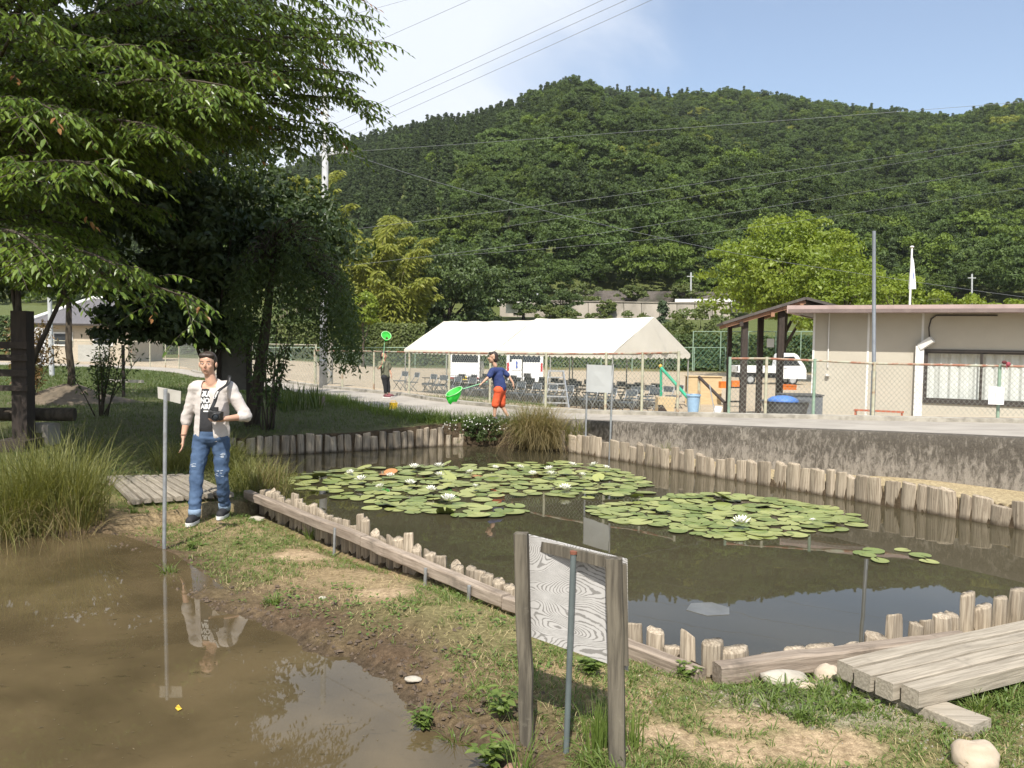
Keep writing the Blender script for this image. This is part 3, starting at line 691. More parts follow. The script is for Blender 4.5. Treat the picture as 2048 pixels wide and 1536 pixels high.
# --- trees standing at the foot of the hill; the mass of the wood above repeats their crowns
hill_tree_specs = [('camphor', 0, (3.6, 3.6, 2.9)), ('oak', 1, (4.1, 4.1, 2.6)), ('chinquapin', 2, (3.2, 3.2, 3.3)), ('maple', 3, (4.4, 4.0, 2.3))]
foot_labels = ['rounded broadleaf tree on the slope foot above the stained concrete embankment', 'broad flat crowned tree on the slope foot behind the flagpole', 'tall domed broadleaf tree on the slope foot behind the lime green tree', 'wide spreading tree on the slope foot behind the pale roofed shelter']
foot_px = [(1195, 112 + 14), (1905, 112 + 14), (1460, 112 + 16), (1660, 112 + 15)]
crowns = []
for (nm, k, rad), lab, (u_, y_) in zip(hill_tree_specs, foot_labels, foot_px):
    x_ = (u_ - 1024) / FPX * y_; z_ = gz(x_, y_)
    tr_ = tree('broadleaf_tree', lab, (x_, y_, z_ - .3), (x_, y_, z_ + 4.6), rad, 40, 60, .95, .46, lm_hill, .22, 200 + k, group='broadleaf trees at the slope foot')
    cr_ = [c_ for c_ in tr_.children if c_.name.startswith('crown')][0]; cr_['tint'] = (1.0, 1.0, 1.0); crowns.append(cr_)
cedars = []
for k, (u_, y_, lab) in enumerate(((715, 150, 'dark conifer at the slope foot behind the yellow bamboo'), (1015, 135, 'slim dark conifer at the slope foot above the round green tree'))):
    x_ = (u_ - 1024) / FPX * y_; z_ = gz(x_, y_)
    tr_ = tree('cedar_tree', lab, (x_, y_, z_ - .3), (x_, y_, z_ + 6.0), (2.1, 2.1, 5.2), 50, 34, .7, .5, lm_cedar, .2, 300 + k, group='conifers at the slope foot', shape='cone', fill=.3, droop=.5)
    cr_ = [c_ for c_ in tr_.children if c_.name.startswith('crown')][0]; cr_['tint'] = (1.0, 1.0, 1.0); cedars.append(cr_)
# --- the wood itself: points on the slope carrying those crowns
r = np.random.default_rng(5)
pts = []; 
yy = 110.0
while yy < 520:
    sp = 4.2 + 0.0030 * (yy - 120)
    xs = np.arange(-0.72 * yy, 0.74 * yy, sp); pts.append(np.stack([xs + r.uniform(-.45, .45, len(xs)) * sp, yy + r.uniform(-.5, .5, len(xs)) * sp], 1)); yy += sp * .92
pts = np.concatenate(pts); hz, ft, crst = hill_z(pts[:, 0], pts[:, 1])
keep = (pts[:, 1] > ft - 1.0) & (pts[:, 1] < crst + 14); pts = pts[keep]; hz = hz[keep]; ft = ft[keep]; crst = crst[keep]
tt = (pts[:, 1] - ft) / (crst - ft); bb = pts[:, 0] / pts[:, 1]
zone = bb - (0.02 + 0.20 * (tt - .45)) + 0.10 * (fbm(pts[:, 0] / 45, pts[:, 1] / 45, 91, 3) - .5)     # conifers left of the spur
patch = fbm(pts[:, 0] / 30 + 7, pts[:, 1] / 30, 95, 3)
conif = (zone < -0.03) & (patch < .66) | (tt > .86) & (bb > .06) & (bb < .2) & (patch < .55) | (r.random(len(pts)) < .05)
kind = np.where(conif, r.integers(4, 6, len(pts)), r.integers(0, 4, len(pts)))
sc_ = np.where(conif, r.uniform(.55, .82, len(pts)), (.54 + .66 * r.random(len(pts)) ** 1.8) * (1 - .12 * tt))
tint = np.ones((len(pts), 3)) * r.uniform(.62, 1.2, (len(pts), 1)) * (0.86 + 0.5 * (patch[:, None] - .3))
lt = (~conif) & (r.random(len(pts)) < .22); tint[lt] *= [1.5, 1.42, 1.0]
yl = (~conif) & (r.random(len(pts)) < .012 + .10 * sstep(.35, .6, bb) * sstep(.25, .6, tt) + .05 * sstep(.75, 1, tt)); tint[yl] = np.array([2.5, 1.85, 1.25]) * r.uniform(.75, 1.15, (yl.sum(), 1))
zoff = np.where(conif, 5.0 * sc_, 3.6 * sc_)
me = bpy.data.meshes.new('forest'); me.vertices.add(len(pts)); me.vertices.foreach_set('co', np.stack([pts[:, 0], pts[:, 1], hz + 0 * zoff], 1).astype(np.float32).ravel()); me.update()
for nm, typ, arr in (('kind', 'INT', kind.astype(np.int32)), ('size', 'FLOAT', sc_.astype(np.float32)), ('turn', 'FLOAT', r.uniform(0, 6.28, len(pts)).astype(np.float32))):
    a = me.attributes.new(nm, typ, 'POINT'); a.data.foreach_set('value', arr)
a = me.attributes.new('tint', 'FLOAT_COLOR', 'POINT'); a.data.foreach_set('color', np.concatenate([tint, np.ones((len(pts), 1))], 1).astype(np.float32).ravel())
forest = obj('forest', me, None); tag(forest, 'dense mixed wood covering the whole hillside', 'forest', kind='stuff')
ng = bpy.data.node_groups.new('forest', 'GeometryNodeTree'); ng.interface.new_socket('Geometry', in_out='INPUT', socket_type='NodeSocketGeometry'); ng.interface.new_socket('Geometry', in_out='OUTPUT', socket_type='NodeSocketGeometry')
gi = ng.nodes.new('NodeGroupInput'); go = ng.nodes.new('NodeGroupOutput'); jn = ng.nodes.new('GeometryNodeJoinGeometry')
def na(nm, typ):
    n_ = ng.nodes.new('GeometryNodeInputNamedAttribute'); n_.data_type = typ; n_.inputs[0].default_value = nm; return n_.outputs[0]
ak, asz, atn, ati = na('kind', 'INT'), na('size', 'FLOAT'), na('turn', 'FLOAT'), na('tint', 'FLOAT_COLOR')
cx_ = ng.nodes.new('ShaderNodeCombineXYZ'); ng.links.new(atn, cx_.inputs[2])
for k, src in enumerate(crowns + cedars):
    oi = ng.nodes.new('GeometryNodeObjectInfo'); oi.inputs[0].default_value = src; oi.transform_space = 'ORIGINAL'
    eq = ng.nodes.new('FunctionNodeCompare'); eq.data_type = 'INT'; eq.operation = 'EQUAL'; ng.links.new(ak, eq.inputs[2]); eq.inputs[3].default_value = k
    ip = ng.nodes.new('GeometryNodeInstanceOnPoints'); ng.links.new(gi.outputs[0], ip.inputs['Points']); ng.links.new(eq.outputs[0], ip.inputs['Selection']); ng.links.new(oi.outputs['Geometry'], ip.inputs['Instance'])
    ng.links.new(cx_.outputs[0], ip.inputs['Rotation']); ng.links.new(asz, ip.inputs['Scale'])
    ng.links.new(ip.outputs[0], jn.inputs[0])
ng.links.new(jn.outputs[0], go.inputs[0])
md = forest.modifiers.new('forest', 'NODES'); md.node_group = ng
# crowns seen as single trees carry a neutral tint of their own
# --- single trees in front of the hill
def on(u_, y_, dz=0.0):
    x_ = (u_ - 1024) / FPX * y_; return np.array([x_, y_, gz(x_, y_) + dz])
def crown_at(u_, v_, y_): return at(u_, v_, y_)
def ptree(name, label, u_, y_, vtop, vbot, wpx, mat, seed, nclump=60, per=60, clumpf=.3, leaf=.3, tr=.2, group=None, cu=None, **kw):
    """tree by its crown's box in the picture"""
    base = on(u_, y_, -.2); top = at(cu or u_, vtop, y_)[2]; bot = at(cu or u_, vbot, y_)[2]; rx = wpx / 2 / FPX * y_
    C = at(cu or u_, (vtop + vbot) / 2, y_); rz_ = (top - bot) / 2
    return tree(name, label, base, C, (rx, rx * .9, rz_), nclump, per, min(rx, rz_) * clumpf, leaf, mat, tr, seed, group=group, **kw)
ptree('round_tree', 'rounded mid green tree beyond the hedge left of the tent', 900, 84, 505, 690, 225, lm_round, 401, 170, 90, .26, .36, .3)
ptree('small_tree', 'small dark tree beside the white guard rail above the tent', 1045, 100, 550, 640, 110, lm_round, 402, 70, 60, .3, .34, .2)
ptree('small_tree', 'bushy tree on the embankment edge left of the retaining slope wall', 1120, 104, 575, 640, 80, lm_round, 403, 40, 50, .3, .34, .2)
ptree('lime_tree', 'tall bright lime green tree behind the wooden shelter', 1560, 58, 425, 690, 270, lm_lime, 404, 230, 95, .24, .26, .26, cu=1575, fill=.2)
ptree('lime_tree', 'smaller lime green tree between the grey pole and the tall lime tree', 1690, 52, 515, 700, 190, lm_lime, 405, 100, 85, .28, .24, .2)
ptree('lime_tree', 'low leafy tree behind the roof just left of the flagpole', 1785, 46, 545, 700, 140, lm_lime, 406, 60, 75, .3, .22, .15)
ptree('bank_shrub', 'row end shrub behind the roof right of the flagpole', 1890, 46, 590, 680, 180, lm_lime, 407, 40, 60, .35, .2, .1)
ptree('bank_shrub', 'leafy shrub behind the roof at the picture edge', 2030, 44, 596, 680, 160, lm_lime, 408, 34, 60, .35, .2, .1)
ptree('young_conifer', 'small dark conical tree against the concrete slope wall', 1325, 92, 606, 660, 34, lm_cedar2, 409, 26, 40, .5, .3, .08, shape='cone', fill=.2)
for k, (u_, y_, vt, vb, wp, lab) in enumerate(((1270, 88, 632, 690, 150, 'low rough shrubs right behind the tent ridge'), (1400, 80, 612, 700, 130, 'tall rough shrub between the tent and the shelter'), (1340, 76, 650, 720, 110, 'weedy bush behind the right end of the tent'), (1160, 110.5, 566, 612, 70, 'scrub overhanging the left end of the rock cutting'), (1265, 110.8, 572, 604, 60, 'scrub overhanging the middle of the rock cutting'), (1370, 110.6, 565, 604, 70, 'scrub overhanging the rock cutting beside the thin pole'), (1215, 107, 600, 628, 40, 'small bush rooted on the slope wall face'), (1440, 74, 660, 725, 120, 'weedy bush behind the orange crates'), (1100, 95, 612, 650, 120, 'green scrub hanging over the slope wall beside the white rail'), (1195, 98, 625, 650, 110, 'strip of scrub under the slope wall above the tent'))):
    ptree('bank_shrub', lab, u_, y_, vt, vb, wp, lm_shrub, 420 + k, 46, 60, .34, .3, .06, group='scrub on the embankment')
ptree('park_tree', 'dark green tree behind the concrete pole with low branches', 610, 74, 520, 690, 130, lm_round, 431, 60, 60, .3, .34, .25)
ptree('low_tree', 'bright low tree beyond the hedge right of the pole', 725, 66, 588, 660, 70, lm_lime, 432, 36, 50, .34, .26, .12)
# --- bamboo: arching culms with feathery sprays
def bamboo(label, u_, y_, vtop, wpx, n, seed):
    r = np.random.default_rng(seed); b0 = on(u_, y_); H = at(u_, vtop, y_)[2] - b0[2]; sp = wpx / FPX * y_ / 2
    root = thing('bamboo_grove', label, 'bamboo', b0, group='bamboo beyond the yard'); mb = MB(); PP = []; DD = []
    for k in range(n):
        a = r.uniform(0, 2 * pi); q = r.uniform(0, 1) ** .5; f = b0 + [cos(a) * sp * q * .6, sin(a) * sp * q * .6, 0]; h = H * r.uniform(.62, 1.0)
        out = np.array([cos(a) + r.normal(0, .4), sin(a) + r.normal(0, .4), 0]) * sp * r.uniform(.4, .9)
        s = np.linspace(0, 1, 9)[:, None]; Q = f + np.array([0, 0, 1.0]) * h * (s - .22 * s ** 5) + out * s ** 2.6
        mb.tube(Q, np.linspace(.05, .01, 9), 5)
        m = 300; w_ = r.uniform(.3, 1.0, m) ** .8; base = np.array([np.interp(w_, s[:, 0], Q[:, i]) for i in range(3)]).T
        d = rand_dirs(r, m); off = d * (.25 + .75 * (1 - w_)[:, None]) * np.array([1, 1, .5]) * .95
        PP.append(base + off); dd = d * [1, 1, .3]; dd[:, 2] -= .55; DD.append(dd)
    P = np.concatenate(PP); D = unit(np.concatenate(DD)); Nn = unit(np.cross(D, rand_dirs(r, len(P)))); L = r.uniform(.35, .75, len(P))
    part(root, 'culms', mb, m_bark_l)
    obj('foliage', leaf_mesh('foliage', P - b0, D, Nn, L, L * .34, r.uniform(0, .92, len(P))), lm_bamb, root)
bamboo('tall yellow green bamboo right behind the concrete pole', 712, 80, 315, 210, 34, 1)
bamboo('leaning yellow bamboo beside the round green tree', 770, 78, 400, 150, 26, 2)
bamboo('yellow bamboo tops showing through the cherry branches', 590, 90, 250, 170, 24, 3)
bamboo('short yellow bamboo drooping over the hedge', 800, 76, 510, 100, 18, 4)
# hedge along the far side of the yard
def hedge(label, u0, u1, y_, vt, vb, mat, seed, n, leaf=.3):
    r = np.random.default_rng(seed); a = at(u0, vt, y_); b = at(u1, vt, y_); z0 = min(gz(a[0], y_), gz(b[0], y_)); z1 = (a[2] + b[2]) / 2
    root = thing('hedge', label, 'hedge', ((a[0] + b[0]) / 2, y_, z0))
    x = r.uniform(a[0], b[0], n); s = r.uniform(0, 1, n); top = z1 + .35 * (fbm(x / 2.0, x * 0, seed, 3) - .5)
    face = r.random(n) < .6
    y = np.where(face, y_ - .6 + .25 * r.normal(0, 1, n) * .6, y_ - .6 + r.uniform(0, 1.4, n)); z = np.where(face, z0 + (top - z0) * s, top + r.normal(0, .08, n))
    Nn = unit(np.where(face[:, None], [0, -1, .45], [0, -.2, 1]) + r.normal(0, .5, (n, 3))); D = unit(np.cross(Nn, rand_dirs(r, n))); L = leaf * r.uniform(.6, 1.3, n)
    tone = np.clip(fbm(x / 1.2, z / 1.2, seed + 3, 2) * .8 + r.uniform(0, .3, n) - .05, 0, .92)
    obj('foliage', leaf_mesh('foliage', np.stack([x, y, z], 1) - np.array(root.location), D, Nn, L, L * .75, tone), mat, root)
    mb = MB(); xs = np.linspace(a[0], b[0], 14)
    for x_ in xs: mb.cyl((x_, y_, z0 - .1), (x_ + r.normal(0, .15), y_ + .1, z1 - .2), .05, 6)
    mb.box(((a[0] + b[0]) / 2, y_ + .25, (z0 + z1) / 2 - .1), (abs(b[0] - a[0]), .7, (z1 - z0) - .3)); part(root, 'stems', mb, m_bark)
hedge('long clipped hedge with a sunlit top behind the yard left of the tent', 560, 850, 72, 650, 735, lm_shrub, 51, 14000, .24)
hedge('tangle of green creeper behind the tent and the white vans', 850, 1330, 73, 690, 735, lm_shrub, 52, 12000, .24)
hedge('dark creeper along the yard edge behind the orange crates', 1330, 1700, 71, 676, 735, lm_round, 53, 12000, .24)
hedge('dark shrubbery along the yard behind the shelter and truck', 1640, 2300, 69, 640, 740, lm_round, 54, 14000, .26)
hedge('shaded shrubbery along the far yard under the big tree', -200, 560, 74, 640, 735, lm_round, 55, 14000, .28)
# ================================================================== NEAR TREES
lm_cherry = leaf_mat('cherry_leaf', (.052, .100, .014), (.170, .240, .038), (.26, .13, .05), .30, .36, False, .5)
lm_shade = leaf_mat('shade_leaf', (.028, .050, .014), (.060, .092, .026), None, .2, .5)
lm_weep = leaf_mat('weeping_leaf', (.045, .075, .022), (.085, .125, .036), None, .3, .5)
def bez(p, m, e_, n): 
    s = np.linspace(0, 1, n)[:, None]; return p * (1 - s) ** 2 + 2 * m * s * (1 - s) + e_ * s * s
def cherry():
    r = np.random.default_rng(77); base = np.array([-8.1, 11.6, gz(-8.1, 11.6) - .1])
    root = thing('cherry_tree', 'big cherry tree with sunlit leafy boughs overhanging the pond bank', 'tree', base)
    wood = MB(); T = np.array([base, base + [.05, 0, .8], base + [.2, .05, 1.9], base + [.35, .2, 3.2], base + [.4, .4, 4.6], base + [.5, .5, 6.2], base + [.6, .6, 8.0]])
    wood.tube(T, [.34, .27, .23, .20, .16, .11, .05], 12)
    ends = [(500, 150, 7.5, 1), (560, 50, 8, 1), (735, 110, 9, 1), (735, 225, 9.5, 1), (670, 290, 10, .8), (260, 120, 6.5, 1), (180, 360, 6, .9), (370, 620, 6.6, .7), (230, 560, 6.0, .8), (90, 540, 5.8, .8), (455, 200, 7, 1), (600, 20, 8.5, 1), (690, 200, 9.2, 1.1), (640, 160, 8.8, 1.2), (690, 60, 9.4, 1.2), (560, 110, 8.2, 1.2), (610, 60, 9.8, 1.2), (480, 250, 9.6, 1.2), (420, 150, 9, 1.2), (380, 240, 9.5, 1.2),
            (705, 20, 9, 1), (330, 290, 7, 1), (60, 60, 6, 1), (100, 250, 6, 1), (600, 230, 9, 1), (690, 165, 9.5, 1), (300, -150, 8, 1), (480, -190, 9, 1), (100, -300, 7, 1), (640, -90, 10, 1), (0, -100, 6.5, 1), (-250, 100, 7, 1), (380, -330, 9, 1),
            (200, 200, 10, 1.1), (350, 330, 10.5, 1.1), (100, 400, 10, 1.1), (470, 330, 11, 1), (250, 30, 9, 1.2), (400, 90, 9.5, 1.2), (120, 130, 8.5, 1.2), (20, 330, 8, 1.1), (540, 140, 10.5, 1.1), (-150, 350, 8, 1), (640, 110, 10.5, 1.1), (-100, -200, 9, 1.2), (200, -380, 10, 1.2),
            (430, 10, 7.6, 1.1), (700, 90, 9.6, 1), (20, 170, 7, 1.1), (320, 200, 8, 1.1), (-80, 480, 6.5, .9), (170, 480, 8.5, .9), (-350, -100, 8, 1.1), (300, 430, 10, 1), (560, 290, 10.2, .9), (640, 270, 9.8, .9)]
    # unseen boughs added above the picture to shade the crown in view
    ends += [(x_, 9000 + z_, y_, 1.25) for x_, y_, z_ in ((-7, 6.5, 8.2), (-5.5, 6, 8.8), (-4.2, 6.6, 8.6), (-3.0, 7.4, 8.2), (-8.5, 7.5, 8.5), (-6.2, 7.6, 9.2), (-4.6, 8.2, 9.0), (-3.4, 8.6, 8.4), (-2.4, 8.8, 7.8), (-7.4, 8.8, 9.8), (-5.4, 9.4, 9.8), (-9.5, 6.2, 7.8), (-6.4, 5.2, 7.6), (-4.8, 5.4, 7.8), (-8.2, 9.8, 10.2), (-3.9, 9.8, 8.8), (-7.6, 5.8, 8.9), (-6.6, 6.9, 9.9), (-5.0, 7.2, 9.7), (-3.6, 7.8, 9.2), (-8.8, 8.4, 9.4), (-2.6, 9.6, 8.6), (-5.8, 8.4, 10.3), (-7.0, 10, 10.6))]
    LP, LD, LN, LL, LT = [], [], [], [], []
    def twig(p, d, ln, red):
        m = max(5, int(ln / .050)); s = np.linspace(.08, 1, m)[:, None]
        Q = p + d * ln * s + np.array([0, 0, -1.0]) * ln * .38 * s ** 2
        sd = unit(np.cross(d, [0, 0, 1.0])); alt = np.where(np.arange(m) % 2, 1.0, -1.0)[:, None]
        D = d * .45 + sd * alt * .62 + np.array([0, 0, -.62]) + r.normal(0, .16, (m, 3)); D[-1] = d + [0, 0, -.5]
        LP.append(Q); LD.append(D); LN.append(np.array([0, -.15, 1.0]) + sd * alt * .35 + r.normal(0, .28, (m, 3)))
        LL.append(r.uniform(.075, .128, m) * (1 - .25 * s[:, 0] ** 6)); t_ = np.clip(r.uniform(0, .75, m) + .15, 0, .92); 
        if red: t_[-3:] = 1.0
        LT.append(t_)
        wood.tube(Q[::max(1, m // 4)], np.linspace(.005, .002, len(Q[::max(1, m // 4)])), 3, False)
    for (u_, v_, y_, sz) in ends:
        y_ = y_ * 1.32 if v_ < 470 else y_ * 1.45
        e_ = at(u_, v_, y_) if v_ < 5000 else np.array([u_, y_ / 1.45, v_ - 9000.0]); e_ = e_ + (np.array([0, 0, .15]))
        hz_ = np.clip(base[2] + 1.7 + (e_[2] - base[2] - 1.5) * .62 + r.normal(0, .2), base[2] + 1.5, base[2] + 7.8)
        p0 = np.array([np.interp(hz_, T[:, 2], T[:, k]) for k in range(3)])
        mid = (p0 + e_) / 2 + np.array([0, 0, .18 * np.linalg.norm(e_ - p0)]) + r.normal(0, .15, 3)
        Q = bez(p0, mid, e_, 12); L = np.linalg.norm(e_ - p0); wood.tube(Q, np.linspace(.055, .008, 12), 6)
        nb = int(12 + L * 5.6 * sz)
        for k in range(nb):
            s = .25 + .75 * (k + r.random()) / nb; i = min(int(s * 11), 10); p = Q[i] + (Q[i + 1] - Q[i]) * (s * 11 - i); d = unit(Q[i + 1] - Q[i])
            sd = unit(np.cross(d, [0, 0, 1.0])) * (1 if k % 2 else -1)
            bd = unit(d * .75 + sd * r.uniform(.4, 1.0) + [0, 0, r.normal(.02, .16)]); bl = r.uniform(.45, 1.2) * (1.25 - .55 * s)
            twig(p, bd, bl, r.random() < .015)
            for j in range(r.integers(1, 4)):
                f = r.uniform(.2, .8); pp = p + bd * bl * f + np.array([0, 0, -.38 * bl * f * f]); s2 = unit(np.cross(bd, [0, 0, 1.0])) * (1 if r.random() < .5 else -1)
                twig(pp, unit(bd * .7 + s2 * .8 + [0, 0, r.normal(0, .15)]), bl * r.uniform(.35, .65), r.random() < .01)
        twig(e_, unit(Q[-1] - Q[-2]), .35, r.random() < .2)
    P = np.concatenate(LP); D = np.concatenate(LD); Nn = np.concatenate(LN); L = np.concatenate(LL); t_ = np.concatenate(LT)
    part(root, 'trunk', wood, m_bark, True)
    obj('crown', leaf_mesh('crown', P - base, D, unit(Nn), L, L * .40, t_, .12, True), lm_cherry, root)
    print('cherry leaves', len(P))
cherry()
# dark trees behind it, in its shade
def shade(label, bu, by, boxes, seed, nclump, per, leaf=.13, tr=.16, name='shade_tree', mat=None):
    """one tree whose crown is several leafy lobes, each given by its box in the picture"""
    base = on(bu, by, -.1); root = thing(name, label, 'tree', base)
    mb = MB(); PP = []
    for k, (u0, u1, v0, v1, y_) in enumerate(boxes):
        C = at((u0 + u1) / 2, (v0 + v1) / 2, y_); rx = (u1 - u0) / 2 / FPX * y_; rz_ = (v1 - v0) / 2 / FPX * y_
        limbs(mb, base if k == 0 else (base + at((boxes[0][0] + boxes[0][1]) / 2, boxes[0][3], boxes[0][4])) / 2, C, (rx, rx * .6, rz_), tr * (1 if k == 0 else .5), 4, seed + k)
        q = clump_crown(seed + k, nclump, per, (rx, min(rx * .7, 2.0), rz_), .42, leaf, fill=.05, droop=.5, flat=.6)
        PP.append((q[0] + C,) + q[1:])
    P, D, Nn, L, Wd, tone = [np.concatenate([a[i] for a in PP]) for i in range(6)]
    part(root, 'trunk', mb, m_bark, True)
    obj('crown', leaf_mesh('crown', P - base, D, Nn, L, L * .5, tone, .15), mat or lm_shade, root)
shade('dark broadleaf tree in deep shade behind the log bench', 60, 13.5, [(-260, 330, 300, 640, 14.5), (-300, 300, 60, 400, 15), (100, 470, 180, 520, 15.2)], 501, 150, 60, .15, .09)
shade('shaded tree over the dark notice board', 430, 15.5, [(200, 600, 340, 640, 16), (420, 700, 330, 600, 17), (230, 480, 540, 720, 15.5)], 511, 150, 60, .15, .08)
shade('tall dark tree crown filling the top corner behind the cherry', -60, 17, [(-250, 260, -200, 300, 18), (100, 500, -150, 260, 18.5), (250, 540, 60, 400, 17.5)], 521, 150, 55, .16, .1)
# weeping small-leaved tree beside the concrete pole
def weeping():
    r = np.random.default_rng(88); base = on(500, 15.6, -.1); root = thing('weeping_tree', 'fine leaved weeping tree with a dark trunk beside the concrete pole', 'tree', base)
    wood = MB(); top = at(545, 520, 15.4); wood.tube(bez(base, (base + top) / 2 + [.1, 0, .3], top, 9), np.linspace(.14, .05, 9), 9)
    PP, DD = [], []
    for k in range(230):
        u_ = r.uniform(455, 700); y_ = r.uniform(14.3, 16.6); vt = 440 + 120 * abs((u_ - 575) / 120) ** 2 + r.uniform(-10, 60); vb = min(vt + r.uniform(90, 230), 740 if u_ > 520 else 700)
        p = at(u_, vt, y_); e_ = at(u_ + r.normal(0, 10), vb, y_); s0 = top + (p - top) * 0
        wood.tube(bez(top, (top + p) / 2 + [0, 0, .35], p, 5), np.linspace(.022, .006, 5), 4, False)
        m = 55; s = r.uniform(0, 1, m)[:, None]; out = (p - top) * [1, 1, 0]; out = out / (np.linalg.norm(out) + .3)
        Q = p + (e_ - p) * s + out * .22 * np.sin(s * 2.2); PP.append(Q + r.normal(0, .07, Q.shape)); d = rand_dirs(r, m) * [1, 1, .5]; d[:, 2] -= .75; DD.append(d)
    P = np.concatenate(PP); D = unit(np.concatenate(DD)); Nn = unit(np.cross(D, rand_dirs(r, len(P)))); L = r.uniform(.06, .12, len(P))
    part(root, 'trunk', wood, m_bark, True)
    obj('crown', leaf_mesh('crown', P - base, D, Nn, L, L * .34, r.uniform(0, .92, len(P))), lm_weep, root)
weeping()
# shrubs of upright stems
def stem_shrub(name, label, u_, y_, n, h, spread, leaf, per, seed, mat=None, base_v=None, start=.35):
    r = np.random.default_rng(seed); base = on(u_, y_, -.03); root = thing(name, label, 'shrub', base); mb = MB(); PP, DD = [], []
    for k in range(n):
        a = r.uniform(0, 2 * pi); hh = h * r.uniform(.6, 1.0); f = base + np.array([cos(a), sin(a), 0]) * .12 * r.random(); e_ = f + np.array([cos(a) * spread * r.random(), sin(a) * spread * r.random() * .8, hh])
        Q = bez(f, (f + e_) / 2 + np.array([0, 0, hh * .12]), e_, 8); mb.tube(Q, np.linspace(.014, .005, 8), 5)
        s = r.uniform(start, 1, per); b_ = np.array([np.interp(s, np.linspace(0, 1, 8), Q[:, i]) for i in range(3)]).T; d = rand_dirs(r, per)
        PP.append(b_ + d * .16 * r.random((per, 1))); dd = d.copy(); dd[:, 2] -= .35; DD.append(dd)
    P = np.concatenate(PP); D = unit(np.concatenate(DD)); Nn = unit(np.cross(D, rand_dirs(r, len(P)))); L = leaf * r.uniform(.7, 1.3, len(P))
    part(root, 'stems', mb, m_bark, True); obj('foliage', leaf_mesh('foliage', P - base, D, Nn, L, L * .38, r.uniform(0, .92, len(P))), mat or lm_weep, root)
stem_shrub('stem_shrub', 'clump of thin upright stems beside the dark trunk', 535, 15.0, 14, 2.0, .55, .11, 40, 601, start=.3)
stem_shrub('slender_shrub', 'slender many stemmed shrub in front of the pale house', 200, 17.0, 16, 1.7, .75, .08, 70, 602)
stem_shrub('garden_shrub', 'small reddish shrub behind the dark timber frame', 55, 20.0, 18, 2.0, .8, .10, 90, 603, leaf_mat('reddish_leaf', (.10, .09, .03), (.24, .13, .05), None, .3, .5), start=.2)
# slim tree on a soil mound
base = on(140, 20.5); root = thing('slim_tree', 'slim straight tree on a small earth mound before the pale house', 'tree', base)
q = at(138, 590, 20.5); part(root, 'trunk', MB().tube([base - [0, 0, .1], base + [.03, 0, .7], (base + q) / 2 + [-.03, 0, 0], q], [.11, .085, .08, .06], 9), m_bark, True)
P_, D_, N_, L_, W_, t_ = clump_crown(701, 26, 30, (1.3, 1.1, .8), .35, .13, droop=.5)
obj('crown', leaf_mesh('crown', P_ + at(150, 560, 20.5) - base, D_, N_, L_, L_ * .45, t_), lm_cherry, root)
mb = MB(); th = np.linspace(0, 2 * pi, 25)[:-1]
rows = [(1.7, -.06), (1.3, .05), (.85, .17), (.45, .33), (.15, .42), (.0, .43)]
for k, (a_, h_) in enumerate(rows): mb.V.append(np.stack([base[0] + a_ * np.cos(th) * (1 + .1 * np.sin(th * 3 + k)), base[1] + a_ * .8 * np.sin(th), base[2] + h_ + .02 * np.sin(th * 5 + k)], 1)); mb.n += 24
i_, j_ = np.meshgrid(np.arange(5), np.arange(24), indexing='ij'); mb.F[4].append(np.stack([i_ * 24 + j_, i_ * 24 + (j_ + 1) % 24, (i_ + 1) * 24 + (j_ + 1) % 24, (i_ + 1) * 24 + j_], -1).reshape(-1, 4))
solo('earth_mound', mb, M('mound_soil', (.16, .125, .085), (.10, .08, .055), 5, .95, .6), 'low heap of brown earth round the slim tree', 'mound', smooth=True)

# ================================================================== SEDGE, REEDS AND GRASS
def blades(r, C, Lr, W, lean, n, curl=.5, seg=4, spread=.1, az=None, thin=.25):
    """curved tapering blades from points near the centres C (m,3): arrays for a joined mesh"""
    C = np.asarray(C, float).reshape(-1, 3); m = len(C) * n; c = np.repeat(C, n, 0)
    a = r.uniform(0, 2 * pi, m) if az is None else az + r.normal(0, .5, m)
    q = np.sqrt(r.random(m)); p = c + np.stack([np.cos(a) * spread * q, np.sin(a) * spread * q, np.zeros(m)], 1)
    L = r.uniform(Lr[0], Lr[1], m); ln = r.uniform(*lean, m) * (.4 + .8 * q); o = np.stack([np.cos(a + r.normal(0, .4, m)), np.sin(a + r.normal(0, .4, m)), np.zeros(m)], 1)
    sd = np.cross(o, [0, 0, 1.0]); tw = r.uniform(-1, 1, m)[:, None]; sd = unit(sd + o * tw); rows = []
    for k in range(seg + 1):
        s = k / seg; th = ln * (s * .6 + .4) + curl * s * s * ln
        hh = L * s; pos = p + np.array([0, 0, 1.0]) * (hh * np.cos(np.minimum(th, 1.9)))[:, None] + o * (hh * np.sin(np.minimum(th, 1.9)))[:, None]
        w_ = (W * (1 - s) ** .7 * (.7 + .3 * min(1, s * 4)) + W * .04)
        rows.append(pos - sd * w_ / 2); rows.append(pos + sd * w_ / 2)
    V = np.stack(rows, 1); k_ = 2 * (seg + 1); b = np.arange(m)[:, None] * k_
    F = np.concatenate([b + [2 * i, 2 * i + 1, 2 * i + 3, 2 * i + 2] for i in range(seg)], 0)
    return V.reshape(-1, 3), F, np.repeat(r.uniform(0, .92, m), k_)
def blade_obj(name, parts, mat, parent=None, off=(0, 0, 0)):
    V = np.concatenate([a[0] for a in parts]); n = 0; FS = []
    for a in parts: FS.append(a[1] + n); n += len(a[0])
    me = mesh_of(name, V - np.asarray(off), [np.concatenate(FS)], False); set_tone(me, np.concatenate([a[2] for a in parts]))
    return obj(name, me, mat, parent)
lm_sedge = leaf_mat('sedge_blade', (.115, .130, .030), (.24, .235, .075), None, .3, .5)
lm_reed = leaf_mat('reed_blade', (.17, .135, .055), (.30, .235, .11), None, .25, .6)
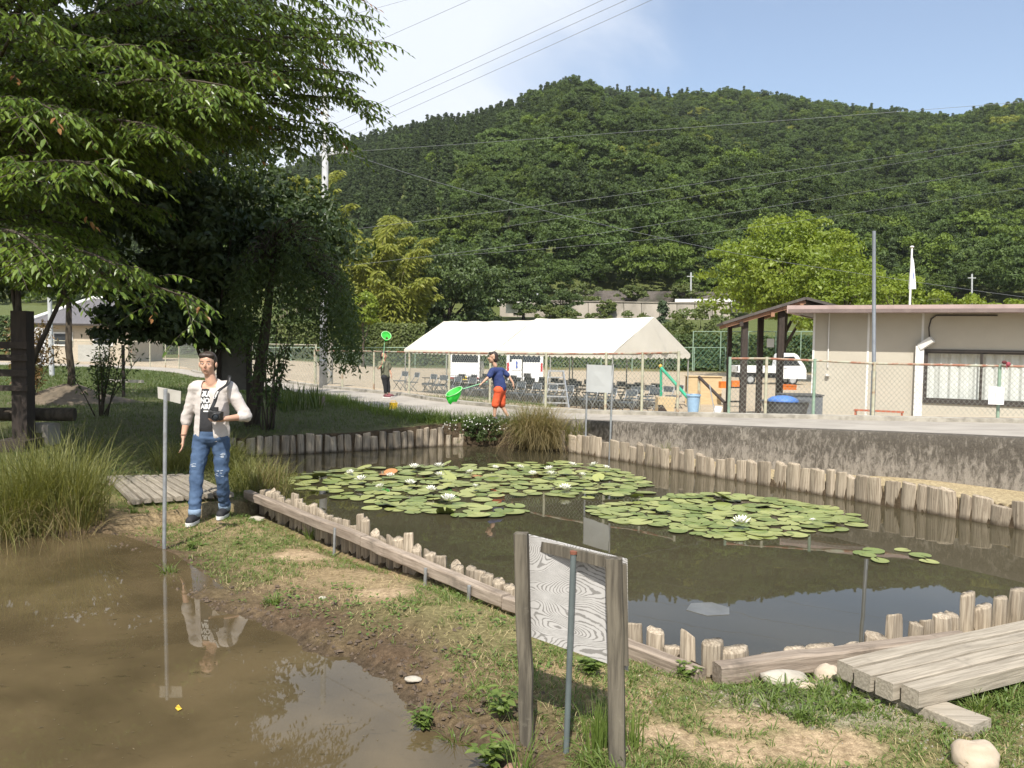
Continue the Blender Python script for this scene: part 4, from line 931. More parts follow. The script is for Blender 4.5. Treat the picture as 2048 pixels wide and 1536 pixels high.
lm_grass = leaf_mat('grass_blade', (.085, .135, .025), (.17, .225, .055), None, .3, .5)
lm_straw = leaf_mat('straw', (.34, .27, .13), (.52, .43, .24), None, .15, .7)
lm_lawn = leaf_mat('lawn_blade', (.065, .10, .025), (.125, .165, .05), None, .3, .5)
def clump(name, label, cat, base, layers, group=None):
    root = thing(name, label, cat, base, group=group)
    for nm, parts_, m_ in layers: blade_obj(nm, parts_, m_, root, base)
    return root
r = np.random.default_rng(31)
def scat(cx, cy, rx, ry, n):
    a = r.uniform(0, 2 * pi, n); q = np.sqrt(r.random(n)); x = cx + np.cos(a) * rx * q; y = cy + np.sin(a) * ry * q
    return np.stack([x, y, np.maximum(ground_z(x, y), -.12) - .01], 1)
b0 = np.array([-4.05, 7.75, -.05])
clump('sedge_clump', 'big bushy sedge clump standing in the shallow water', 'sedge', b0, [('green_blades', [blades(r, scat(-4.22, 7.75, .46, .32, 66), (.5, .98), .0075, (.10, .62), 26, .7, 5, .12)], lm_sedge), ('dry_blades', [blades(r, scat(-4.35, 7.65, .6, .35, 40), (.35, .75), .006, (.4, 1.2), 14, .8, 5, .12)], lm_reed)])
b1 = np.array([-5.2, 7.6, -.05])
clump('sedge_clump', 'low spreading sedge at the picture edge beside the big clump', 'sedge', b1, [('green_blades', [blades(r, scat(-4.95, 7.5, .6, .4, 50), (.4, .85), .007, (.4, 1.1), 24, .7, 5, .12)], lm_sedge)])
b2 = on(390, 10.6)
clump('sedge_clump', 'bright arching sedge behind the plank footbridge', 'sedge', b2, [('green_blades', [blades(r, scat(-3.95, 10.9, .65, .35, 50), (.3, .62), .007, (.3, 1.0), 26, .8, 5, .1)], lm_sedge)])
b3 = on(490, 9.9)
clump('sedge_clump', 'sedge tuft at the pond corner right of the walking person', 'sedge', b3, [('green_blades', [blades(r, scat(-3.0, 9.95, .42, .45, 40), (.28, .55), .007, (.3, .95), 24, .8, 5, .1)], lm_sedge), ('dry_blades', [blades(r, scat(-2.75, 9.75, .18, .2, 10), (.3, .55), .006, (.15, .5), 16, .5, 5, .1)], lm_reed)])
b4 = np.array([.45, 15.45, -.2])
clump('reed_clump', 'brownish mound of reeds hanging over the far pond edge', 'reeds', b4, [('dry_blades', [blades(r, np.stack([r.uniform(.16, .82, 80), r.uniform(15.15, 15.7, 80), r.uniform(-.25, .1, 80)], 1), (.38, .78), .009, (.2, 1.15), 26, .9, 5, .12)], lm_reed), ('green_blades', [blades(r, np.stack([r.uniform(.05, .75, 32), r.uniform(15.2, 15.7, 32), r.uniform(-.2, .1, 32)], 1), (.42, .72), .008, (.12, .8), 18, .8, 5, .12)], lm_sedge)])
b6 = np.array([1.0, 15.55, -.05])
clump('sedge_clump', 'weedy tuft where the retaining wall begins behind the twin pole sign', 'sedge', b6, [('green_blades', [blades(r, np.stack([r.uniform(.75, 1.35, 26), r.uniform(15.25, 15.75, 26), r.uniform(-.12, .12, 26)], 1), (.18, .42), .008, (.2, 1.0), 16, .7, 4, .08)], lm_sedge)])
b5 = np.array(gnd(1325, 925, -.2))
clump('sedge_tuft', 'small tuft growing out of the long palisade near the twin pole sign', 'sedge', b5, [('green_blades', [blades(r, b5[None] + r.normal(0, .07, (8, 3)), (.15, .38), .007, (.2, 1.0), 20, .7, 4, .06)], lm_sedge)])
# flowering bush at the far end of the pond
base = np.array([-.62, 15.85, -.12]); root = thing('flowering_bush', 'low green bush dotted with white flowers by the boy', 'bush', base)
P_, D_, N_, L_, W_, t_ = clump_crown(811, 42, 60, (.62, .32, .24), .12, .05, fill=.1)
obj('foliage', leaf_mesh('foliage', P_ + [0, 0, .18], D_, N_, L_, L_ * .5, t_), lm_weep, root)
fl = MB(); rr = np.random.default_rng(3)
for k in range(60):
    d = rand_dirs(rr, 1)[0]; d[1] = -abs(d[1]); d[2] = abs(d[2]) * .8; fl.ell(base + [0, 0, .2] + d * [.68, .38, .28], (.012, .012, .010), 6, 3)
part(root, 'blossom', fl, M('white_petal', (.80, .79, .74), (.72, .71, .62), 30, .6))
part(root, 'stems', MB().tube([base, base + [0, 0, .2]], [.03, .01], 6), m_bark)
# lawn under the trees
n = 30000; X = r.uniform(-16, 1.0, n); Y = r.uniform(9.3, 24, n)
ok = (poly_sd(ROAD_POLY, X, Y) > .12) & (poly_sd(POND2, X, Y) > .15) & (poly_sd(POND1, X, Y) > .2) & (X < -1.6 - .3 * (Y - 9.5) + 6 * (Y > 14.3)) & (X > -.66 * Y - .8)
X, Y = X[ok], Y[ok]; C = np.stack([X, Y, ground_z(X, Y)], 1)
n = 26000; X = r.uniform(-30, -4, n); Y = r.uniform(24, 44, n); ok = (poly_sd(ROAD_POLY, X, Y) > .15) & (line_dist(RN[::4], X, Y)[0] < line_dist(RF[::4], X, Y)[0]) & (X > -.66 * Y - .8); X, Y = X[ok], Y[ok]; C9 = np.stack([X, Y, ground_z(X, Y)], 1)
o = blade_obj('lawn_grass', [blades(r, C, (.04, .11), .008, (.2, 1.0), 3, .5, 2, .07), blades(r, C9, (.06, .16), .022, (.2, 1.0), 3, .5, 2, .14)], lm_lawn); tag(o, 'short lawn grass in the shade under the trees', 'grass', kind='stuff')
# tall grass and weeds along the lane edge
k_ = r.integers(36, 74, 700); f_ = r.random(700); Q = RN[k_] * (1 - 0) ; Q = Q + np.stack([r.normal(.0, .3, 700) + .15, r.normal(-.45, .3, 700), np.zeros(700)], 1)
s_ = poly_sd(ROAD_POLY, Q[:, 0], Q[:, 1]); Q = Q[s_ > .03]; Q[:, 2] = ground_z(Q[:, 0], Q[:, 1])
o = blade_obj('verge_grass', [blades(r, Q, (.10, .30), .010, (.1, .8), 12, .5, 3, .12)], lm_grass); tag(o, 'uncut grass along the pond side of the lane', 'grass', kind='stuff')
Q = np.array([on(600 + r.uniform(-60, 40), 19.5 + r.uniform(-1.2, 1.2)) for _ in range(26)])
clump('iris_clump', 'dark sword leaved clump beside the lane below the pole', 'plants', Q[0], [('blades', [blades(r, Q, (.3, .65), .03, (.05, .45), 9, .4, 4, .14)], lm_lawn)])
# ================================================================== FENCES, TENTS, BUILDINGS
m_green = M('green_paint', (.20, .30, .22), (.27, .36, .27), 12, .55, .1, dirt=(.24, .13, .07), dscale=5, dlo=.56, dhi=.72)
m_cream = M('cream_paint', (.46, .45, .33), (.38, .37, .27), 12, .55, .1, dirt=(.27, .13, .07), dscale=4, dlo=.5, dhi=.7)
m_rust = M('rusty_rail', (.36, .36, .27), (.28, .12, .07), 5, .7, .2, lo=.4, hi=.58)
m_wire = M('fence_wire', (.36, .38, .33), (.28, .30, .26), 30, .5, 0, metal=.35)
m_wire_g = M('green_wire', (.12, .26, .18), (.09, .20, .14), 30, .6, 0)
def link_panel(mb, a, b, h0, h1, sp=.082, rad=.0026):
    """diamond wires between base points a, b, from height h0 to h1 above the base"""
    a = np.asarray(a, float); b = np.asarray(b, float); L = np.linalg.norm((b - a)[:2]); H = h1 - h0; V = []; F = []
    run = H * .85
    def pt(s, h): return a + (b - a) * (s / L) + np.array([0, 0, h0 + h])
    k = -run
    while k < L:
        for (s0, e0, s1, e1) in ((k, 0.0, k + run, H), (k, H, k + run, 0.0)):
            t0 = max(0.0, (0 - s0) / (s1 - s0)); t1 = min(1.0, (L - s0) / (s1 - s0))
            if t1 - t0 < .02: continue
            mb.tube([pt(s0 + (s1 - s0) * t0, e0 + (e1 - e0) * t0), pt(s0 + (s1 - s0) * t1, e0 + (e1 - e0) * t1)], rad, 3, False)
        k += sp
def fence(label, base, H, mpost, mrail, mwire, sp=.082, rad=.0026, pr=.028, tops=None, mid=True):
    root = thing('chain_link_fence', label, 'fence', base[0])
    for i, p in enumerate(base):
        tz = tops[i] if tops is not None else p[2] + H
        part(root, 'post', MB().cyl((p[0], p[1], p[2] - .15), (p[0], p[1], tz + .03), pr, 10), mpost[i % len(mpost)] if isinstance(mpost, list) else mpost, 50)
    for i in range(len(base) - 1):
        a, b = np.array(base[i], float), np.array(base[i + 1], float); ha = (tops[i] - a[2]) if tops is not None else H; hb = (tops[i + 1] - b[2]) if tops is not None else H
        part(root, 'top_rail', MB().cyl(a + [0, 0, ha], b + [0, 0, hb], pr * .72, 8), mrail, 50)
        mb = MB(); link_panel(mb, a + [0, 0, .09], b + [0, 0, .09], 0, (ha + hb) / 2 - .1, sp, rad); part(root, 'wire_mesh', mb, mwire)
    return root
fa = [(1457, 15.62, 836, 717), (1530, 15.45, 836, 717), (1626, 15.22, 837, 721), (1745, 14.95, 838, 727), (1995, 14.4, 842, 732), (2250, 13.8, 847, 738)]
fence('rusty topped chain link fence in front of the prefab building', [at(u_, vb, y_) for u_, y_, vb, vt in fa], 1, [m_green, m_cream, m_green, m_cream, m_green, m_green], m_rust, m_wire, tops=[at(u_, vt, y_)[2] for u_, y_, vb, vt in fa])
def on_curve(C, u_):
    d = C[:, 0] / C[:, 1]; k = (u_ - 1024) / FPX; i = np.argmin(np.abs(d - k)); i = min(max(i, 1), len(C) - 2)
    for j in (i - 1, i):
        if (d[j] - k) * (d[j + 1] - k) <= 0:
            t_ = (k - d[j]) / (d[j + 1] - d[j]); return C[j] * (1 - t_) + C[j + 1] * t_
    return C[i]
fb = [on_curve(RF[14:], u_) + [0, 0.03, .05] for u_ in (1400, 1357, 1285, 1212, 1092, 980, 898, 818, 747, 684, 628)]
fence('pale green chain link fence between the lane and the tents', fb[1:], 1.16, m_cream, m_rust, m_wire, rad=.003)
fc = [on_curve(RF[14:], u_) + [0, 0.03, .05] for u_ in (628, 560, 500, 440, 395, 355, 328, 297, 260)]
fc2 = fc + [np.array([-24.5, 50.4, .02]), np.array([-26.5, 51.2, .02]), np.array([-28.5, 52, .02]), np.array([-30.6, 52.6, .02])]
fence('distant chain link fence by the pale house under the trees', [p_ + [.05, 0, 0] for p_ in fc2], 1.35, m_cream, m_cream, m_wire, sp=.16, rad=.004)
fd = [at(u_, 738, 67.5) for u_ in range(520, 1500, 62)]
fence('long green mesh fence along the far side of the yard', fd, 1.7, m_green, m_green, m_wire_g, sp=.3, rad=.007, pr=.04)
fe = [at(u_, 738, 66) for u_ in (1385, 1440, 1495, 1550, 1600, 1650)]
fence('tall green ball net frame behind the crates and truck', fe, 2.9, m_green, m_green, m_wire_g, sp=.4, rad=.008, pr=.04)

# ---- two white event tents
m_tent = M('tent_cloth', (.72, .68, .585), (.68, .64, .545), 1.2, .75, .06)
tt_ = m_tent.node_tree; pb_ = tt_.nodes['Principled BSDF']; trn = tt_.nodes.new('ShaderNodeBsdfTranslucent'); trn.inputs[0].default_value = (.75, .72, .62, 1); mx_ = tt_.nodes.new('ShaderNodeMixShader'); mx_.inputs[0].default_value = .18
tt_.links.new(pb_.outputs[0], mx_.inputs[1]); tt_.links.new(trn.outputs[0], mx_.inputs[2]); tt_.links.new(mx_.outputs[0], tt_.nodes['Material Output'].inputs[0])
m_pole = M('tent_pole', (.42, .42, .38), (.34, .34, .31), 14, .4, 0, metal=.4, dirt=(.25, .12, .06), dscale=4, dlo=.58, dhi=.75)
TR, TL = np.array([3.18, 27.0]), np.array([-4.45, 35.1]); tdir = (TL - TR) / np.linalg.norm(TL - TR); tper = np.array([tdir[1], -tdir[0]]); tper = tper if tper[1] > 0 else -tper
TLEN = np.linalg.norm(TL - TR); TD, EZ, RZ, YZ = 4.15, 1.38, 2.60, -.5
def tp(s, d, z): q_ = TR + tdir * s + tper * d; return np.array([q_[0], q_[1], z])
def tent(label, s0, s1, seed, gable_r, gable_l):
    root = thing('event_tent', label, 'tent', tp((s0 + s1) / 2, TD / 2, YZ), group='white event tents in the yard'); r_ = np.random.default_rng(seed)
    roof = MB(); ns, nd = 24, 18
    S = np.linspace(s0, s1, ns + 1); Dd = np.linspace(0, TD, nd * 2 + 1); V = []
    for s in S:
        for d in Dd:
            f = 1 - abs(d / TD * 2 - 1); e_ = (s - s0) / (s1 - s0); sag = -.10 * sin(pi * e_ * 2) ** 2 * sin(pi * min(f, 1)) - .03 * sin(pi * e_)
            V.append(tp(s, d, EZ + (RZ - EZ) * f + sag + .012 * sin(s * 5 + d * 3)))
    m = nd * 2 + 1; i_, j_ = np.meshgrid(np.arange(ns), np.arange(nd * 2), indexing='ij'); q = (i_ * m + j_).ravel()
    roof.add(np.array(V), np.stack([q, q + 1, q + m + 1, q + m], 1))
    cl = part(root, 'roof_cloth', roof, m_tent, True)
    # scalloped valance round the eaves
    def val(pa, pb, n):
        mb = MB(); k = n * 6; V = []
        for i in range(k + 1):
            p_ = pa + (pb - pa) * i / k; h = .12 + .06 * abs(sin(pi * i / 6)); V += [p_, p_ - [0, 0, h]]
        mb.add(np.array(V), np.array([(2 * i, 2 * i + 1, 2 * i + 3, 2 * i + 2) for i in range(k)])); sub(cl, 'valance', mb, m_tent)
    val(tp(s0, -.015, EZ), tp(s1, -.015, EZ), 22); val(tp(s0, TD + .015, EZ), tp(s1, TD + .015, EZ), 22)
    for g, s, sg in ((gable_r, s0, -1), (gable_l, s1, 1)):
        if g:
            mb = MB(); V = []; nn = 14; mm = 7
            for i in range(nn + 1):
                d = TD * i / nn; f = 1 - abs(d / TD * 2 - 1)
                for j in range(mm + 1):
                    z = EZ + (RZ - EZ) * f * j / mm; fold = .05 * sin(i * 2.3 + j * .8) * (1 - j / mm) * f * 2
                    V.append(tp(s + sg * (.02 + fold * .8 + .04 * (1 - j / mm) * f), d, z))
            i_, j_ = np.meshgrid(np.arange(nn), np.arange(mm), indexing='ij'); q = (i_ * (mm + 1) + j_).ravel(); mb.add(np.array(V), np.stack([q, q + 1, q + mm + 2, q + mm + 1], 1))
            part(root, 'gable_cloth', mb, m_tent, True); val(tp(s + sg * .03, 0, EZ), tp(s + sg * .03, TD, EZ), 14)
    for s in (s0 + .03, (s0 + s1) / 2, s1 - .03):
        for d in (.03, TD - .03): part(root, 'leg', MB().cyl(tp(s, d, YZ - .05), tp(s, d, EZ - .02), .025, 8), m_pole, 50)
        part(root, 'rafter', MB().tube([tp(s, .03, EZ - .03), tp(s, TD / 2, RZ - .13), tp(s, TD - .03, EZ - .03)], .019, 6), m_pole)
    for d, z in ((.03, EZ - .03), (TD - .03, EZ - .03), (TD / 2, RZ - .13)): part(root, 'rail', MB().cyl(tp(s0, d, z), tp(s1, d, z), .019, 6), m_pole)
tent('nearer white gabled event tent with a draped end panel', 0, TLEN * .5 - .02, 1, True, False)
EZ -= .04; RZ -= .05
tent('farther white event tent nearer the parked vans', TLEN * .5 + .09, TLEN, 2, False, True)
# folding chairs and long tables under them
m_pipe = M('chair_pipe', (.30, .31, .32), (.22, .23, .24), 20, .35, 0, metal=.5)
m_pad = M('chair_pad', (.085, .10, .115), (.06, .07, .08), 20, .6, .05)
m_dark = M('table_top', (.09, .075, .06), (.065, .055, .045), 10, .5, 0)
chair = thing('folding_chair', 'x', 'chair', group='folding chairs under the tents')
part(chair, 'seat', MB().box((0, 0, .43), (.40, .38, .03)), m_pad, local=True)
part(chair, 'backrest', MB().box((0, .25, .70), (.36, .025, .17), rx=-.12), m_pad, local=True)
for sx_ in (-.21, .21):
    part(chair, 'leg', MB().tube([(sx_, -.22, 0), (sx_, .22, .58), (sx_, .27, .80)], .013, 6), m_pipe, True, True)
    part(chair, 'leg', MB().tube([(sx_ * .92, .24, 0), (sx_ * .92, -.18, .43)], .013, 6), m_pipe, True, True)
part(chair, 'frame', MB().cyl((-.21, .27, .80), (.21, .27, .80), .013, 6).cyl((-.2, -.22, .02), (.2, -.22, .02), .01, 6).cyl((-.2, .24, .02), (.2, .24, .02), .01, 6), m_pipe, True, True)
table = thing('folding_table', 'x', 'table', group='long tables under the tents')
part(table, 'table_top', MB().box((0, 0, .695), (1.8, .45, .03)), m_dark, local=True)
for sx_ in (-.75, .75):
    part(table, 'leg', MB().tube([(sx_, -.19, 0), (sx_, -.19, .68)], .014, 6).tube([(sx_, .19, 0), (sx_, .19, .68)], .014, 6).cyl((sx_, -.19, .1), (sx_, .19, .1), .01, 6), m_dark, True, True)
ORD = 'first second third fourth fifth sixth seventh eighth ninth tenth eleventh twelfth thirteenth fourteenth fifteenth'.split()
ang = math.atan2(tdir[1], tdir[0]); first = [True, True]; rr = random.Random(5)
for row, (off, n_, s_a, s_b) in enumerate(((-.75, 15, -1.2, TLEN - .8), (.85, 15, -.8, TLEN - .4), (2.2, 14, -.4, TLEN - .8), (3.3, 13, 0, TLEN - 1))):
    for i in range(n_):
        s = s_a + (s_b - s_a) * i / (n_ - 1) + rr.uniform(-.1, .1); p_ = tp(s, off + rr.uniform(-.08, .08), 0); p_[2] = gz(p_[0], p_[1]); rz_ = ang + rr.gauss(0, .08) + (pi if row == 0 else pi)
        lab_ = '%s folding chair from the tent\'s draped end in the %s' % (ORD[i], ('row nearest the fence', 'second row from the fence', 'third row from the fence', 'row farthest from the fence')[row])
        if first[0]: chair.location = p_; chair.rotation_euler = (0, 0, rz_); chair['label'] = lab_; first[0] = False
        else: copy_tree(chair, p_, rz_, lab_)
for row, off in enumerate((.05, 1.6)):
    for i in range(5):
        s = 1.0 + i * 1.95 + rr.uniform(-.05, .05); p_ = tp(s, off, 0); p_[2] = gz(p_[0], p_[1])
        lab_ = '%s long dark table from the tent\'s draped end in the %s table row' % (ORD[i], ('nearer', 'farther')[row])
        if first[1]: table.location = p_; table.rotation_euler = (0, 0, ang); table['label'] = lab_; first[1] = False
        else: copy_tree(table, p_, ang + rr.gauss(0, .02), lab_)

# ---- prefab building on the right
C0 = np.array([7.42, 21.1]); be = np.array([.8935, -.449]); bn = np.array([-.449, -.8935])
def bw(s, off, z): q_ = C0 + be * s + bn * off; return np.array([q_[0], q_[1], z])
def bs(u_):
    k = (u_ - 1024) / FPX; return (k * C0[1] - C0[0]) / (be[0] - k * be[1])
def bz(u_, v_): s = bs(u_); return at(u_, v_, bw(s, 0, 0)[1])[2]
m_cwall = M('cream_wall', (.48, .445, .365), (.45, .415, .34), 1.5, .8, .08, dirt=(.44, .38, .29), dscale=1.1, dlo=.58, dhi=.85)
m_fascia = M('pink_fascia', (.44, .33, .30), (.38, .285, .26), 2, .6, .05, dirt=(.30, .22, .19), dscale=2)
m_brown = M('brown_frame', (.055, .045, .038), (.04, .033, .028), 10, .45, 0)
m_white = M('white_plastic', (.74, .73, .70), (.66, .65, .61), 3, .5, 0, dirt=(.5, .47, .4), dscale=3, dlo=.6, dhi=.85)
m_curtain = M('curtain_cloth', (.76, .76, .73), (.70, .70, .67), 4, .85, .1)
m_glass, t, p = _nodes('window_glass'); p.inputs['Base Color'].default_value = (.9, .93, .92, 1); p.inputs['Roughness'].default_value = .02; p.inputs['Transmission Weight'].default_value = 1.0; p.inputs['IOR'].default_value = 1.02; p.inputs['Specular IOR Level'].default_value = .5
gl = t.nodes.new('ShaderNodeBsdfGlossy'); gl.inputs['Roughness'].default_value = .02; tpn = t.nodes.new('ShaderNodeBsdfTransparent'); tpn.inputs[0].default_value = (.94, .96, .95, 1); mx_ = t.nodes.new('ShaderNodeMixShader'); mx_.inputs[0].default_value = .10
t.links.new(tpn.outputs[0], mx_.inputs[1]); t.links.new(gl.outputs[0], mx_.inputs[2]); t.links.new(mx_.outputs[0], t.nodes['Material Output'].inputs[0])
GZ0 = -.25; SLEN = 9.5; wz0, wz1 = bz(1900, 808), bz(1900, 699); ws0, ws1, wsm = bs(1846), bs(2048) + 1.25, bs(1962); wtop = bz(1900, 626)
bld = thing('prefab_building', 'long cream prefab building with a pinkish flat roof edge', 'building', bw(SLEN / 2, -2.5, GZ0))
def bbox_(mb, s0, s1, o0, o1, z0, z1):
    V = [bw(s, o_, z) for z in (z0, z1) for o_ in (o0, o1) for s in (s0, s1)]
    return mb.add(np.array(V), [(0, 2, 3, 1), (4, 5, 7, 6), (0, 1, 5, 4), (2, 6, 7, 3), (0, 4, 6, 2), (1, 3, 7, 5)])
wl = MB()
bbox_(wl, 0, ws0, -.10, 0, GZ0, wtop); bbox_(wl, ws1, SLEN, -.10, 0, GZ0, wtop); bbox_(wl, ws0, ws1, -.10, 0, GZ0, wz0); bbox_(wl, ws0, ws1, -.10, 0, wz1, wtop)
bbox_(wl, 0, .10, -5, -.10, GZ0, wtop); bbox_(wl, SLEN - .1, SLEN, -5, -.10, GZ0, wtop); bbox_(wl, .1, SLEN - .1, -5, -4.9, GZ0, wtop)
part(bld, 'wall', wl, m_cwall)
mb = MB(); bbox_(mb, .1, SLEN - .1, -4.9, -.1, GZ0 + .02, GZ0 + .12); part(bld, 'floor_slab', mb, m_cwall)
rt = wtop + .03; ft_ = at(1900, 609, bw(bs(1900), .6, 0)[1])[2]
rf = MB(); bbox_(rf, -.45, SLEN + .3, -5.4, .56, wtop, wtop + .06); roof_ = part(bld, 'roof', rf, m_brown)
mb = MB(); bbox_(mb, -.48, SLEN + .3, .56, .62, wtop - .02, ft_); bbox_(mb, -.54, -.48, -5.4, .62, wtop - .02, ft_); sub(roof_, 'fascia', mb, m_fascia)
mb = MB(); bbox_(mb, -.5, SLEN + .3, .625, .70, wtop - .01, wtop + .075); sub(roof_, 'gutter', mb, M('gutter', (.20, .155, .14), (.16, .12, .11), 4, .5))
for u_ in (1734, 1848 - 6): 
    mb = MB(); s = bs(u_); bbox_(mb, s - .025, s + .025, .0, .012, GZ0, wtop); part(bld, 'panel_joint', mb, m_white)
mb = MB(); bbox_(mb, 0.0, .05, .0, .014, GZ0, wtop); part(bld, 'corner_trim', mb, m_white)
# sliding window: frame, two sashes, glass, curtains
win = thing('x', 'x', 'x'); bpy.data.objects.remove(win)
fr_ = MB(); t_ = .055
for (a_, b_, c_, d_) in ((ws0, ws1, wz1 - t_, wz1), (ws0, ws1, wz0, wz0 + t_ * 1.4), (ws0, ws0 + t_, wz0 + t_ * 1.4, wz1 - t_), (ws1 - t_, ws1, wz0 + t_ * 1.4, wz1 - t_)): bbox_(fr_, a_, b_, -.08, .035, c_, d_)
wn = part(bld, 'window', fr_, m_brown)
mid2 = wsm + (wsm - ws0)
for a_, b_, o_ in ((ws0 + t_, wsm + .03, -.02), (wsm - .03, mid2, -.05), (mid2 - .05, ws1 - t_, -.02)):
    mb = MB()
    for (c_, d_, e_, f_) in ((a_, b_, wz1 - t_ - .04, wz1 - t_), (a_, b_, wz0 + t_ * 1.4, wz0 + t_ * 1.4 + .05), (a_, a_ + .035, wz0 + t_, wz1 - t_), (b_ - .035, b_, wz0 + t_, wz1 - t_)): bbox_(mb, c_, d_, o_, o_ + .022, e_, f_)
    sub(wn, 'sash', mb, m_brown)
    mb = MB().add(np.array([bw(a_ + .03, o_ + .01, wz0 + t_ + .05), bw(b_ - .03, o_ + .01, wz0 + t_ + .05), bw(b_ - .03, o_ + .01, wz1 - t_ - .03), bw(a_ + .03, o_ + .01, wz1 - t_ - .03)]), [(0, 1, 2, 3)]); sub(wn, 'pane', mb, m_glass)
mb = MB(); n_ = 150; V = []
for i in range(n_ + 1):
    s = ws0 + .05 + (ws1 - ws0 - .1) * i / n_; o_ = -.20 + .035 * sin(i * .55) + .015 * sin(i * 1.3 + 1); V += [bw(s, o_, wz0 + .02), bw(s, o_ - .01, wz1 + .02)]
mb.add(np.array(V), np.array([(2 * i, 2 * i + 2, 2 * i + 3, 2 * i + 1) for i in range(n_)])); sub(wn, 'curtain', mb, m_curtain, True)
# exhaust duct, cable, thin pipe
s = bs(1838); z_ = bz(1838, 692)
mb = MB(); bbox_(mb, s - .09, s + .09, .0, .13, GZ0, z_); dct = part(bld, 'duct', mb, m_white)
mb = MB().beam(bw(s, .07, z_ - .03), bw(bs(1862), .16, bz(1862, 679)), .15, .15); sub(dct, 'duct_outlet', mb, m_white)
mb = MB().tube([bw(bs(1856), .1, bz(1856, 676)), bw(bs(1854), .05, bz(1854, 655)), bw(bs(1858), .03, bz(1858, 638)), bw(bs(1868), .03, bz(1868, 631)), bw(bs(1990), .03, bz(1990, 631))], .016, 6); part(bld, 'cable', mb, m_brown, True)
s = bs(1655); mb = MB().cyl(bw(s, .03, bz(1655, 735)), bw(s, .03, wtop), .016, 6).lathe([(.0, 0), (.05, .0), (.05, .05), (.0, .06)], bw(s, .05, bz(1655, 752)), 10); part(bld, 'vent_pipe', mb, m_white, 40)

# ---- wooden shelter left of it
m_dwood = M('dark_timber', (.050, .036, .028), (.032, .024, .019), 6, .7, .3, stretch=(3, 3, .6))
m_rafter_lit = M('lit_rafter_wood', (.34, .18, .10), (.25, .13, .075), 6, .7, .3, stretch=(1, 4, 4))  # orange tone paints the bounced light under the roof into the wood
m_shingle = M('shelter_roof', (.10, .085, .075), (.07, .06, .052), 6, .8, .3)
shl = thing('wooden_shelter', 'open wooden shelter with dark posts and exposed rafters beside the cream building', 'shelter', (6.6, 23.2, -.3))
yf, yb = 22.2, 25.2
ridge0, eave0 = at(1612, 599, yf), at(1447, 649, yf); back = np.array([.55, yb - yf, 0.0]); rsl = at(1662, 612, yf)
def slab(name, p0, p1, th, mat, ov=.0):
    n_ = np.cross(p1 - p0, back); n_ = n_ / np.linalg.norm(n_); n_ = n_ if n_[2] > 0 else -n_
    V = [p0, p1, p1 + back, p0 + back]; V = V + [v_ + n_ * th for v_ in V]; mb = MB().add(np.array(V), [(0, 1, 2, 3), (7, 6, 5, 4), (0, 4, 5, 1), (1, 5, 6, 2), (2, 6, 7, 3), (3, 7, 4, 0)]); return part(shl, name, mb, mat)
rfs = slab('roof', eave0, ridge0, .07, m_shingle); slab('roof', ridge0 + [.003, 0, 0], rsl + (rsl - ridge0) * 1.2, .07, m_shingle)
for k in range(9):
    f = (k + .3) / 9; q0 = eave0 + (ridge0 - eave0) * .03 + back * f - [0, 0, .055]; q1 = ridge0 + back * f - [0, 0, .055]; sub(rfs, 'rafter', MB().beam(q0, q1, .05, .09), m_rafter_lit)
for f in (.22, .60, .95): q0 = eave0 + (ridge0 - eave0) * f - [0, 0, .13]; part(shl, 'purlin', MB().beam(q0 - back * .01, q0 + back * 1.01, .09, .11), m_rafter_lit if f > .3 else m_dwood)  # lit-toned copy towards the ridge, dark timber at the eave
for u_, y_, vt, w_ in ((1460, 24.6, 652, .11), (1490, 22.5, 640, .15), (1522, 23.6, 632, .14), (1563, 22.5, 622, .15)):
    q = at(u_, vt, y_); part(shl, 'post', MB().box((q[0], y_, (q[2] - .6) / 2), (w_, w_, q[2] + .6)), m_dwood)
for v_, h_ in ((803, .05), (775, .04)): a_ = at(1460, v_, 24.6); b_ = at(1490, v_, 22.6); part(shl, 'rail', MB().beam(a_, b_, .04, h_), m_dwood)

# ---- poles, wires, flag
m_cpole = M('pole_concrete', (.46, .47, .47), (.38, .39, .39), 4, .75, .1, dirt=(.28, .27, .25), dscale=2)
m_steel = M('grey_steel_pole', (.24, .26, .28), (.20, .215, .235), 6, .45, 0, metal=.3)
m_wcable = M('wire_sheath', (.20, .21, .22), (.17, .18, .19), 20, .5, 0)
pb0 = on(646, 28.0); pt0 = at(652, 140, 28.0)
ut = thing('utility_pole', 'tall grey concrete pole with a short arm beside the lane', 'pole', pb0)
part(ut, 'shaft', MB().tube([pb0 - [0, 0, .3], (pb0 + pt0) / 2, pt0], [.135, .115, .085], 14), m_cpole, True)
a0 = at(640, 310, 28.0); a1 = at(694, 303, 27.9); part(ut, 'crossarm', MB().beam(a0, a1, .08, .08), m_cpole)
for f in (.12, .45, .9): q = a0 + (a1 - a0) * f; part(ut, 'insulator', MB().lathe([(.0, 0), (.04, .01), (.055, .06), (.03, .08), (.05, .12), (.0, .15)], q + [0, -.0, .04], 10), m_white, True)
for v_ in (690, 722): q = at(647, v_, 28.0); part(ut, 'band', MB().lathe([(.142, 0), (.142, .05)], q, 14), m_steel, True)
part(ut, 'cable_loop', MB().tube([at(655, 738, 27.8), at(662, 745, 27.8), at(662, 760, 27.8), at(654, 768, 27.8)], .02, 6), m_steel, True)
q0, q1 = on(103, 33.0), at(98, 560, 33.0)
solo('slim_pole', MB().tube([q0 - [0, 0, .2], q1], [.10, .075], 12), m_cpole, 'pale pole in front of the small house under the branches', 'pole', smooth=50)
q0 = at(1744, 845, 14.98); q1 = at(1748, 462, 14.98)
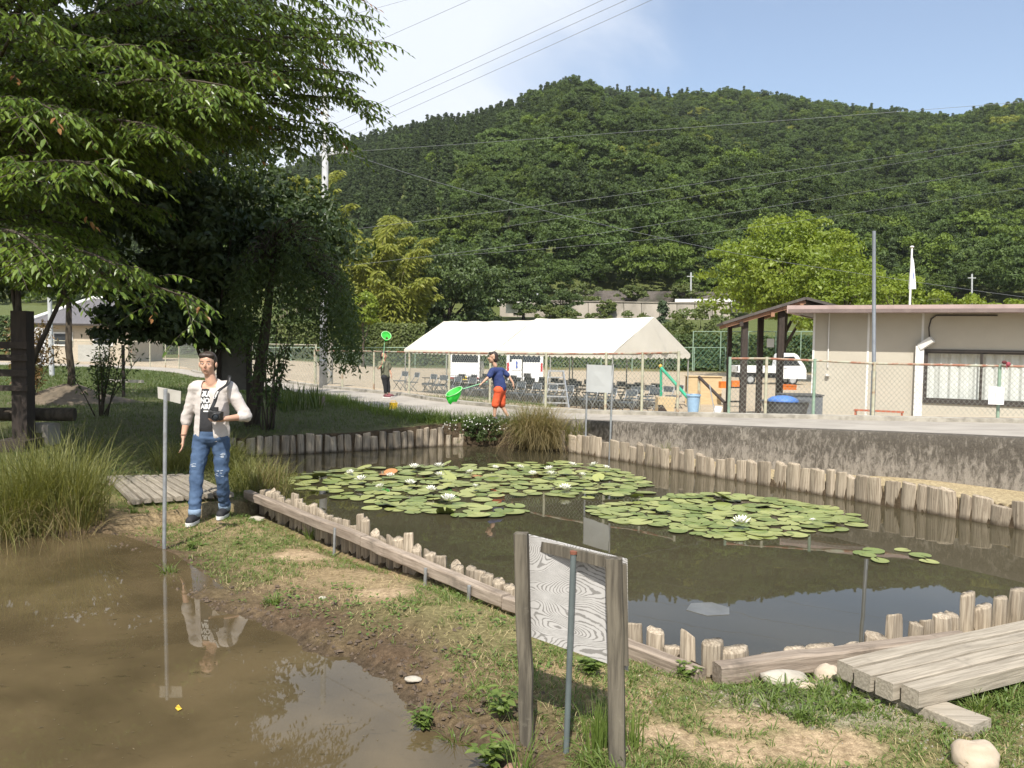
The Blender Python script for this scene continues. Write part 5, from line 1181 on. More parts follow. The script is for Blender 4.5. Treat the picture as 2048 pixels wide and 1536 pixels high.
solo('steel_pole', MB().tube([q0 - [0, 0, .2], q0 + [0, 0, .9], q0 + [0, 0, .92], q1], [.042, .042, .034, .030], 12), m_steel, 'plain grey steel pole rising from the fence before the building', 'pole', smooth=40)
fp = thing('flagpole', 'white flagpole with a limp white flag behind the flat roof', 'flagpole', on(1815, 38))
q0, q1 = on(1814, 38), at(1824, 496, 38); part(fp, 'shaft', MB().tube([q0, q1], [.06, .04], 10), m_white, 50)
part(fp, 'finial', MB().ell(q1 + [0, 0, .05], (.09, .09, .05), 10, 6), m_white, True)
mb = MB(); V = []; nn, mm = 8, 14
for i in range(nn + 1):
    for j in range(mm + 1):
        g = j / mm; v_ = 516 + 62 * g; wv = (2 + 13 * g ** .8) * i / nn; q = at(1822.5 - 3.4 * g + wv, v_, 38); q[1] += .10 * sin(i * 1.6 + g * 2); V.append(q)
i_, j_ = np.meshgrid(np.arange(nn), np.arange(mm), indexing='ij'); q = (i_ * (mm + 1) + j_).ravel(); mb.add(np.array(V), np.stack([q, q + 1, q + mm + 2, q + mm + 1], 1))
m_flag, t, p = _nodes('flag_cloth'); co = t.nodes.new('ShaderNodeTexCoord'); sp_ = N(t, 'ShaderNodeVectorMath', _operation='DISTANCE'); t.links.new(co.outputs['Generated'], sp_.inputs[0]); sp_.inputs[1].default_value = (.45, .5, .42)
t.links.new(mix_rgb(t, ramp(t, sp_.outputs['Value'], .16, .13), (.80, .81, .83), (.10, .16, .45)), p.inputs['Base Color']); p.inputs['Roughness'].default_value = .8
part(fp, 'flag', mb, m_flag, True)
def wire(label, pts, rad=.011, sag=.0):
    rad *= .52
    P = np.array([at(*p_) for p_ in pts]); P = resample(P, 30) if len(P) > 2 else np.linspace(P[0], P[1], 30)
    s = np.linspace(0, 1, len(P)); P[:, 2] -= sag * 4 * s * (1 - s)
    solo('overhead_wire', MB().tube(P, rad, 5), m_wcable, label, 'wire', group='overhead wires', smooth=True)
wire('uppermost of the three wires crossing the sky above the hill', [(470, 340, 70), (770, 201, 55), (1205, 0, 40), (1430, -105, 34)], .022)
wire('middle of the three wires crossing the sky above the hill', [(480, 352, 70), (775, 216, 55), (1252, 0, 40), (1480, -105, 34)], .022)
wire('lowest of the three wires crossing the sky above the hill', [(480, 372, 70), (770, 240, 55), (1303, 0, 40), (1550, -115, 34)], .022)
wire('short stretch of wire at the top edge beside the cherry leaves', [(600, 150, 45), (760, 80, 40), (940, 0, 35), (1050, -50, 32)], .016)
wire('wire from the pole arm rising across the hill to the picture edge', [(690, 304, 27.9), (1024, 281, 26), (1500, 246, 23), (2048, 204, 20), (2300, 184, 18.5)], .009)
wire('service wire sloping down from the pole arm behind the flat roof', [(690, 305, 27.9), (900, 372, 29), (1200, 448, 31), (1500, 512, 33), (1745, 551, 35), (2048, 594, 37), (2300, 620, 39)], .012)
wire('sunlit wire passing through the upper cherry branches', [(-100, 212, 9), (250, 135, 10.5), (640, 45, 12.5), (805, 2, 13.5), (950, -40, 14.5)], .0045)
wire('wire running through the cherry tree to the concrete pole', [(-150, 354, 14), (200, 337, 18), (460, 324, 23), (641, 310, 28)], .007)
wire('wire from the dark trees rising over the middle of the hill', [(340, 502, 20), (670, 463, 21), (1130, 405, 22), (1600, 338, 23), (2048, 276, 24), (2300, 240, 25)], .007)
wire('second wire crossing the middle of the hill', [(1000, 455, 24), (1500, 375, 24.5), (2048, 284, 25), (2300, 240, 25.5)], .006)
wire('third wire crossing the hill above the tent', [(620, 540, 22), (1050, 488, 23), (1500, 420, 24), (2048, 331, 25), (2300, 290, 26)], .007)
wire('lowest wire crossing the hill above the lime green tree', [(900, 512, 24), (1400, 468, 24.5), (2048, 376, 25), (2300, 336, 26)], .006)
# ================================================================== VEHICLES AND YARD THINGS
m_vwhite = M('vehicle_white', (.78, .78, .77), (.75, .75, .74), 2, .3, 0, spec=.5)
m_black = M('black_trim', (.018, .018, .02), (.025, .025, .027), 10, .5, 0)
m_tyre = M('tyre', (.022, .022, .022), (.03, .03, .03), 10, .85, 0)
m_vglass = M('dark_glass', (.02, .025, .03), (.03, .035, .04), 4, .08, 0)
m_red = M('red_lamp', (.45, .03, .03), (.35, .02, .02), 10, .25, 0)
m_alu = M('alloy', (.55, .56, .57), (.45, .46, .47), 10, .35, 0, metal=.6)
def text_mesh(body, size, bold=0.0, align='CENTER'):
    cu = bpy.data.curves.new('lettering', 'FONT'); cu.body = body; cu.size = size; cu.align_x = align; cu.align_y = 'CENTER'; cu.offset = bold; cu.resolution_u = 3
    me = evaluated(bpy.data.objects.new('lettering', cu)); bpy.data.curves.remove(cu); return me
def frame_m(o, ex, ez):
    """matrix with x axis ex, z (text normal) = ex x up"""
    ex = Vector(ex).normalized(); ez = Vector(ez).normalized(); ey = ez.cross(ex); m = Matrix((ex, ey, ez)).transposed().to_4x4(); m.translation = Vector(o); return m
def wheel(root, c, ax, r_, w_):
    c = np.asarray(c, float); ax = np.asarray(ax, float); mb = MB().cyl(c - ax * w_ / 2, c + ax * w_ / 2, r_, 18); wl_ = part(root, 'wheel', mb, m_tyre, 40, True)
    obj('rim', MB().cyl(c - ax * (w_ / 2 + .008), c + ax * (w_ / 2 + .008), r_ * .62, 14).mesh('rim', smooth=40), m_alu, wl_)
def van(label, loc, rz, W, L, H, plate, sheet, tall_lamp):
    """rear faces -y, front +y"""
    root = thing('parked_van', label, 'van', loc, rz)
    prof = [(0, .35), (-.02, .75), (.06, H * .62), (.16, H - .06), (.3, H), (L * .62, H), (L * .78, H * .64), (L - .08, H * .52), (L, .6), (L, .28), (.0, .28)]
    mb = MB().prism(prof, -W / 2, W / 2, (1, 2, 0)); b_ = part(root, 'body', mb, m_vwhite, local=True)
    def pan(name, x0, x1, z0, z1, m_, d=.012, parent=None):
        def yy_(z): return np.interp(z, [.35, .75, H * .62, H - .06], [0, -.02, .06, .16])
        V = [(x0, yy_(z0) - d, z0), (x1, yy_(z0) - d, z0), (x1, yy_(z1) - d, z1), (x0, yy_(z1) - d, z1)]; V = V + [(a, b + .03, c_) for a, b, c_ in V]
        mm = MB().add(np.array(V), [(0, 1, 2, 3), (7, 6, 5, 4), (0, 4, 5, 1), (1, 5, 6, 2), (2, 6, 7, 3), (3, 7, 4, 0)]); return part(root, name, mm, m_, local=True)
    pan('rear_window', -W * .42, W * .42, H * .64, H * .90, m_vglass)
    bp = MB().box((0, -.05, .42), (W * .98, .14, .2)); part(root, 'bumper', bp, m_vwhite, local=True)
    for s in (-1, 1):
        if tall_lamp: pan('tail_lamp', s * W * .46 - .05, s * W * .46 + .05, H * .42, H * .62, m_red)
        else: part(root, 'tail_lamp', MB().box((s * W * .40, -.13, .45), (.2, .03, .08)), m_red, local=True)
        mm = MB().add(np.array([(s * (W / 2 + .004), y_, z_) for y_, z_ in ((.35, H * .66), (L * .6, H * .66), (L * .6, H * .9), (.42, H * .9))]), [(0, 1, 2, 3)]); part(root, 'side_window', mm, m_vglass, local=True)
        for y_ in (.55, L - .6): wheel(root, (s * (W / 2 - .09), y_, .27), (1, 0, 0), .27, .17)
    pan('door_seam', -.008, .008, .5, H * .63, m_black, .006) if tall_lamp else pan('door_seam', -W * .45, W * .45, .56, .575, m_black, .006)
    pl = MB().box((-.05 if not tall_lamp else .12, -.135 if not tall_lamp else -.03, .46 if not tall_lamp else .66), (.33, .02, .165)); part(root, 'number_plate', pl, plate, local=True)
    part(root, 'lower_trim', MB().box((.0, -.10, .30), (W * .9, .06, .09)), m_black, local=True)
    if sheet:
        pan('paper_sheet', -W * .36, -W * .08, H * .44, H * .70, m_white, .03)
        me = text_mesh('1', H * .22, .012); o_ = obj('numeral', me, M('blue_ink', (.04, .10, .42), None, 10, .6), root); o_.matrix_basis = frame_m((-W * .22, -.055, H * .57), (1, 0, 0), (0, -1, .05))
    return root
m_yplate = M('yellow_plate', (.78, .58, .04), (.70, .52, .03), 10, .5); m_gplate = M('dark_plate', (.03, .03, .03), None, 10, .5)
p1 = on(929, 40.5); van('small white van with a yellow plate behind the left tent', p1, -.02, 1.48, 3.4, 1.88, m_yplate, False, False)
p2 = on(1049, 40.0); van('white van with a tall red tail lamp and a numbered paper on its rear door', p2, -.03, 1.72, 4.4, 1.98, m_gplate, True, True)
# small pickup truck, seen from its side, cab to the right
tr = thing('pickup_truck', 'small white cab-over pickup truck parked behind the shelter posts', 'truck', on(1536, 49.0), .0)
L_, W_ = 3.9, 1.45
mb = MB().prism([(.45, .35), (.42, 1.05), (.55, 1.72), (.75, 1.80), (1.25, 1.80), (1.45, 1.68), (1.85, 1.08), (1.95, .85), (1.96, .35)], -W_ / 2, W_ / 2, (0, 2, 1)); part(tr, 'cab', mb, m_vwhite, local=True)
part(tr, 'cab_window', MB().prism([(.62, 1.08), (.66, 1.60), (1.22, 1.62), (1.62, 1.10)], -W_ / 2 - .006, W_ / 2 + .006, (0, 2, 1)), m_vglass, local=True)
part(tr, 'bed', MB().box((-.78, 0, .72), (2.36, W_, .10)).box((-.78, -W_ / 2 + .02, .90), (2.36, .04, .28)).box((-.78, W_ / 2 - .02, .90), (2.36, .04, .28)).box((-1.94, 0, .90), (.04, W_, .28)), m_vwhite, local=True)
part(tr, 'chassis', MB().box((-.4, 0, .5), (3.2, .9, .24)), m_black, local=True)
part(tr, 'headlamp', MB().box((1.93, -W_ / 2 + .2, .78), (.06, .28, .16)), m_alu, local=True); part(tr, 'door_handle', MB().box((.75, -W_ / 2 - .01, .95), (.14, .02, .03)), m_black, local=True)
for x_ in (-1.2, 1.2):
    for s in (-1, 1): wheel(tr, (x_, s * (W_ / 2 - .09), .28), (0, 1, 0), .28, .16)
# yard things between tent and shelter
m_orange = M('orange_plastic', (.72, .20, .03), (.62, .16, .025), 6, .5); m_ply = M('plywood', (.55, .42, .24), (.48, .36, .2), 3, .7, .1, stretch=(1, 1, 5)); m_blue = M('blue_plastic', (.30, .46, .62), (.26, .40, .55), 5, .5)
m_dgreen = M('emerald_paint', (.03, .36, .20), (.025, .30, .17), 8, .45); m_grime = M('grimy_metal', (.10, .10, .10), (.06, .06, .06), 5, .5)
def crate(label, u_, v_, y_, w_, h_, rz=0.2):
    q = at(u_, v_, y_); root = thing('plastic_crate', label, 'crate', q, rz); mb = MB(); t_ = .02
    mb.box((0, 0, .015), (w_, w_ * .7, .03)); part(root, 'base', mb, m_orange, local=True)
    for (c, d) in (((0, -w_ * .35, h_ / 2), (w_, t_, h_)), ((0, w_ * .35, h_ / 2), (w_, t_, h_)), ((-w_ / 2, 0, h_ / 2), (t_, w_ * .7, h_)), ((w_ / 2, 0, h_ / 2), (t_, w_ * .7, h_))): part(root, 'side', MB().box(c, d), m_orange, local=True)
    part(root, 'rim', MB().box((0, -w_ * .36, h_ - .02), (w_ * 1.04, .03, .04)), m_orange, local=True)
crate('orange crate on the plywood counter left of the shelter', 1447, 776, 31.0, .28, .24); crate('orange crate beside the counter at the shelter post', 1474, 775, 30.0, .36, .24, -.1); crate('orange crate standing alone in front of the small truck', 1572, 779, 27.5, .52, .16, .1)
cn = thing('counter', 'plywood counter on the sand right of the tent', 'counter', on(1410, 31.5)); q = on(1410, 31.5); hh = at(1410, 753, 31.5)[2] - q[2]
part(cn, 'front_panel', MB().box(q + [0, 0, hh / 2], (1.25, .03, hh)), m_ply); part(cn, 'counter_top', MB().box(q + [0, .25, hh], (1.35, .6, .03)), m_ply)
for s in (-.6, .6): part(cn, 'leg', MB().box(q + [s, .45, hh / 2 - .01], (.05, .05, hh)), m_ply)
def stair_rail(label, u0, v0, u1, v1, vb0, vb1, y_, mp, md):
    a_, b_ = at(u0, v0, y_), at(u1, v1, y_ - 1.0); g0 = at(u0, vb0, y_); g1 = at(u1, vb1, y_ - 1.0); root = thing('handrail', label, 'handrail', (a_[0], y_, g0[2]))
    part(root, 'post', MB().cyl(g0, a_, .035, 8), mp, 50); part(root, 'post', MB().cyl(g1, b_ - [0, 0, .0], .045, 8), m_dwood, 50); part(root, 'rail', MB().cyl(a_, b_, .042, 10), md, 50); return root
hr = stair_rail('green sloping handrail with a yellow knob beside the tent', 1322, 735, 1392, 814, 808, 830, 22.5, m_dgreen, m_dgreen); part(hr, 'knob', MB().ell(at(1321, 732, 22.5), (.05, .05, .05), 10, 6), M('yellow_knob', (.7, .42, .05), None, 8, .5), True)
stair_rail('brown sloping handrail left of the first fence post', 1398, 754, 1450, 806, 822, 834, 22.0, m_cream, m_dwood)
# painted box with a diagonal cut, blue bin, ladder, standing sign
q0 = at(1314, 832, 21.0); w_ = 36 / FPX * 21; h_ = 38 / FPX * 21
bx = thing('painted_box', 'pale box with a dark diagonal corner at the fence foot', 'box', q0 + [w_ / 2, .2, 0]); part(bx, 'panel', MB().prism([(q0[0], q0[2]), (q0[0] + w_ * .85, q0[2]), (q0[0] + w_, q0[2] + h_), (q0[0], q0[2] + h_)], 20.9, 21.3, (0, 2, 1)), m_ply)
part(bx, 'dark_corner', MB().prism([(q0[0] + .003, q0[2] + .003), (q0[0] + w_ * .72, q0[2] + .003), (q0[0] + w_ * .25, q0[2] + h_ * .62), (q0[0] + .003, q0[2] + h_ * .6)], 20.88, 20.896, (0, 2, 1)), m_dwood)
q = at(1386, 830, 20.5); bn_ = thing('blue_bin', 'pale blue plastic bin beside the sloping handrail', 'bin', q); part(bn_, 'tub', MB().lathe([(.0, .0), (.12, .0), (.16, .46), (.18, .46), (.18, .50), (.15, .50), (.11, .05), (.0, .05)], q, 16), m_blue, 40); part(bn_, 'handle', MB().tube([q + [-.17, 0, .45], q + [-.1, -.16, .52], q + [.1, -.16, .52], q + [.17, 0, .45]], .008, 5), m_alu, True)
q = on(1432, 19.5); sh = thing('dustpan', 'white long handled dustpan leaning by the handrail', 'dustpan', q); part(sh, 'pan', MB().beam(q + [0, 0, .0], q + [.1, .05, .30], .22, .03), m_white); part(sh, 'handle', MB().cyl(q + [.02, 0, .02], q + [-.12, .1, .8], .012, 6), m_alu)
# step ladder among the chairs
ld = thing('step_ladder', 'aluminium step ladder standing behind the fence before the chairs', 'ladder', on(1112, 22.5)); g = on(1112, 22.5); hh = at(1112, 742, 22.5)[2] - g[2]
for s in (-1, 1):
    for d in (-1, 1): part(ld, 'rail', MB().beam(g + [s * .33, d * .38, 0], g + [s * .18, d * .05, hh], .03, .055), m_alu)
for k in range(1, 6):
    f = k / 6; part(ld, 'step', MB().box(g + [0, -.38 + .33 * f, hh * f], (2 * (.33 - .15 * f), .07, .03)), m_alu)
part(ld, 'cap', MB().box(g + [0, 0, hh], (.42, .16, .04)), m_alu)
q = at(1068, 826, 24)
# black rubbish tub with blue bag, red bench frame, fence notice
q = on(1572, 18.4); tb = thing('rubbish_tub', 'black tub holding a blue sheet behind the fence', 'tub', q); part(tb, 'tub', MB().lathe([(.0, .0), (.40, .0), (.50, .42), (.53, .43), (.48, .42), (.0, .30)], q, 18), m_grime, 40); part(tb, 'blue_sheet', MB().ell(q + [-.05, 0, .42], (.34, .3, .13), 14, 8), M('blue_sheet', (.08, .20, .50), (.06, .15, .40), 5, .6, .4), True)
q = on(1600, 19.3); bxx = thing('grey_locker', 'dark grey storage box against the building corner behind the fence', 'storage box', q); part(bxx, 'body', MB().box(q + [.0, 0, .36], (.85, .6, .72)), M('locker_grey', (.16, .17, .18), (.12, .13, .14), 3, .5)); part(bxx, 'lid', MB().box(q + [0, 0, .735], (.9, .65, .03)), m_grime)
bq = thing('bench_frame', 'low red framed bench against the cream wall', 'bench', bw(bs(1762), .5, -.15)); z0 = bz(1762, 836); z1 = bz(1762, 818) 
s0_, s1_ = bs(1714), bs(1812); mb = MB(); bbox_(mb, s0_, s1_, .38, .62, z1 - .03, z1 + .0); part(bq, 'seat', mb, M('red_frame', (.42, .12, .06), (.34, .10, .05), 8, .6))
for s in (s0_ + .04, s1_ - .04):
    mb = MB(); bbox_(mb, s - .02, s + .02, .40, .60, -.22, z1 - .03); part(bq, 'leg', mb, M('red_leg', (.42, .12, .06), (.34, .10, .05), 8, .6))
# notice tied to the fence: white card with upright lettering
m_card = M('white_card', (.78, .76, .74), (.74, .72, .70), 3, .6); m_ink = M('red_ink', (.30, .06, .08), None, 10, .7)
na_, nb_ = at(1974, 772, 14.40), at(2005, 774, 14.33); nz0 = at(1974, 808, 14.40)[2]; nt_ = thing('fence_notice', 'white notice card with upright lettering tied to the fence post', 'notice', (na_ + nb_) / 2)
mb = MB(); dn_ = np.array([0, -.06, 0]); V = [na_ + dn_, nb_ + dn_, np.array([nb_[0], nb_[1], nz0]) + dn_, np.array([na_[0], na_[1], nz0]) + dn_]; V = V + [v_ + [0, .006, 0] for v_ in V]
mb.add(np.array(V), [(3, 2, 1, 0), (4, 5, 6, 7), (0, 1, 5, 4), (1, 2, 6, 5), (2, 3, 7, 6), (3, 0, 4, 7)]); part(nt_, 'card', mb, m_card)
def vert_text(root, chars, cx, top, sz, mat, ex=(1, 0, 0), step=1.08, name='lettering', bold=0.0):
    me = text_mesh('\n'.join(chars), sz, bold); o_ = obj(name, me, mat, root); o_.matrix_basis = frame_m(Vector((cx[0], cx[1], top)) - root.location, ex, (0, -1, 0)); return o_
cc = (na_ + nb_) / 2; 
vert_text(nt_, '\u8ca9\u58f2\u6240', (cc[0] + .06, cc[1] - .07, 0), (na_[2] + nz0) / 2, .055, m_ink); vert_text(nt_, '\u3053\u3061\u3089\u3067\u3059', (cc[0] - .02, cc[1] - .07, 0), (na_[2] + nz0) / 2, .034, m_ink); vert_text(nt_, '\u3054\u6ce8\u610f\u304f\u3060\u3055\u3044', (cc[0] - .08, cc[1] - .07, 0), (na_[2] + nz0) / 2, .028, m_ink)
q = at(2012, 727, 14.3); rb = thing('ribbon_bow', 'dark red bow tied on top of the fence post', 'ribbon', q); part(rb, 'loop', MB().ell(q + [-.03, 0, .02], (.045, .03, .03), 8, 6), M('dark_red_cloth', (.10, .02, .02), (.06, .015, .015), 8, .8)); part(rb, 'loop', MB().ell(q + [.04, 0, -.01], (.04, .03, .04), 8, 6), m_ink); part(rb, 'tail', MB().beam(q, q + [.02, -.01, -.10], .03, .01), m_ink)
q = at(1541, 686, 60); solo('number_board', MB().box(q, (.5, .03, .6)), m_card, 'small white number board on the net frame behind the truck', 'sign')
q = at(1541, 686, 59.95); 
# embankment: slope wall in panels, rail, rock cut, small posts
m_embk = M('stained_concrete', (.34, .30, .25), (.25, .22, .18), .5, .9, .2, stretch=(1, 1, .3), dirt=(.12, .11, .085), dscale=.35, dlo=.5, dhi=.75)
ew = thing('embankment_wall', 'long stained concrete slope wall above the tent', 'wall', (12, 109, 4.5))
xs = [at(u_, 610, 108)[0] for u_ in np.linspace(1000, 1460, 14)]
for i in range(13):
    mb = MB(); z0, z1 = 3.8, at(1200, 604, 108)[2]; mb.add(np.array([(xs[i], 107.2, z0), (xs[i + 1] - .06, 107.2, z0), (xs[i + 1] - .06, 108, z1), (xs[i], 108, z1), (xs[i], 108.6, z0), (xs[i + 1] - .06, 108.6, z0), (xs[i + 1] - .06, 108.6, z1), (xs[i], 108.6, z1)]), [(0, 1, 2, 3), (3, 2, 6, 7), (0, 3, 7, 4), (1, 5, 6, 2)]); part(ew, 'panel', mb, m_embk)
part(ew, 'coping', MB().box(((xs[0] + xs[-1]) / 2, 108.2, z1 + .05), (xs[-1] - xs[0], .7, .12)), m_embk)
for lab, u0, u1 in (('white guard rail on the embankment beside the lime green tree', 1350, 1470), ('white guard rail above the left half of the tents', 995, 1085)):
    a_, b_ = at(u0, 601, 108.4), at(u1, 600.5, 108.4); gr = thing('guard_rail', lab, 'guard rail', (a_ + b_) / 2 - [0, 0, .6], group='white guard rails on the embankment'); part(gr, 'beam', MB().beam(a_, b_, .08, .38), m_white)
    for f in np.linspace(.05, .95, 5): q = a_ + (b_ - a_) * f; part(gr, 'post', MB().box(q + [0, .1, -.35], (.12, .12, .9)), m_white)
rk = MB(); X = np.linspace(at(1130, 590, 114)[0], at(1500, 590, 114)[0], 60); Zs = np.linspace(6.0, 8.7, 12); V = [(x_, 112.5 + .25 * (z_ - 6) + 1.6 * (float(fbm(x_ / 3, z_ / 2.2, 61, 4)) - .5), z_) for x_ in X for z_ in Zs]
i_, j_ = np.meshgrid(np.arange(59), np.arange(11), indexing='ij'); q = (i_ * 12 + j_).ravel(); rk.add(np.array(V), np.stack([q, q + 12, q + 13, q + 1], 1)); solo('rock_cutting', rk, M('cut_rock', (.12, .102, .088), (.06, .052, .044), .6, .95, .8, dirt=(.05, .06, .03), dscale=.3), 'dark bare rock cutting above the concrete slope wall', 'rock face')
for u_, vt, lab in ((1075, 568, 'thin pole above the left tent on the embankment'), (1382, 545, 'thin pole with a crossbar on the embankment left of the lime tree'), (1944, 548, 'thin pole on the embankment right of the flag')):
    a_, b_ = at(u_, 602, 109.5), at(u_, vt, 109.5); pp = thing('line_pole', lab, 'pole', a_ - [0, 0, 1], group='thin line poles on the embankment'); part(pp, 'shaft', MB().cyl(a_ - [0, 0, 1.2], b_, .11, 8), m_cpole, 50); part(pp, 'arm', MB().beam(b_ + [-.5, 0, -.5], b_ + [.5, 0, -.5], .1, .1), m_cpole)
q = at(1028, 615, 100); wb = MB().box(q, (1.9, 1.2, 1.3)); solo('white_hut', wb, m_white, 'small white hut half hidden in trees above the tent', 'hut')
# ---------------------------------------------------------------- left background: house, board, timber, bench
hs = thing('tiled_house', 'pale house with a dark hipped roof behind the slim tree', 'house', (-27, 57, 0)); xa, xb = at(62, 660, 56)[0], at(262, 660, 56)[0]; ez = at(150, 648, 56)[2]; rz_ = at(150, 597, 59)[2]
part(hs, 'wall', MB().box(((xa + xb) / 2, 59, (ez - .1) / 2), (xb - xa - .6, 5.6, ez - .1)), M('house_wall', (.48, .41, .31), (.43, .365, .275), 2, .85))
A_ = [(xa - .4, 55.6, ez), (xb + .5, 55.6, ez), (xb + .5, 62.6, ez), (xa - .4, 62.6, ez), (xa + 2.6, 59, rz_), (xb - 2.4, 59, rz_)]
rf = part(hs, 'roof', MB().add(np.array(A_), [(0, 1, 5, 4), (2, 3, 4, 5), (1, 2, 5), (3, 0, 4), (3, 2, 1, 0)]), M('roof_tile', (.13, .12, .125), (.10, .095, .10), 3, .6, .4, stretch=(6, 1, 1)))
for a_, b_ in ((0, 4), (1, 5), (4, 5)): sub(rf, 'ridge_cap', MB().cyl(np.array(A_[a_]) + [0, 0, .05], np.array(A_[b_]) + [0, 0, .05], .13, 8), m_white, 50)
part(hs, 'gutter', MB().box(((xa + xb) / 2, 55.55, ez - .04), (xb - xa + .9, .1, .12)), m_brown)
for u_, lab in ((125, 0), (205, 1)): 
    q = at(u_, 678, 56.1); w_ = part(hs, 'window', MB().box((q[0], 56.16, q[2]), (1.3, .08, .9)), m_white); sub(w_, 'pane', MB().box((q[0], 56.11, q[2]), (1.1, .02, .7)), m_vglass)
q = at(185, 705, 56.0); part(hs, 'shutter', MB().box((q[0], 56.13, q[2] - .2), (2.0, .08, 1.4)), M('grey_shutter', (.42, .41, .37), None, 5, .6))
# tall white banner with upright lettering
q = at(73, 700, 44); bnr = thing('white_banner', 'tall white board with upright dark lettering before the pale house', 'sign', q - [0, 0, 1.2]); part(bnr, 'board', MB().box(q, (.95, .04, 2.3)), m_card); part(bnr, 'post', MB().cyl(q - [0, -.05, 1.6], q + [0, .05, 1.1], .04, 8), m_steel)
m_bink = M('dark_ink', (.03, .04, .09), None, 10, .7)
vert_text(bnr, '\u5e73\u548c\u306e\u68ee\u516c\u5712', (q[0] + .28, 43.96, 0), q[2], .27, m_bink); vert_text(bnr, '\u81ea\u7136\u3092\u5927\u5207\u306b', (q[0] - .02, 43.96, 0), q[2], .24, m_bink); vert_text(bnr, '\u306d\u3044\u3057\u307e\u3059', (q[0] - .3, 43.96, 0), q[2], .22, m_bink)
# dark notice board in the shade
q = at(468, 715, 16.6); g = on(468, 16.6); nbd = thing('notice_board', 'dark roofed notice board standing in the tree shade', 'notice board', g); w_ = .62
part(nbd, 'panel', MB().box((g[0], 16.6, at(468, 715, 16.6)[2]), (.50, .05, 1.25)), M('board_grey', (.16, .15, .135), (.12, .115, .10), 5, .7))
for s in (-.29, .29): part(nbd, 'post', MB().box((g[0] + s, 16.6, g[2] + .85), (.09, .09, 1.9)), m_dwood)
part(nbd, 'cap', MB().box((g[0], 16.55, at(468, 640, 16.6)[2] + .03), (.85, .4, .06)), m_dwood)
# heavy dark timber frame at the picture edge
g = on(45, 12.4); tf = thing('timber_frame', 'heavy dark timber frame with cross beams in the shade', 'frame', g)
zt = at(45, 622, 12.4)[2]
part(tf, 'post', MB().box((g[0], 12.4, (zt + g[2]) / 2), (.22, .22, zt - g[2])), m_dwood); part(tf, 'post', MB().box((g[0] - .95, 12.5, (zt + g[2]) / 2), (.2, .2, zt - g[2])), m_dwood)
for v_, h_ in ((690, .10), (715, .09), (745, .10), (775, .08)): z_ = at(20, v_, 12.4)[2]; part(tf, 'cross_beam', MB().box((g[0] - .5, 12.27, z_), (1.3, .06, h_)), m_dwood)
part(tf, 'foot_block', MB().box((g[0] + .02, 12.25, g[2] + .07), (.45, .5, .16)), m_dwood)
# log bench on concrete blocks
a_, b_ = at(-90, 828, 12.6), at(150, 829, 12.9); lb = thing('log_bench', 'dark log bench on a concrete block in deep shade', 'bench', (a_ + b_) / 2 - [0, 0, .5]); part(lb, 'log', MB().tube(np.linspace(a_, b_, 6), .10, 12), m_bark, 50)
g = on(80, 12.75); part(lb, 'support_block', MB().prism([(g[0] - .2, g[2] - .02), (g[0] - .12, g[2] - .02), (g[0] - .12, g[2] + .20), (g[0] + .10, g[2] + .20), (g[0] + .10, g[2] - .02), (g[0] + .18, g[2] - .02), (g[0] + .18, g[2] + .32), (g[0] - .2, g[2] + .32)], 12.6, 12.95, (0, 2, 1)), m_conc_road)
a_, b_ = at(-120, 880, 13.0), at(60, 772, 14.2); a_[2] = gz(a_[0], a_[1]) + .25; b_[2] = gz(b_[0], b_[1]) + .25
g = on(246, 22.5); solo('thin_post', MB().cyl(g - [0, 0, .1], at(246, 690, 22.5), .045, 8), m_dwood, 'thin dark post on the lawn in front of the lane', 'post', smooth=50)
g = on(644, 20.2); solo('wood_stump', MB().tube([g - [0, 0, .1], g + [0, 0, .22]], [.075, .07], 10), m_stake, 'short wooden stump on the lane verge below the concrete pole', 'stump', smooth=50)
a_, b_ = at(206, 761, 26), at(285, 763, 25); solo('pale_rail', MB().beam(a_, b_, .1, .08), m_kerb, 'low pale kerb stone along the lawn edge near the slender shrub', 'kerb stone')
# yellow case left on the lane
q = on_curve(RN, 790); q = gnd(787, 818, .18); yc = thing('yellow_case', 'small yellow plastic case left on the lane edge', 'case', q, .1); m_yel = M('yellow_plastic', (.80, .50, .02), (.72, .44, .02), 8, .4)
part(yc, 'body', MB().box((0, 0, .06), (.17, .10, .12)), m_yel, local=True); part(yc, 'lid', MB().box((0, 0, .132), (.18, .11, .02)), m_yel, local=True); part(yc, 'handle', MB().tube([(-.06, 0, .14), (-.05, 0, .18), (.05, 0, .18), (.06, 0, .14)], .008, 6), m_yel, True, True)
# stone gate post by the concrete pole
g = on(657, 31.5); zt = at(660, 684, 31.5)[2]; gp = thing('gate_post', 'pale stone gate post behind the concrete pole', 'gate post', g); part(gp, 'shaft', MB().box((g[0], 31.5, (g[2] + zt) / 2), (.26, .26, zt - g[2])), m_kerb); part(gp, 'cap', MB().box((g[0], 31.5, zt + .03), (.34, .34, .08)), m_kerb)
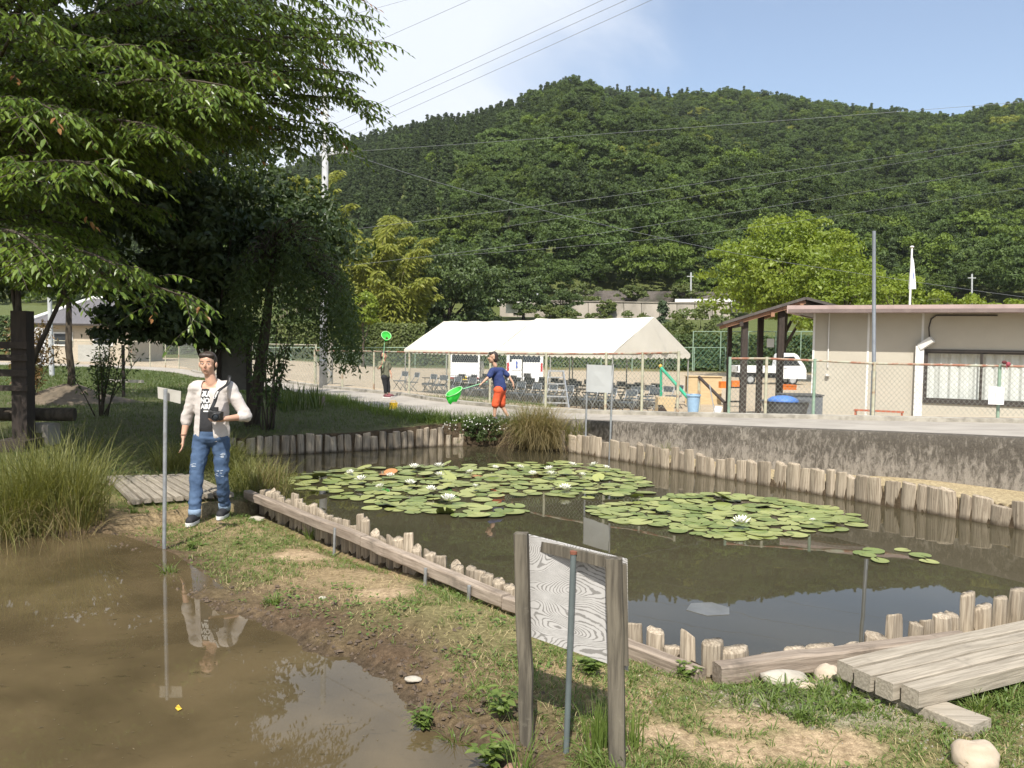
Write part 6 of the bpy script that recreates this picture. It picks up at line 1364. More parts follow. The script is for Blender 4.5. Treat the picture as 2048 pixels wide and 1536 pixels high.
# ================================================================== WATER LILIES
def pad_mesh(seed):
    r = np.random.default_rng(seed); n = 26; th = np.linspace(.16, 2 * pi - .16, n); rr = 1 + .03 * np.sin(th * 3 + seed) + r.normal(0, .008, n)
    c = [(0.06, 0, .0)]; V = [np.array([0.06, 0, 0.0])]; F = []
    for k, (f, h) in enumerate(((.5, .004), (.93, .006), (1.0, .03 if seed % 3 == 0 else .012))):
        for a, q in zip(th, rr): V.append(np.array([cos(a) * q * f, sin(a) * q * f, h + .012 * sin(a * 2 + seed) * f]))
    for i in range(n - 1): F.append((0, 1 + i, 2 + i))
    for k in range(2):
        for i in range(n - 1): a = 1 + k * n + i; F.append((a, a + n, a + n + 1, a + 1))
    return MB().add(np.array(V), F).mesh('leaf', smooth=True)
m_pad, t, p = _nodes('lily_leaf')
co = t.nodes.new('ShaderNodeTexCoord'); oi = t.nodes.new('ShaderNodeObjectInfo'); k37 = N(t, 'ShaderNodeMath', _operation='MULTIPLY'); t.links.new(oi.outputs['Random'], k37.inputs[0]); k37.inputs[1].default_value = 41
gr_ = t.nodes.new('ShaderNodeTexGradient'); gr_.gradient_type = 'RADIAL'; t.links.new(co.outputs['Object'], gr_.inputs[0])
wv_ = N(t, 'ShaderNodeMath', _operation='MULTIPLY'); t.links.new(gr_.outputs['Fac'], wv_.inputs[0]); wv_.inputs[1].default_value = 6.283 * 15; sn = N(t, 'ShaderNodeMath', _operation='SINE'); t.links.new(wv_.outputs[0], sn.inputs[0])
base_ = mix_rgb(t, oi.outputs['Random'], (.140, .185, .040), (.330, .345, .115))
ylw = N(t, 'ShaderNodeMath', _operation='FRACT'); t.links.new(k37.outputs[0], ylw.inputs[0])
base_ = mix_rgb(t, ramp(t, ylw.outputs[0], .982, .984), base_, (.45, .20, .07))
base_ = mix_rgb(t, ramp(t, noise(t, 2.2, 5, .7, co.outputs['Object'], .3, '4D', k37.outputs[0]), .60, .78, 0, .5), base_, (.30, .25, .09))
base_ = mix_rgb(t, ramp(t, sn.outputs[0], .75, 1.0, 0, .35), base_, (.26, .31, .13))
t.links.new(base_, p.inputs['Base Color']); p.inputs['Roughness'].default_value = .38; p.inputs['Specular IOR Level'].default_value = .5; bump(t, p, noise(t, 5, 3, .5, co.outputs['Object']), .25, .03)
PADS = [pad_mesh(k) for k in range(6)]
for me in PADS: me.materials.append(m_pad)
m_petal = M('lily_petal', (.84, .83, .77), (.78, .77, .66), 6, .5, 0); m_stamen = M('lily_stamen', (.75, .52, .08), (.65, .42, .05), 20, .6)
def petal_mesh():
    V = []; 
    for i, s in enumerate(np.linspace(0, 1, 6)):
        w_ = .30 * sin(pi * (s * .86 + .10)) ** .8 * .5; z = .06 + .25 * s ** 1.6; V += [(s, -w_, z + .05), (s, 0, z - .02), (s, w_, z + .05)]
    F = [(3 * i + j, 3 * i + 3 + j, 3 * i + 4 + j, 3 * i + 1 + j) for i in range(5) for j in range(2)]; return np.array(V), F
PV, PF = petal_mesh()
def flower_mesh(seed):
    r = random.Random(seed); mb = MB(); n = 0
    for ring, (cnt, tilt, ln) in enumerate(((9, .25, 1.0), (9, .65, .92), (7, 1.05, .78), (5, 1.3, .6))):
        for k in range(cnt):
            a = 2 * pi * (k + ring * .5) / cnt + r.uniform(-.1, .1); m = Matrix.Rotation(a, 4, 'Z') @ Matrix.Rotation(-tilt - r.uniform(-.1, .1), 4, 'Y') @ Matrix.Scale(ln, 4)
            mm = np.array(m); mb.add(PV @ mm[:3, :3].T, PF)
    return mb.mesh('flower', smooth=True)
FLOW = [flower_mesh(k) for k in range(3)]
for me in FLOW: me.materials.append(m_petal)
ST = MB().ell((0, 0, .30), (.20, .20, .18), 10, 6).mesh('stamen', smooth=True); ST.materials.append(m_stamen)
def in_poly(poly, x, y): return poly_sd(poly, np.array([x]), np.array([y]))[0] < 0
def lily(label, outline, n, size, flowers, seed, raised=.1, singles=()):
    poly = [xy(u_, v_, W2Z) for u_, v_ in outline]; P = np.array(poly); r = random.Random(seed); c = P.mean(0)
    root = thing('water_lily', label, 'water lily', (c[0], c[1], W2Z), group='water lilies in the pond'); spots = []; tries = 0
    q_ = np.random.default_rng(seed); cx_, cy_ = q_.uniform(P[:, 0].min(), P[:, 0].max(), 9000), q_.uniform(P[:, 1].min(), P[:, 1].max(), 9000); ok_ = poly_sd(poly, cx_, cy_) < 0
    cand = list(zip(cx_[ok_], cy_[ok_]))
    for x, y in cand:
        if len(spots) >= n: break
        tries += 1; s = r.uniform(*size); ov = .68 if tries < len(cand) * .4 else .46
        if any((x - a) ** 2 + (y - b) ** 2 < ((s + d) * ov) ** 2 for a, b, d in spots): continue
        spots.append((x, y, s))
    for (u_, v_, s) in singles: x, y = xy(u_, v_, W2Z); spots.append((x, y, s))
    rs = raised * len(spots)
    for i, (x, y, s) in enumerate(spots):
        o_ = bpy.data.objects.new('leaf', PADS[r.randrange(6)]); COL.objects.link(o_); o_.parent = root
        lift = r.random() < raised and i < n
        o_.location = (x - c[0], y - c[1], .004 + .012 * r.random() + (r.uniform(.02, .06) if lift else 0)); o_.scale = (s, s * r.uniform(.9, 1.0), s if not lift else s * 1.2)
        o_.rotation_euler = (r.gauss(0, .22 if lift else .03), r.gauss(0, .22 if lift else .03), r.uniform(0, 6.28))
    for (u_, v_, s) in flowers:
        g = gnd(u_, v_, W2Z); o_ = bpy.data.objects.new('flower', FLOW[r.randrange(3)]); COL.objects.link(o_); o_.parent = root; o_.location = (g[0] - c[0], g[1] - c[1], .055); o_.scale = (s * 1.12,) * 3; o_.rotation_euler = (r.gauss(0, .15), r.gauss(0, .15), r.uniform(0, 6))
        k = bpy.data.objects.new('stamen', ST); COL.objects.link(k); k.parent = o_
    return root
lily('large water lily patch with many white flowers across the middle of the pond', [(570, 962), (640, 942), (760, 935), (880, 932), (1000, 928), (1120, 924), (1220, 935), (1300, 965), (1290, 990), (1180, 1000), (1060, 992), (1010, 1003), (1055, 1020), (980, 1036), (900, 1034), (790, 1030), (728, 1022), (740, 1004), (640, 992)], 285, (.085, .155),
     [(828, 945, .085), (878, 943, .085), (722, 970, .08), (878, 962, .08), (820, 978, .08), (862, 990, .07), (896, 1012, .10), (1098, 948, .075), (1144, 940, .075), (1188, 940, .075), (1212, 946, .07), (1102, 960, .085), (1065, 958, .07), (1130, 988, .085), (700, 955, .06), (780, 962, .065), (940, 955, .065), (990, 945, .06), (1040, 944, .06), (760, 985, .065), (1165, 960, .06), (950, 985, .06)], 1, .10, [(575, 968, .09), (1020, 1026, .17), (955, 1033, .15)])
lily('water lily patch nearest the dark wall with a single open white flower', [(1185, 1012), (1290, 1000), (1420, 985), (1540, 998), (1640, 1012), (1720, 1030), (1725, 1045), (1690, 1064), (1600, 1070), (1560, 1076), (1440, 1078), (1340, 1062), (1290, 1050), (1230, 1048), (1190, 1032)], 175, (.082, .145), [(1483, 1060, .105), (1625, 1052, .035)], 2, .06, [(1245, 1044, .12), (1695, 1037, .15), (1520, 1070, .15), (1590, 1072, .13)])
lily('five loose water lily leaves near the plank bridge', [(1715, 1100), (1760, 1098), (1765, 1112), (1720, 1115)], 0, (.1, .14), [], 3, 0, [(1727, 1108, .10), (1748, 1103, .10), (1805, 1101, .075), (1760, 1124, .085), (1840, 1113, .10), (1858, 1124, .09), (1735, 1112, .08)])
solo('floating_leaf', MB().add(np.array([gnd(u_, v_, W1Z) + [0, 0, .006] for u_, v_ in ((350, 1418), (358, 1414), (364, 1420), (356, 1424))]), [(0, 1, 2, 3)]).add(np.array([gnd(u_, v_, W1Z) + [0, 0, .010] for u_, v_ in ((352, 1417), (357, 1413), (361, 1418))]), [(0, 1, 2)]), M('yellow_leaf', (.72, .48, .05), None, 10, .6), 'small yellow leaf floating on the muddy water', 'leaf')
# ================================================================== PEOPLE
from mathutils.bvhtree import BVHTree
m_skin = M('skin', (.56, .34, .235), (.52, .30, .205), 8, .5, .03, spec=.35)
m_hair = M('dark_hair', (.030, .020, .015), (.05, .034, .024), 30, .55, .2)
m_denim = M('blue_denim', (.045, .082, .155), (.075, .125, .215), 7, .85, .25, lo=.4, hi=.7, dirt=(.14, .20, .29), dscale=6, dlo=.60, dhi=.72)
m_jacket = M('beige_jacket', (.56, .51, .47), (.50, .455, .42), 5, .85, .25); m_tee = M('black_tee', (.022, .022, .024), (.03, .03, .033), 10, .85, .15)
m_shoe = M('black_canvas', (.016, .016, .018), (.026, .026, .028), 14, .8, .1); m_sole = M('white_rubber', (.74, .73, .70), (.66, .65, .62), 8, .6)
m_eyew = M('eye_white', (.75, .74, .72), None, 5, .3); m_iris = M('iris', (.02, .015, .012), None, 5, .2); m_lip = M('lip', (.42, .17, .14), None, 8, .5)
def cap_(mb, a, b, r0, r1, sq=1.0):
    a = np.asarray(a, float); b = np.asarray(b, float); d = b - a; L = np.linalg.norm(d) + 1e-9; d = d / L; P = []; R_ = []
    for t_ in (-.95, -.8, -.5, 0): P.append(a + d * r0 * t_); R_.append(r0 * math.sqrt(max(0.02, 1 - t_ * t_)))
    for f in (.33, .66): P.append(a + (b - a) * f); R_.append(r0 + (r1 - r0) * f)
    for t_ in (0, .5, .8, .95): P.append(b + d * r1 * t_); R_.append(r1 * math.sqrt(max(0.02, 1 - t_ * t_)))
    mb.tube(P, R_, 12, True, sq)
def blob(name, caps=(), ells=(), voxel=.012, it=6, fac=.5):
    """one continuous surface grown over tapered limbs and ellipsoids"""
    mb = MB()
    for c in caps: cap_(mb, *c)
    for c, r_ in ells: mb.ell(c, r_, 16, 12)
    o_ = bpy.data.objects.new(name, mb.mesh(name)); m1 = o_.modifiers.new('r', 'REMESH'); m1.mode = 'VOXEL'; m1.voxel_size = voxel; m1.use_smooth_shade = True
    m2 = o_.modifiers.new('s', 'SMOOTH'); m2.factor = fac; m2.iterations = it
    me = evaluated(o_); me.name = name; me.shade_smooth(); me.materials.clear(); return me
def cut_mesh(me, drop):
    bm = bmesh.new(); bm.from_mesh(me); bmesh.ops.delete(bm, geom=[f for f in bm.faces if drop(f.calc_center_median())], context='FACES'); bm.to_mesh(me); bm.free(); return me
def slice_mesh(me, co_, no_, clear=True):
    bm = bmesh.new(); bm.from_mesh(me); bmesh.ops.bisect_plane(bm, geom=bm.verts[:] + bm.edges[:] + bm.faces[:], plane_co=co_, plane_no=no_, clear_outer=clear); bm.to_mesh(me); bm.free(); return me
def thicken(me, th):
    o_ = bpy.data.objects.new('t', me); m = o_.modifiers.new('t', 'SOLIDIFY'); m.thickness = th; m.offset = -1; r_ = evaluated(o_); r_.shade_smooth(); r_.materials.clear(); return r_
def wrinkle(me, amp, sc, seed, zlo=-9, zhi=9):
    n = len(me.vertices); V = np.empty(n * 3, np.float32); me.vertices.foreach_get('co', V); V = V.reshape(-1, 3); Nn = np.empty(n * 3, np.float32); me.vertices.foreach_get('normal', Nn); Nn = Nn.reshape(-1, 3)
    w_ = (fbm(V[:, 0] * sc * .6 + V[:, 1] * sc * .5, V[:, 2] * sc, seed, 3) - .5) * amp * ((V[:, 2] > zlo) & (V[:, 2] < zhi))
    me.vertices.foreach_set('co', (V + Nn * w_[:, None]).astype(np.float32).ravel()); me.update()
def hand_caps(w_, f, s, side, k=1.0, curl=.25):
    """wrist w_, finger direction f, palm side axis s, palm normal side*cross; five fingers"""
    w_, f, s = np.asarray(w_, float), unit(np.asarray(f, float)), unit(np.asarray(s, float)); n_ = np.cross(f, s) * side; C = []
    for q in (-.028, -.01, .01, .028): C.append((w_ + f * .01 * k + s * q * .6 * k, w_ + f * .085 * k + s * q * k, .014 * k, .012 * k))
    for q, ln in ((-.030, .070), (-.010, .082), (.011, .078), (.030, .060)):
        a = w_ + f * .09 * k + s * q * k * 1.08; b = a + unit(f + n_ * curl) * ln * .45 * k; c = b + unit(f + n_ * curl * 2.6) * ln * .33 * k; d = c + unit(f + n_ * curl * 4.2) * ln * .25 * k
        C += [(a, b, .0093 * k, .0088 * k), (b, c, .0086 * k, .008 * k), (c, d, .008 * k, .007 * k)]
    a = w_ + f * .03 * k - s * .026 * k; b = a + unit(f * .7 - s * .75 + n_ * .3) * .042 * k; c = b + unit(f * .95 - s * .2 + n_ * .4) * .034 * k; C += [(a, b, .013 * k, .0105 * k), (b, c, .010 * k, .008 * k)]
    return C
def head_parts(root, body_ells, c, yaw, k=1.0, hair_len=.0):
    """eyes, mouth, hair for a head at c looking along yaw (0 = towards -y)"""
    m = Matrix.Translation(Vector(c)) @ Matrix.Rotation(yaw, 4, 'Z') @ Matrix.Scale(k, 4)
    def place(nm, mb, mat, sm=True): mb.xform(m); return part(root, nm, mb, mat, sm, True)
    for s in (-1, 1):
        e_ = place('eye', MB().ell((s * .032, -.086, .006), (.0105, .005, .0042), 10, 6), m_eyew); obj('pupil', MB().ell((s * .032, -.0895, .006), (.0052, .003, .0046), 8, 6).xform(m).mesh('pupil', smooth=True), m_iris, e_)
        place('eyebrow', MB().tube([(s * .017, -.094, .027), (s * .033, -.093, .031), (s * .048, -.084, .026)], .0035, 5), m_hair)
        place('ear', MB().ell((s * .080, .005, -.005), (.012, .020, .030), 10, 8), m_skin)
    place('mouth', MB().tube([(-.023, -.087, -.052), (0, -.094, -.051), (.023, -.087, -.052)], [.003, .006, .003], 8, True, .6), m_lip)
    hm = blob('hair', [], [((0, .018, .040), (.086, .092, .092)), ((0, .045, -.01), (.080, .070, .085 + hair_len)), ((-.02, -.045, .088), (.055, .045, .032)), ((.035, -.04, .086), (.045, .045, .030))], .009, 3)
    cut = cut_mesh(hm, lambda q: q.y < -.055 and q.z < .062); hm.transform(m); obj('hair', hm, m_hair, root)
def head_ells(c, yaw, k=1.0):
    c = np.asarray(c, float); cs, sn = cos(yaw), sin(yaw)
    def rot(p_): return c + k * np.array([p_[0] * cs - p_[1] * sn, p_[0] * sn + p_[1] * cs, p_[2]])
    return [(rot((0, .005, .035)), (.078 * k, .092 * k, .080 * k)), (rot((0, -.018, -.035)), (.062 * k, .070 * k, .072 * k)), (rot((0, -.045, -.085)), (.030 * k, .030 * k, .025 * k)), (rot((0, -.098, -.012)), (.013 * k, .016 * k, .024 * k)), (rot((.036, -.062, -.02)), (.025 * k, .022 * k, .024 * k)), (rot((-.036, -.062, -.02)), (.025 * k, .022 * k, .024 * k))]
# ---------------------------------------------------------------- the walking adult, facing the camera
g = gnd(420, 1041, 0.0)
for _ in range(3): g = gnd(420, 1041, gz(g[0], g[1]))
g[2] += .004; sc_p = g[1] / FPX
def J(u_, v_, y): return np.array([(u_ - 420) * sc_p, y, (1041 - v_) * sc_p])
pa = thing('person', 'person in a beige jacket, dark lettered shirt and blue jeans walking forward', 'person', g)
hc = J(418, 726, -.02); sL, sR = J(391, 775, .01), J(459, 775, .02); eL, hL = J(371, 838, .04), J(368, 872, -.01); eR, hR = J(492, 830, .02), J(462, 832, -.20)
hipL, kL, aL = J(404, 878, 0), J(400, 955, -.10), J(401, 1022, -.16); hipR, kR, aR = J(442, 878, .01), J(443, 956, .02), J(438, 1022, .17)
caps = [(J(424, 765, .0), J(420, 742, -.01), .055, .052), (J(424, 790, .0), J(424, 862, 0), .095, .098, 1.35), (sL, sR, .065, .065), (sL, eL, .050, .040), (eL, hL, .040, .026), (sR, eR, .050, .040), (eR, hR, .040, .026), (hipL, kL, .072, .048), (kL, aL, .048, .033), (hipR, kR, .072, .048), (kR, aR, .048, .033), (aL + [0, -.02, -.05], aL + [0, -.12, -.07], .035, .03), (aR + [0, -.02, -.05], aR + [0, -.12, -.07], .035, .03)]
caps += hand_caps(hL, (-.03, -.10, -1), (.25, -.95, 0), 1, 1.0, .22) + hand_caps(hR, (-1, -.25, .12), (.1, -.1, -1), -1, 1.0, .45)
body = blob('body', caps, head_ells(hc, .05), .0085, 4, .45); obj('body', body, m_skin, pa); head_parts(pa, None, hc, .05)
jeans = blob('jeans', [(hipL, kL, .092, .067), (kL, aL + [0, 0, .015], .069, .056), (hipR, kR, .092, .067), (kR, aR + [0, 0, .015], .069, .056), (J(409, 872, 0), J(437, 872, 0), .110, .110, .85)], [(J(423, 862, 0), (.152, .118, .08))], .012, 4); wrinkle(jeans, .026, 20, 3); 
slice_mesh(jeans, (0, 0, .905), (0, 0, 1)); obj('jeans', jeans, m_denim, pa)
for a in (aL, aR):
    part(pa, 'cuff', MB().lathe([(.052, -.02), (.060, -.022), (.062, .045), (.054, .05)], a + [0, 0, -.0], 20), M('denim_cuff', (.26, .34, .44), (.20, .28, .38), 12, .9, .2), True, True)
    part(pa, 'lace_panel', MB().ell(a + [0, -.085, -.035], (.022, .045, .012), 8, 6), m_sole, True, True) if False else None
    zf = max(0.0, a[2] - .085); sh_ = blob('shoe', [(np.array([a[0], a[1] + .03, zf + .055]), np.array([a[0], a[1] - .13, zf + .040]), .050, .043)], [(np.array([a[0], a[1] + .01, zf + .085]), (.048, .058, .05))], .009, 3); shoe = obj('shoe', sh_, m_shoe, pa)
    so_ = MB(); pr = [(a[0] + .050 * cos(q) * (1 if sin(q) < 0 else .86), a[1] - .05 + .150 * sin(q)) for q in np.linspace(0, 2 * pi, 24, endpoint=False)]; so_.prism(pr, zf - .004, zf + .026, (0, 1, 2)); obj('sole', so_.mesh('sole', smooth=40), m_sole, shoe)
tee = blob('shirt', [(J(424, 792, .0), J(424, 850, 0), .106, .122, 1.34), (sL + [.03, 0, 0], sR - [.03, 0, 0], .062, .062)], [], .012, 4); wrinkle(tee, .012, 14, 5); slice_mesh(tee, (0, 0, .832), (0, 0, -1)); obj('shirt', tee, m_tee, pa)
jk = blob('jacket', [(J(424, 792, .004), J(424, 868, .004), .124, .134, 1.36), (sL + [.02, 0, 0], sR - [.02, 0, 0], .084, .084), (sL, eL + [0, 0, .01], .072, .056), (eL, eL + (hL - eL) * .18, .056, .050), (sR, eR, .072, .058), (eR, eR + (hR - eR) * .30, .058, .048)],
          [(J(424, 762, .03), (.090, .078, .045))], .011, 4)
wrinkle(jk, .024, 17, 9)
z_hem = .80
def open_front(q):
    xl = -.066 + .04 * (q.z - 1); xr = .064 - .10 * (q.z - 1)
    return q.y < -.015 and xl < q.x < xr or (q.z > 1.335 and abs(q.x - .01) < .075 and q.y < .05)
slice_mesh(jk, (0, 0, z_hem), (.05, 0, -1)); slice_mesh(jk, (-.066, 0, 1), (1, 0, -.04), False); slice_mesh(jk, (.064, 0, 1), (1, 0, .10), False)
jk = thicken(cut_mesh(jk, open_front), .012); obj('jacket', jk, m_jacket, pa)
bvh = BVHTree.FromPolygons([v_.co.copy() for v_ in tee.vertices], [tuple(p_.vertices) for p_ in tee.polygons])
m_print = M('white_print', (.78, .77, .74), None, 10, .7)
for txt, v_, sz in (('BUE', 785, .070), ('NOS', 798, .070), ('AiRE', 810, .066), ('\u2022\u2022\u2022\u2022\u2022\u2022', 819, .03)):
    me = text_mesh(txt, sz, .0035); c0 = J(424, v_, 0)
    for vv in me.vertices:
        p_ = Vector((c0[0] - .016 + vv.co.x * .84, -.6, c0[2] + vv.co.y)); hit = bvh.ray_cast(p_, Vector((0, 1, 0))); vv.co = (p_.x, (hit[0].y if hit[0] is not None else -.13) - .0045, p_.z)
    me.update(); obj('lettering', me, m_print, pa)
part(pa, 'bracelet', MB().lathe([(.030, -.004), (.034, 0), (.030, .004)], hL + [0, .002, .02], 16), M('brown_cord', (.20, .10, .05), None, 10, .7), True, True)
# worn patches on the denim
bvj = BVHTree.FromPolygons([v_.co.copy() for v_ in jeans.vertices], [tuple(p_.vertices) for p_ in jeans.polygons]); rr = random.Random(4)
for (u_, v_, w_, h_) in ((397, 925, .035, .03), (449, 908, .022, .05), (441, 945, .06, .05)):
    mb = MB(); c0 = J(u_, v_, 0)
    for k in range(8):
        x_, z_ = c0[0] + rr.uniform(-w_, w_) / 1.6, c0[2] + rr.uniform(-h_, h_) / 1.6; a = Vector((x_ - .012 * rr.random() - .004, -.6, z_)); b = Vector((x_ + .014, -.6, z_ + rr.uniform(-.006, .006))); q = [bvj.ray_cast(e_, Vector((0, 1, 0)))[0] for e_ in (a, b)]
        if None in q: continue
        mb.tube([np.array(q[0]) - [0, .003, 0], np.array(q[1]) - [0, .003, 0]], .0028, 4)
    if mb.n: part(pa, 'frayed_patch', mb, M('frayed_denim', (.45, .50, .56), None, 8, .9), local=True)
# camera held in the hand, strap over the shoulder
cpos = Vector(g) + Vector(J(449, 824, -.245)); cm = thing('camera_body', 'black camera with a neck strap held by the walking person', 'camera', cpos)
m_cblk = M('camera_black', (.016, .016, .017), (.024, .024, .025), 30, .45, .1)
bd = obj('body', plank(.13, .062, .085, 5, .012, 3, 0).xform(Matrix.Translation((-.065, 0, .045))).mesh('body'), m_cblk, cm); bd.rotation_euler = (.1, .15, -.25)
ln = MB().lathe([(.0, 0), (.036, 0), (.036, .05), (.040, .055), (.040, .085), (.033, .088), (.030, .075), (.0, .07)], (0, 0, 0), 22).xform(Matrix.Translation((.015, -.03, -.005)) @ Matrix.Rotation(pi / 2 + .05, 4, 'X') @ Matrix.Rotation(.25, 4, 'Y')); obj('lens', ln.mesh('lens', smooth=35), m_cblk, cm)
obj('lens_glass', MB().ell((.033, -.108, -.007), (.028, .006, .028), 14, 8).mesh('lens_glass', smooth=True), m_vglass, cm); obj('viewfinder', MB().box((-.005, -.0, .062), (.05, .05, .035)).mesh('viewfinder'), m_cblk, cm)
top_ = Vector(J(462, 752, -.04) - J(449, 824, -.245)); sp_ = [Vector((-.05, 0, .05)), Vector((-.015, .015, .13)), Vector((.012, .03, .23)), top_ + Vector((-.0, -.055, -.06)), top_ + Vector((.0, .0, .015)), top_ + Vector((-.03, .09, .01))]
sp2 = resample(np.array([list(a) for a in sp_]), 16); mb = MB(); V = []
for k, p_ in enumerate(sp2): V += [p_ + [-.019, .006, 0], p_ + [.019, -.004, 0]]
mb.add(np.array(V), np.array([(2 * i, 2 * i + 1, 2 * i + 3, 2 * i + 2) for i in range(15)])); stp = obj('strap', thicken(mb.mesh('strap'), .004), m_cblk, cm)
me = text_mesh('Canon', .030, .0008); o_ = obj('lettering', me, m_print, stp); ax = Vector(sp2[7] - sp2[3]).normalized(); o_.matrix_basis = frame_m(Vector(sp2[5]) + Vector((0, -.014, 0)), ax, Vector((0, -1, 0)) - ax * Vector((0, -1, 0)).dot(ax))
# ---------------------------------------------------------------- children with nets
def child(label, g, s, K, shirt_m, leg_m, leg_kind, shoe_m, yaw):
    root = thing('person', label, 'person', g); k = K
    caps = [(k['neck'], k['head'] - [0, 0, .05], .040, .038), (k['chest'], k['hip'], .072, .072, 1.3), (k['hL'], k['kL'], .058, .042), (k['kL'], k['aL'], .042, .028), (k['hR'], k['kR'], .058, .042), (k['kR'], k['aR'], .042, .028), (k['sL'], k['sR'], .05, .05), (k['sL'], k['eL'], .036, .028), (k['eL'], k['wL'], .028, .020), (k['sR'], k['eR'], .036, .028), (k['eR'], k['wR'], .028, .020)]
    fd = np.array([sin(yaw), -cos(yaw), 0])
    for a in (k['aL'], k['aR']): caps.append((a + [0, 0, -.03], a + fd * .1 + [0, 0, -.045], .028, .024))
    caps += hand_caps(k['wL'], k['fL'], (.1, 1, .1), 1, .8, .5) + hand_caps(k['wR'], k['fR'], (.1, 1, .1), -1, .8, .3)
    obj('body', blob('body', caps, head_ells(k['head'], yaw, .93), .0095, 3, .4), m_skin, root); head_parts(root, None, k['head'], yaw, .93, .01)
    sh = blob('shirt', [(k['chest'], k['hip'] + [0, 0, .03], .088, .094, 1.28), (k['sL'], k['sR'], .066, .066), (k['sL'], k['sL'] + (k['eL'] - k['sL']) * .7, .060, .058), (k['sR'], k['sR'] + (k['eR'] - k['sR']) * .7, .060, .058)], [], .012, 3); wrinkle(sh, .02, 16, 3); obj('shirt', sh, shirt_m, root)
    f = .92 if leg_kind == 'shorts' else 1.0
    def mixp(a, b, t_): return a + (b - a) * t_
    L = [(k['hL'], mixp(k['hL'], k['kL'], f), .082, .078 if f < 1 else .056), (k['hR'], mixp(k['hR'], k['kR'], f), .082, .078 if f < 1 else .056), (k['hL'] + [0, 0, .03], k['hR'] + [0, 0, .03], .095, .095)]
    if f == 1.0: L += [(k['kL'], mixp(k['kL'], k['aL'], .78), .056, .044), (k['kR'], mixp(k['kR'], k['aR'], .78), .056, .044)]
    sm = blob(leg_kind, L, [], .012, 3); wrinkle(sm, .018, 16, 8); obj(leg_kind, sm, leg_m, root)
    for a in (k['aL'], k['aR']): o_ = obj('shoe', blob('shoe', [(a - fd * .03 + [0, 0, -.040], a + fd * .12 + [0, 0, -.052], .040, .036)], [(a + [0, 0, -.02], (.036, .04, .035))], .010, 2), shoe_m, root); obj('sole', MB().beam(a - fd * .07 + [0, 0, -.085], a + fd * .16 + [0, 0, -.088], .07, .02).mesh('sole'), m_sole, o_)
    return root
def net(label, root_loc, h0, h1, hoop_c, ax, rad, depth, bagdir):
    """pole h0-h1, hoop centre, hoop normal ax, bag hanging along bagdir"""
    root = thing('insect_net', label, 'net', root_loc, group='bright green insect nets'); part(root, 'pole', MB().cyl(h0, h1, .008, 7), M('net_pole', (.30, .62, .36), None, 8, .4), 50)
    ax = unit(np.asarray(ax, float)); e1 = unit(np.cross(ax, [0.3, .2, 1])); e2 = np.cross(ax, e1); th = np.linspace(0, 2 * pi, 29); H = [hoop_c + rad * (np.cos(a) * e1 + np.sin(a) * e2) for a in th]
    m_net = M('green_net', (.10, .85, .12), (.08, .74, .10), 20, .6, .3); part(root, 'hoop', MB().tube(H, .008, 6, False), M('hoop_plastic', (.45, .90, .40), None, 8, .4), True)
    mb = MB(); V = []; b_ = unit(np.asarray(bagdir, float)); n_ = 28; m_ = 9
    for j in range(m_ + 1):
        f = j / m_; rr_ = rad * (1 - .25 * f - .7 * max(0, f - .6) ** 1.2 * 1.4)
        for a in th[:-1]: V.append(hoop_c + b_ * depth * f * (1 + .12 * sin(a * 2)) + max(rr_, .01) * (1 + .06 * sin(a * 5 + j)) * (np.cos(a) * e1 * (1 - .4 * f) + np.sin(a) * e2))
    i_, j_ = np.meshgrid(np.arange(m_), np.arange(n_), indexing='ij'); mb.add(np.array(V), np.stack([i_ * n_ + j_, i_ * n_ + (j_ + 1) % n_, (i_ + 1) * n_ + (j_ + 1) % n_, (i_ + 1) * n_ + j_], -1).reshape(-1, 4)); nt2 = m_net.node_tree; tr2 = nt2.nodes.new('ShaderNodeBsdfTranslucent'); tr2.inputs[0].default_value = (.12, .9, .14, 1); mx2 = nt2.nodes.new('ShaderNodeMixShader'); mx2.inputs[0].default_value = .5; nt2.links.new(nt2.nodes['Principled BSDF'].outputs[0], mx2.inputs[1]); nt2.links.new(tr2.outputs[0], mx2.inputs[2]); nt2.links.new(mx2.outputs[0], nt2.nodes['Material Output'].inputs[0])
    part(root, 'bag', mb, m_net, True); return root
gb = gnd(1003, 839.5, .235); q = gb[1] / FPX
def B(u_, v_, y=0.0): return np.array([(u_ - 1003) * q, y, (841 - v_) * q])
KB = dict(head=B(984, 717), neck=B(989, 733), chest=B(993, 750), hip=B(1000, 780), sL=B(984, 743, -.10), sR=B(1003, 743, .10), eL=B(975, 756, -.16), wL=B(966, 765, -.2), fL=(-.8, 0, -.6), eR=B(1016, 754, .12), wR=B(1025, 767, .1), fR=(.3, 0, -1), hL=B(996, 785, -.06), kL=B(990, 812, -.07), aL=B(989, 835, -.06), hR=B(1002, 785, .06), kR=B(1003, 812, .07), aR=B(1015, 834, .07))
child('boy in a navy shirt and orange shorts striding along the lane', gb, 1, KB, M('navy_shirt', (.022, .038, .13), (.03, .05, .16), 8, .85, .2), M('orange_shorts', (.72, .11, .035), (.64, .09, .03), 6, .8, .2), 'shorts', M('grey_red_shoe', (.13, .16, .22), (.30, .10, .10), 9, .7), -1.35)
wl_ = gb + B(963, 768, -.2); hp = gb + B(926, 779, -.25); net('green insect net carried low in front of the boy', wl_ - [0, 0, .2], gb + B(974, 764, -.17), hp, gb + B(909, 784, -.27), (-.42, -.30, .85), .165, .19, (.0, -.12, -1))
gk = gnd(772, 795, .175); q2 = gk[1] / FPX
def C2(u_, v_, y=0.0): return np.array([(u_ - 772) * q2, y, (795 - v_) * q2])
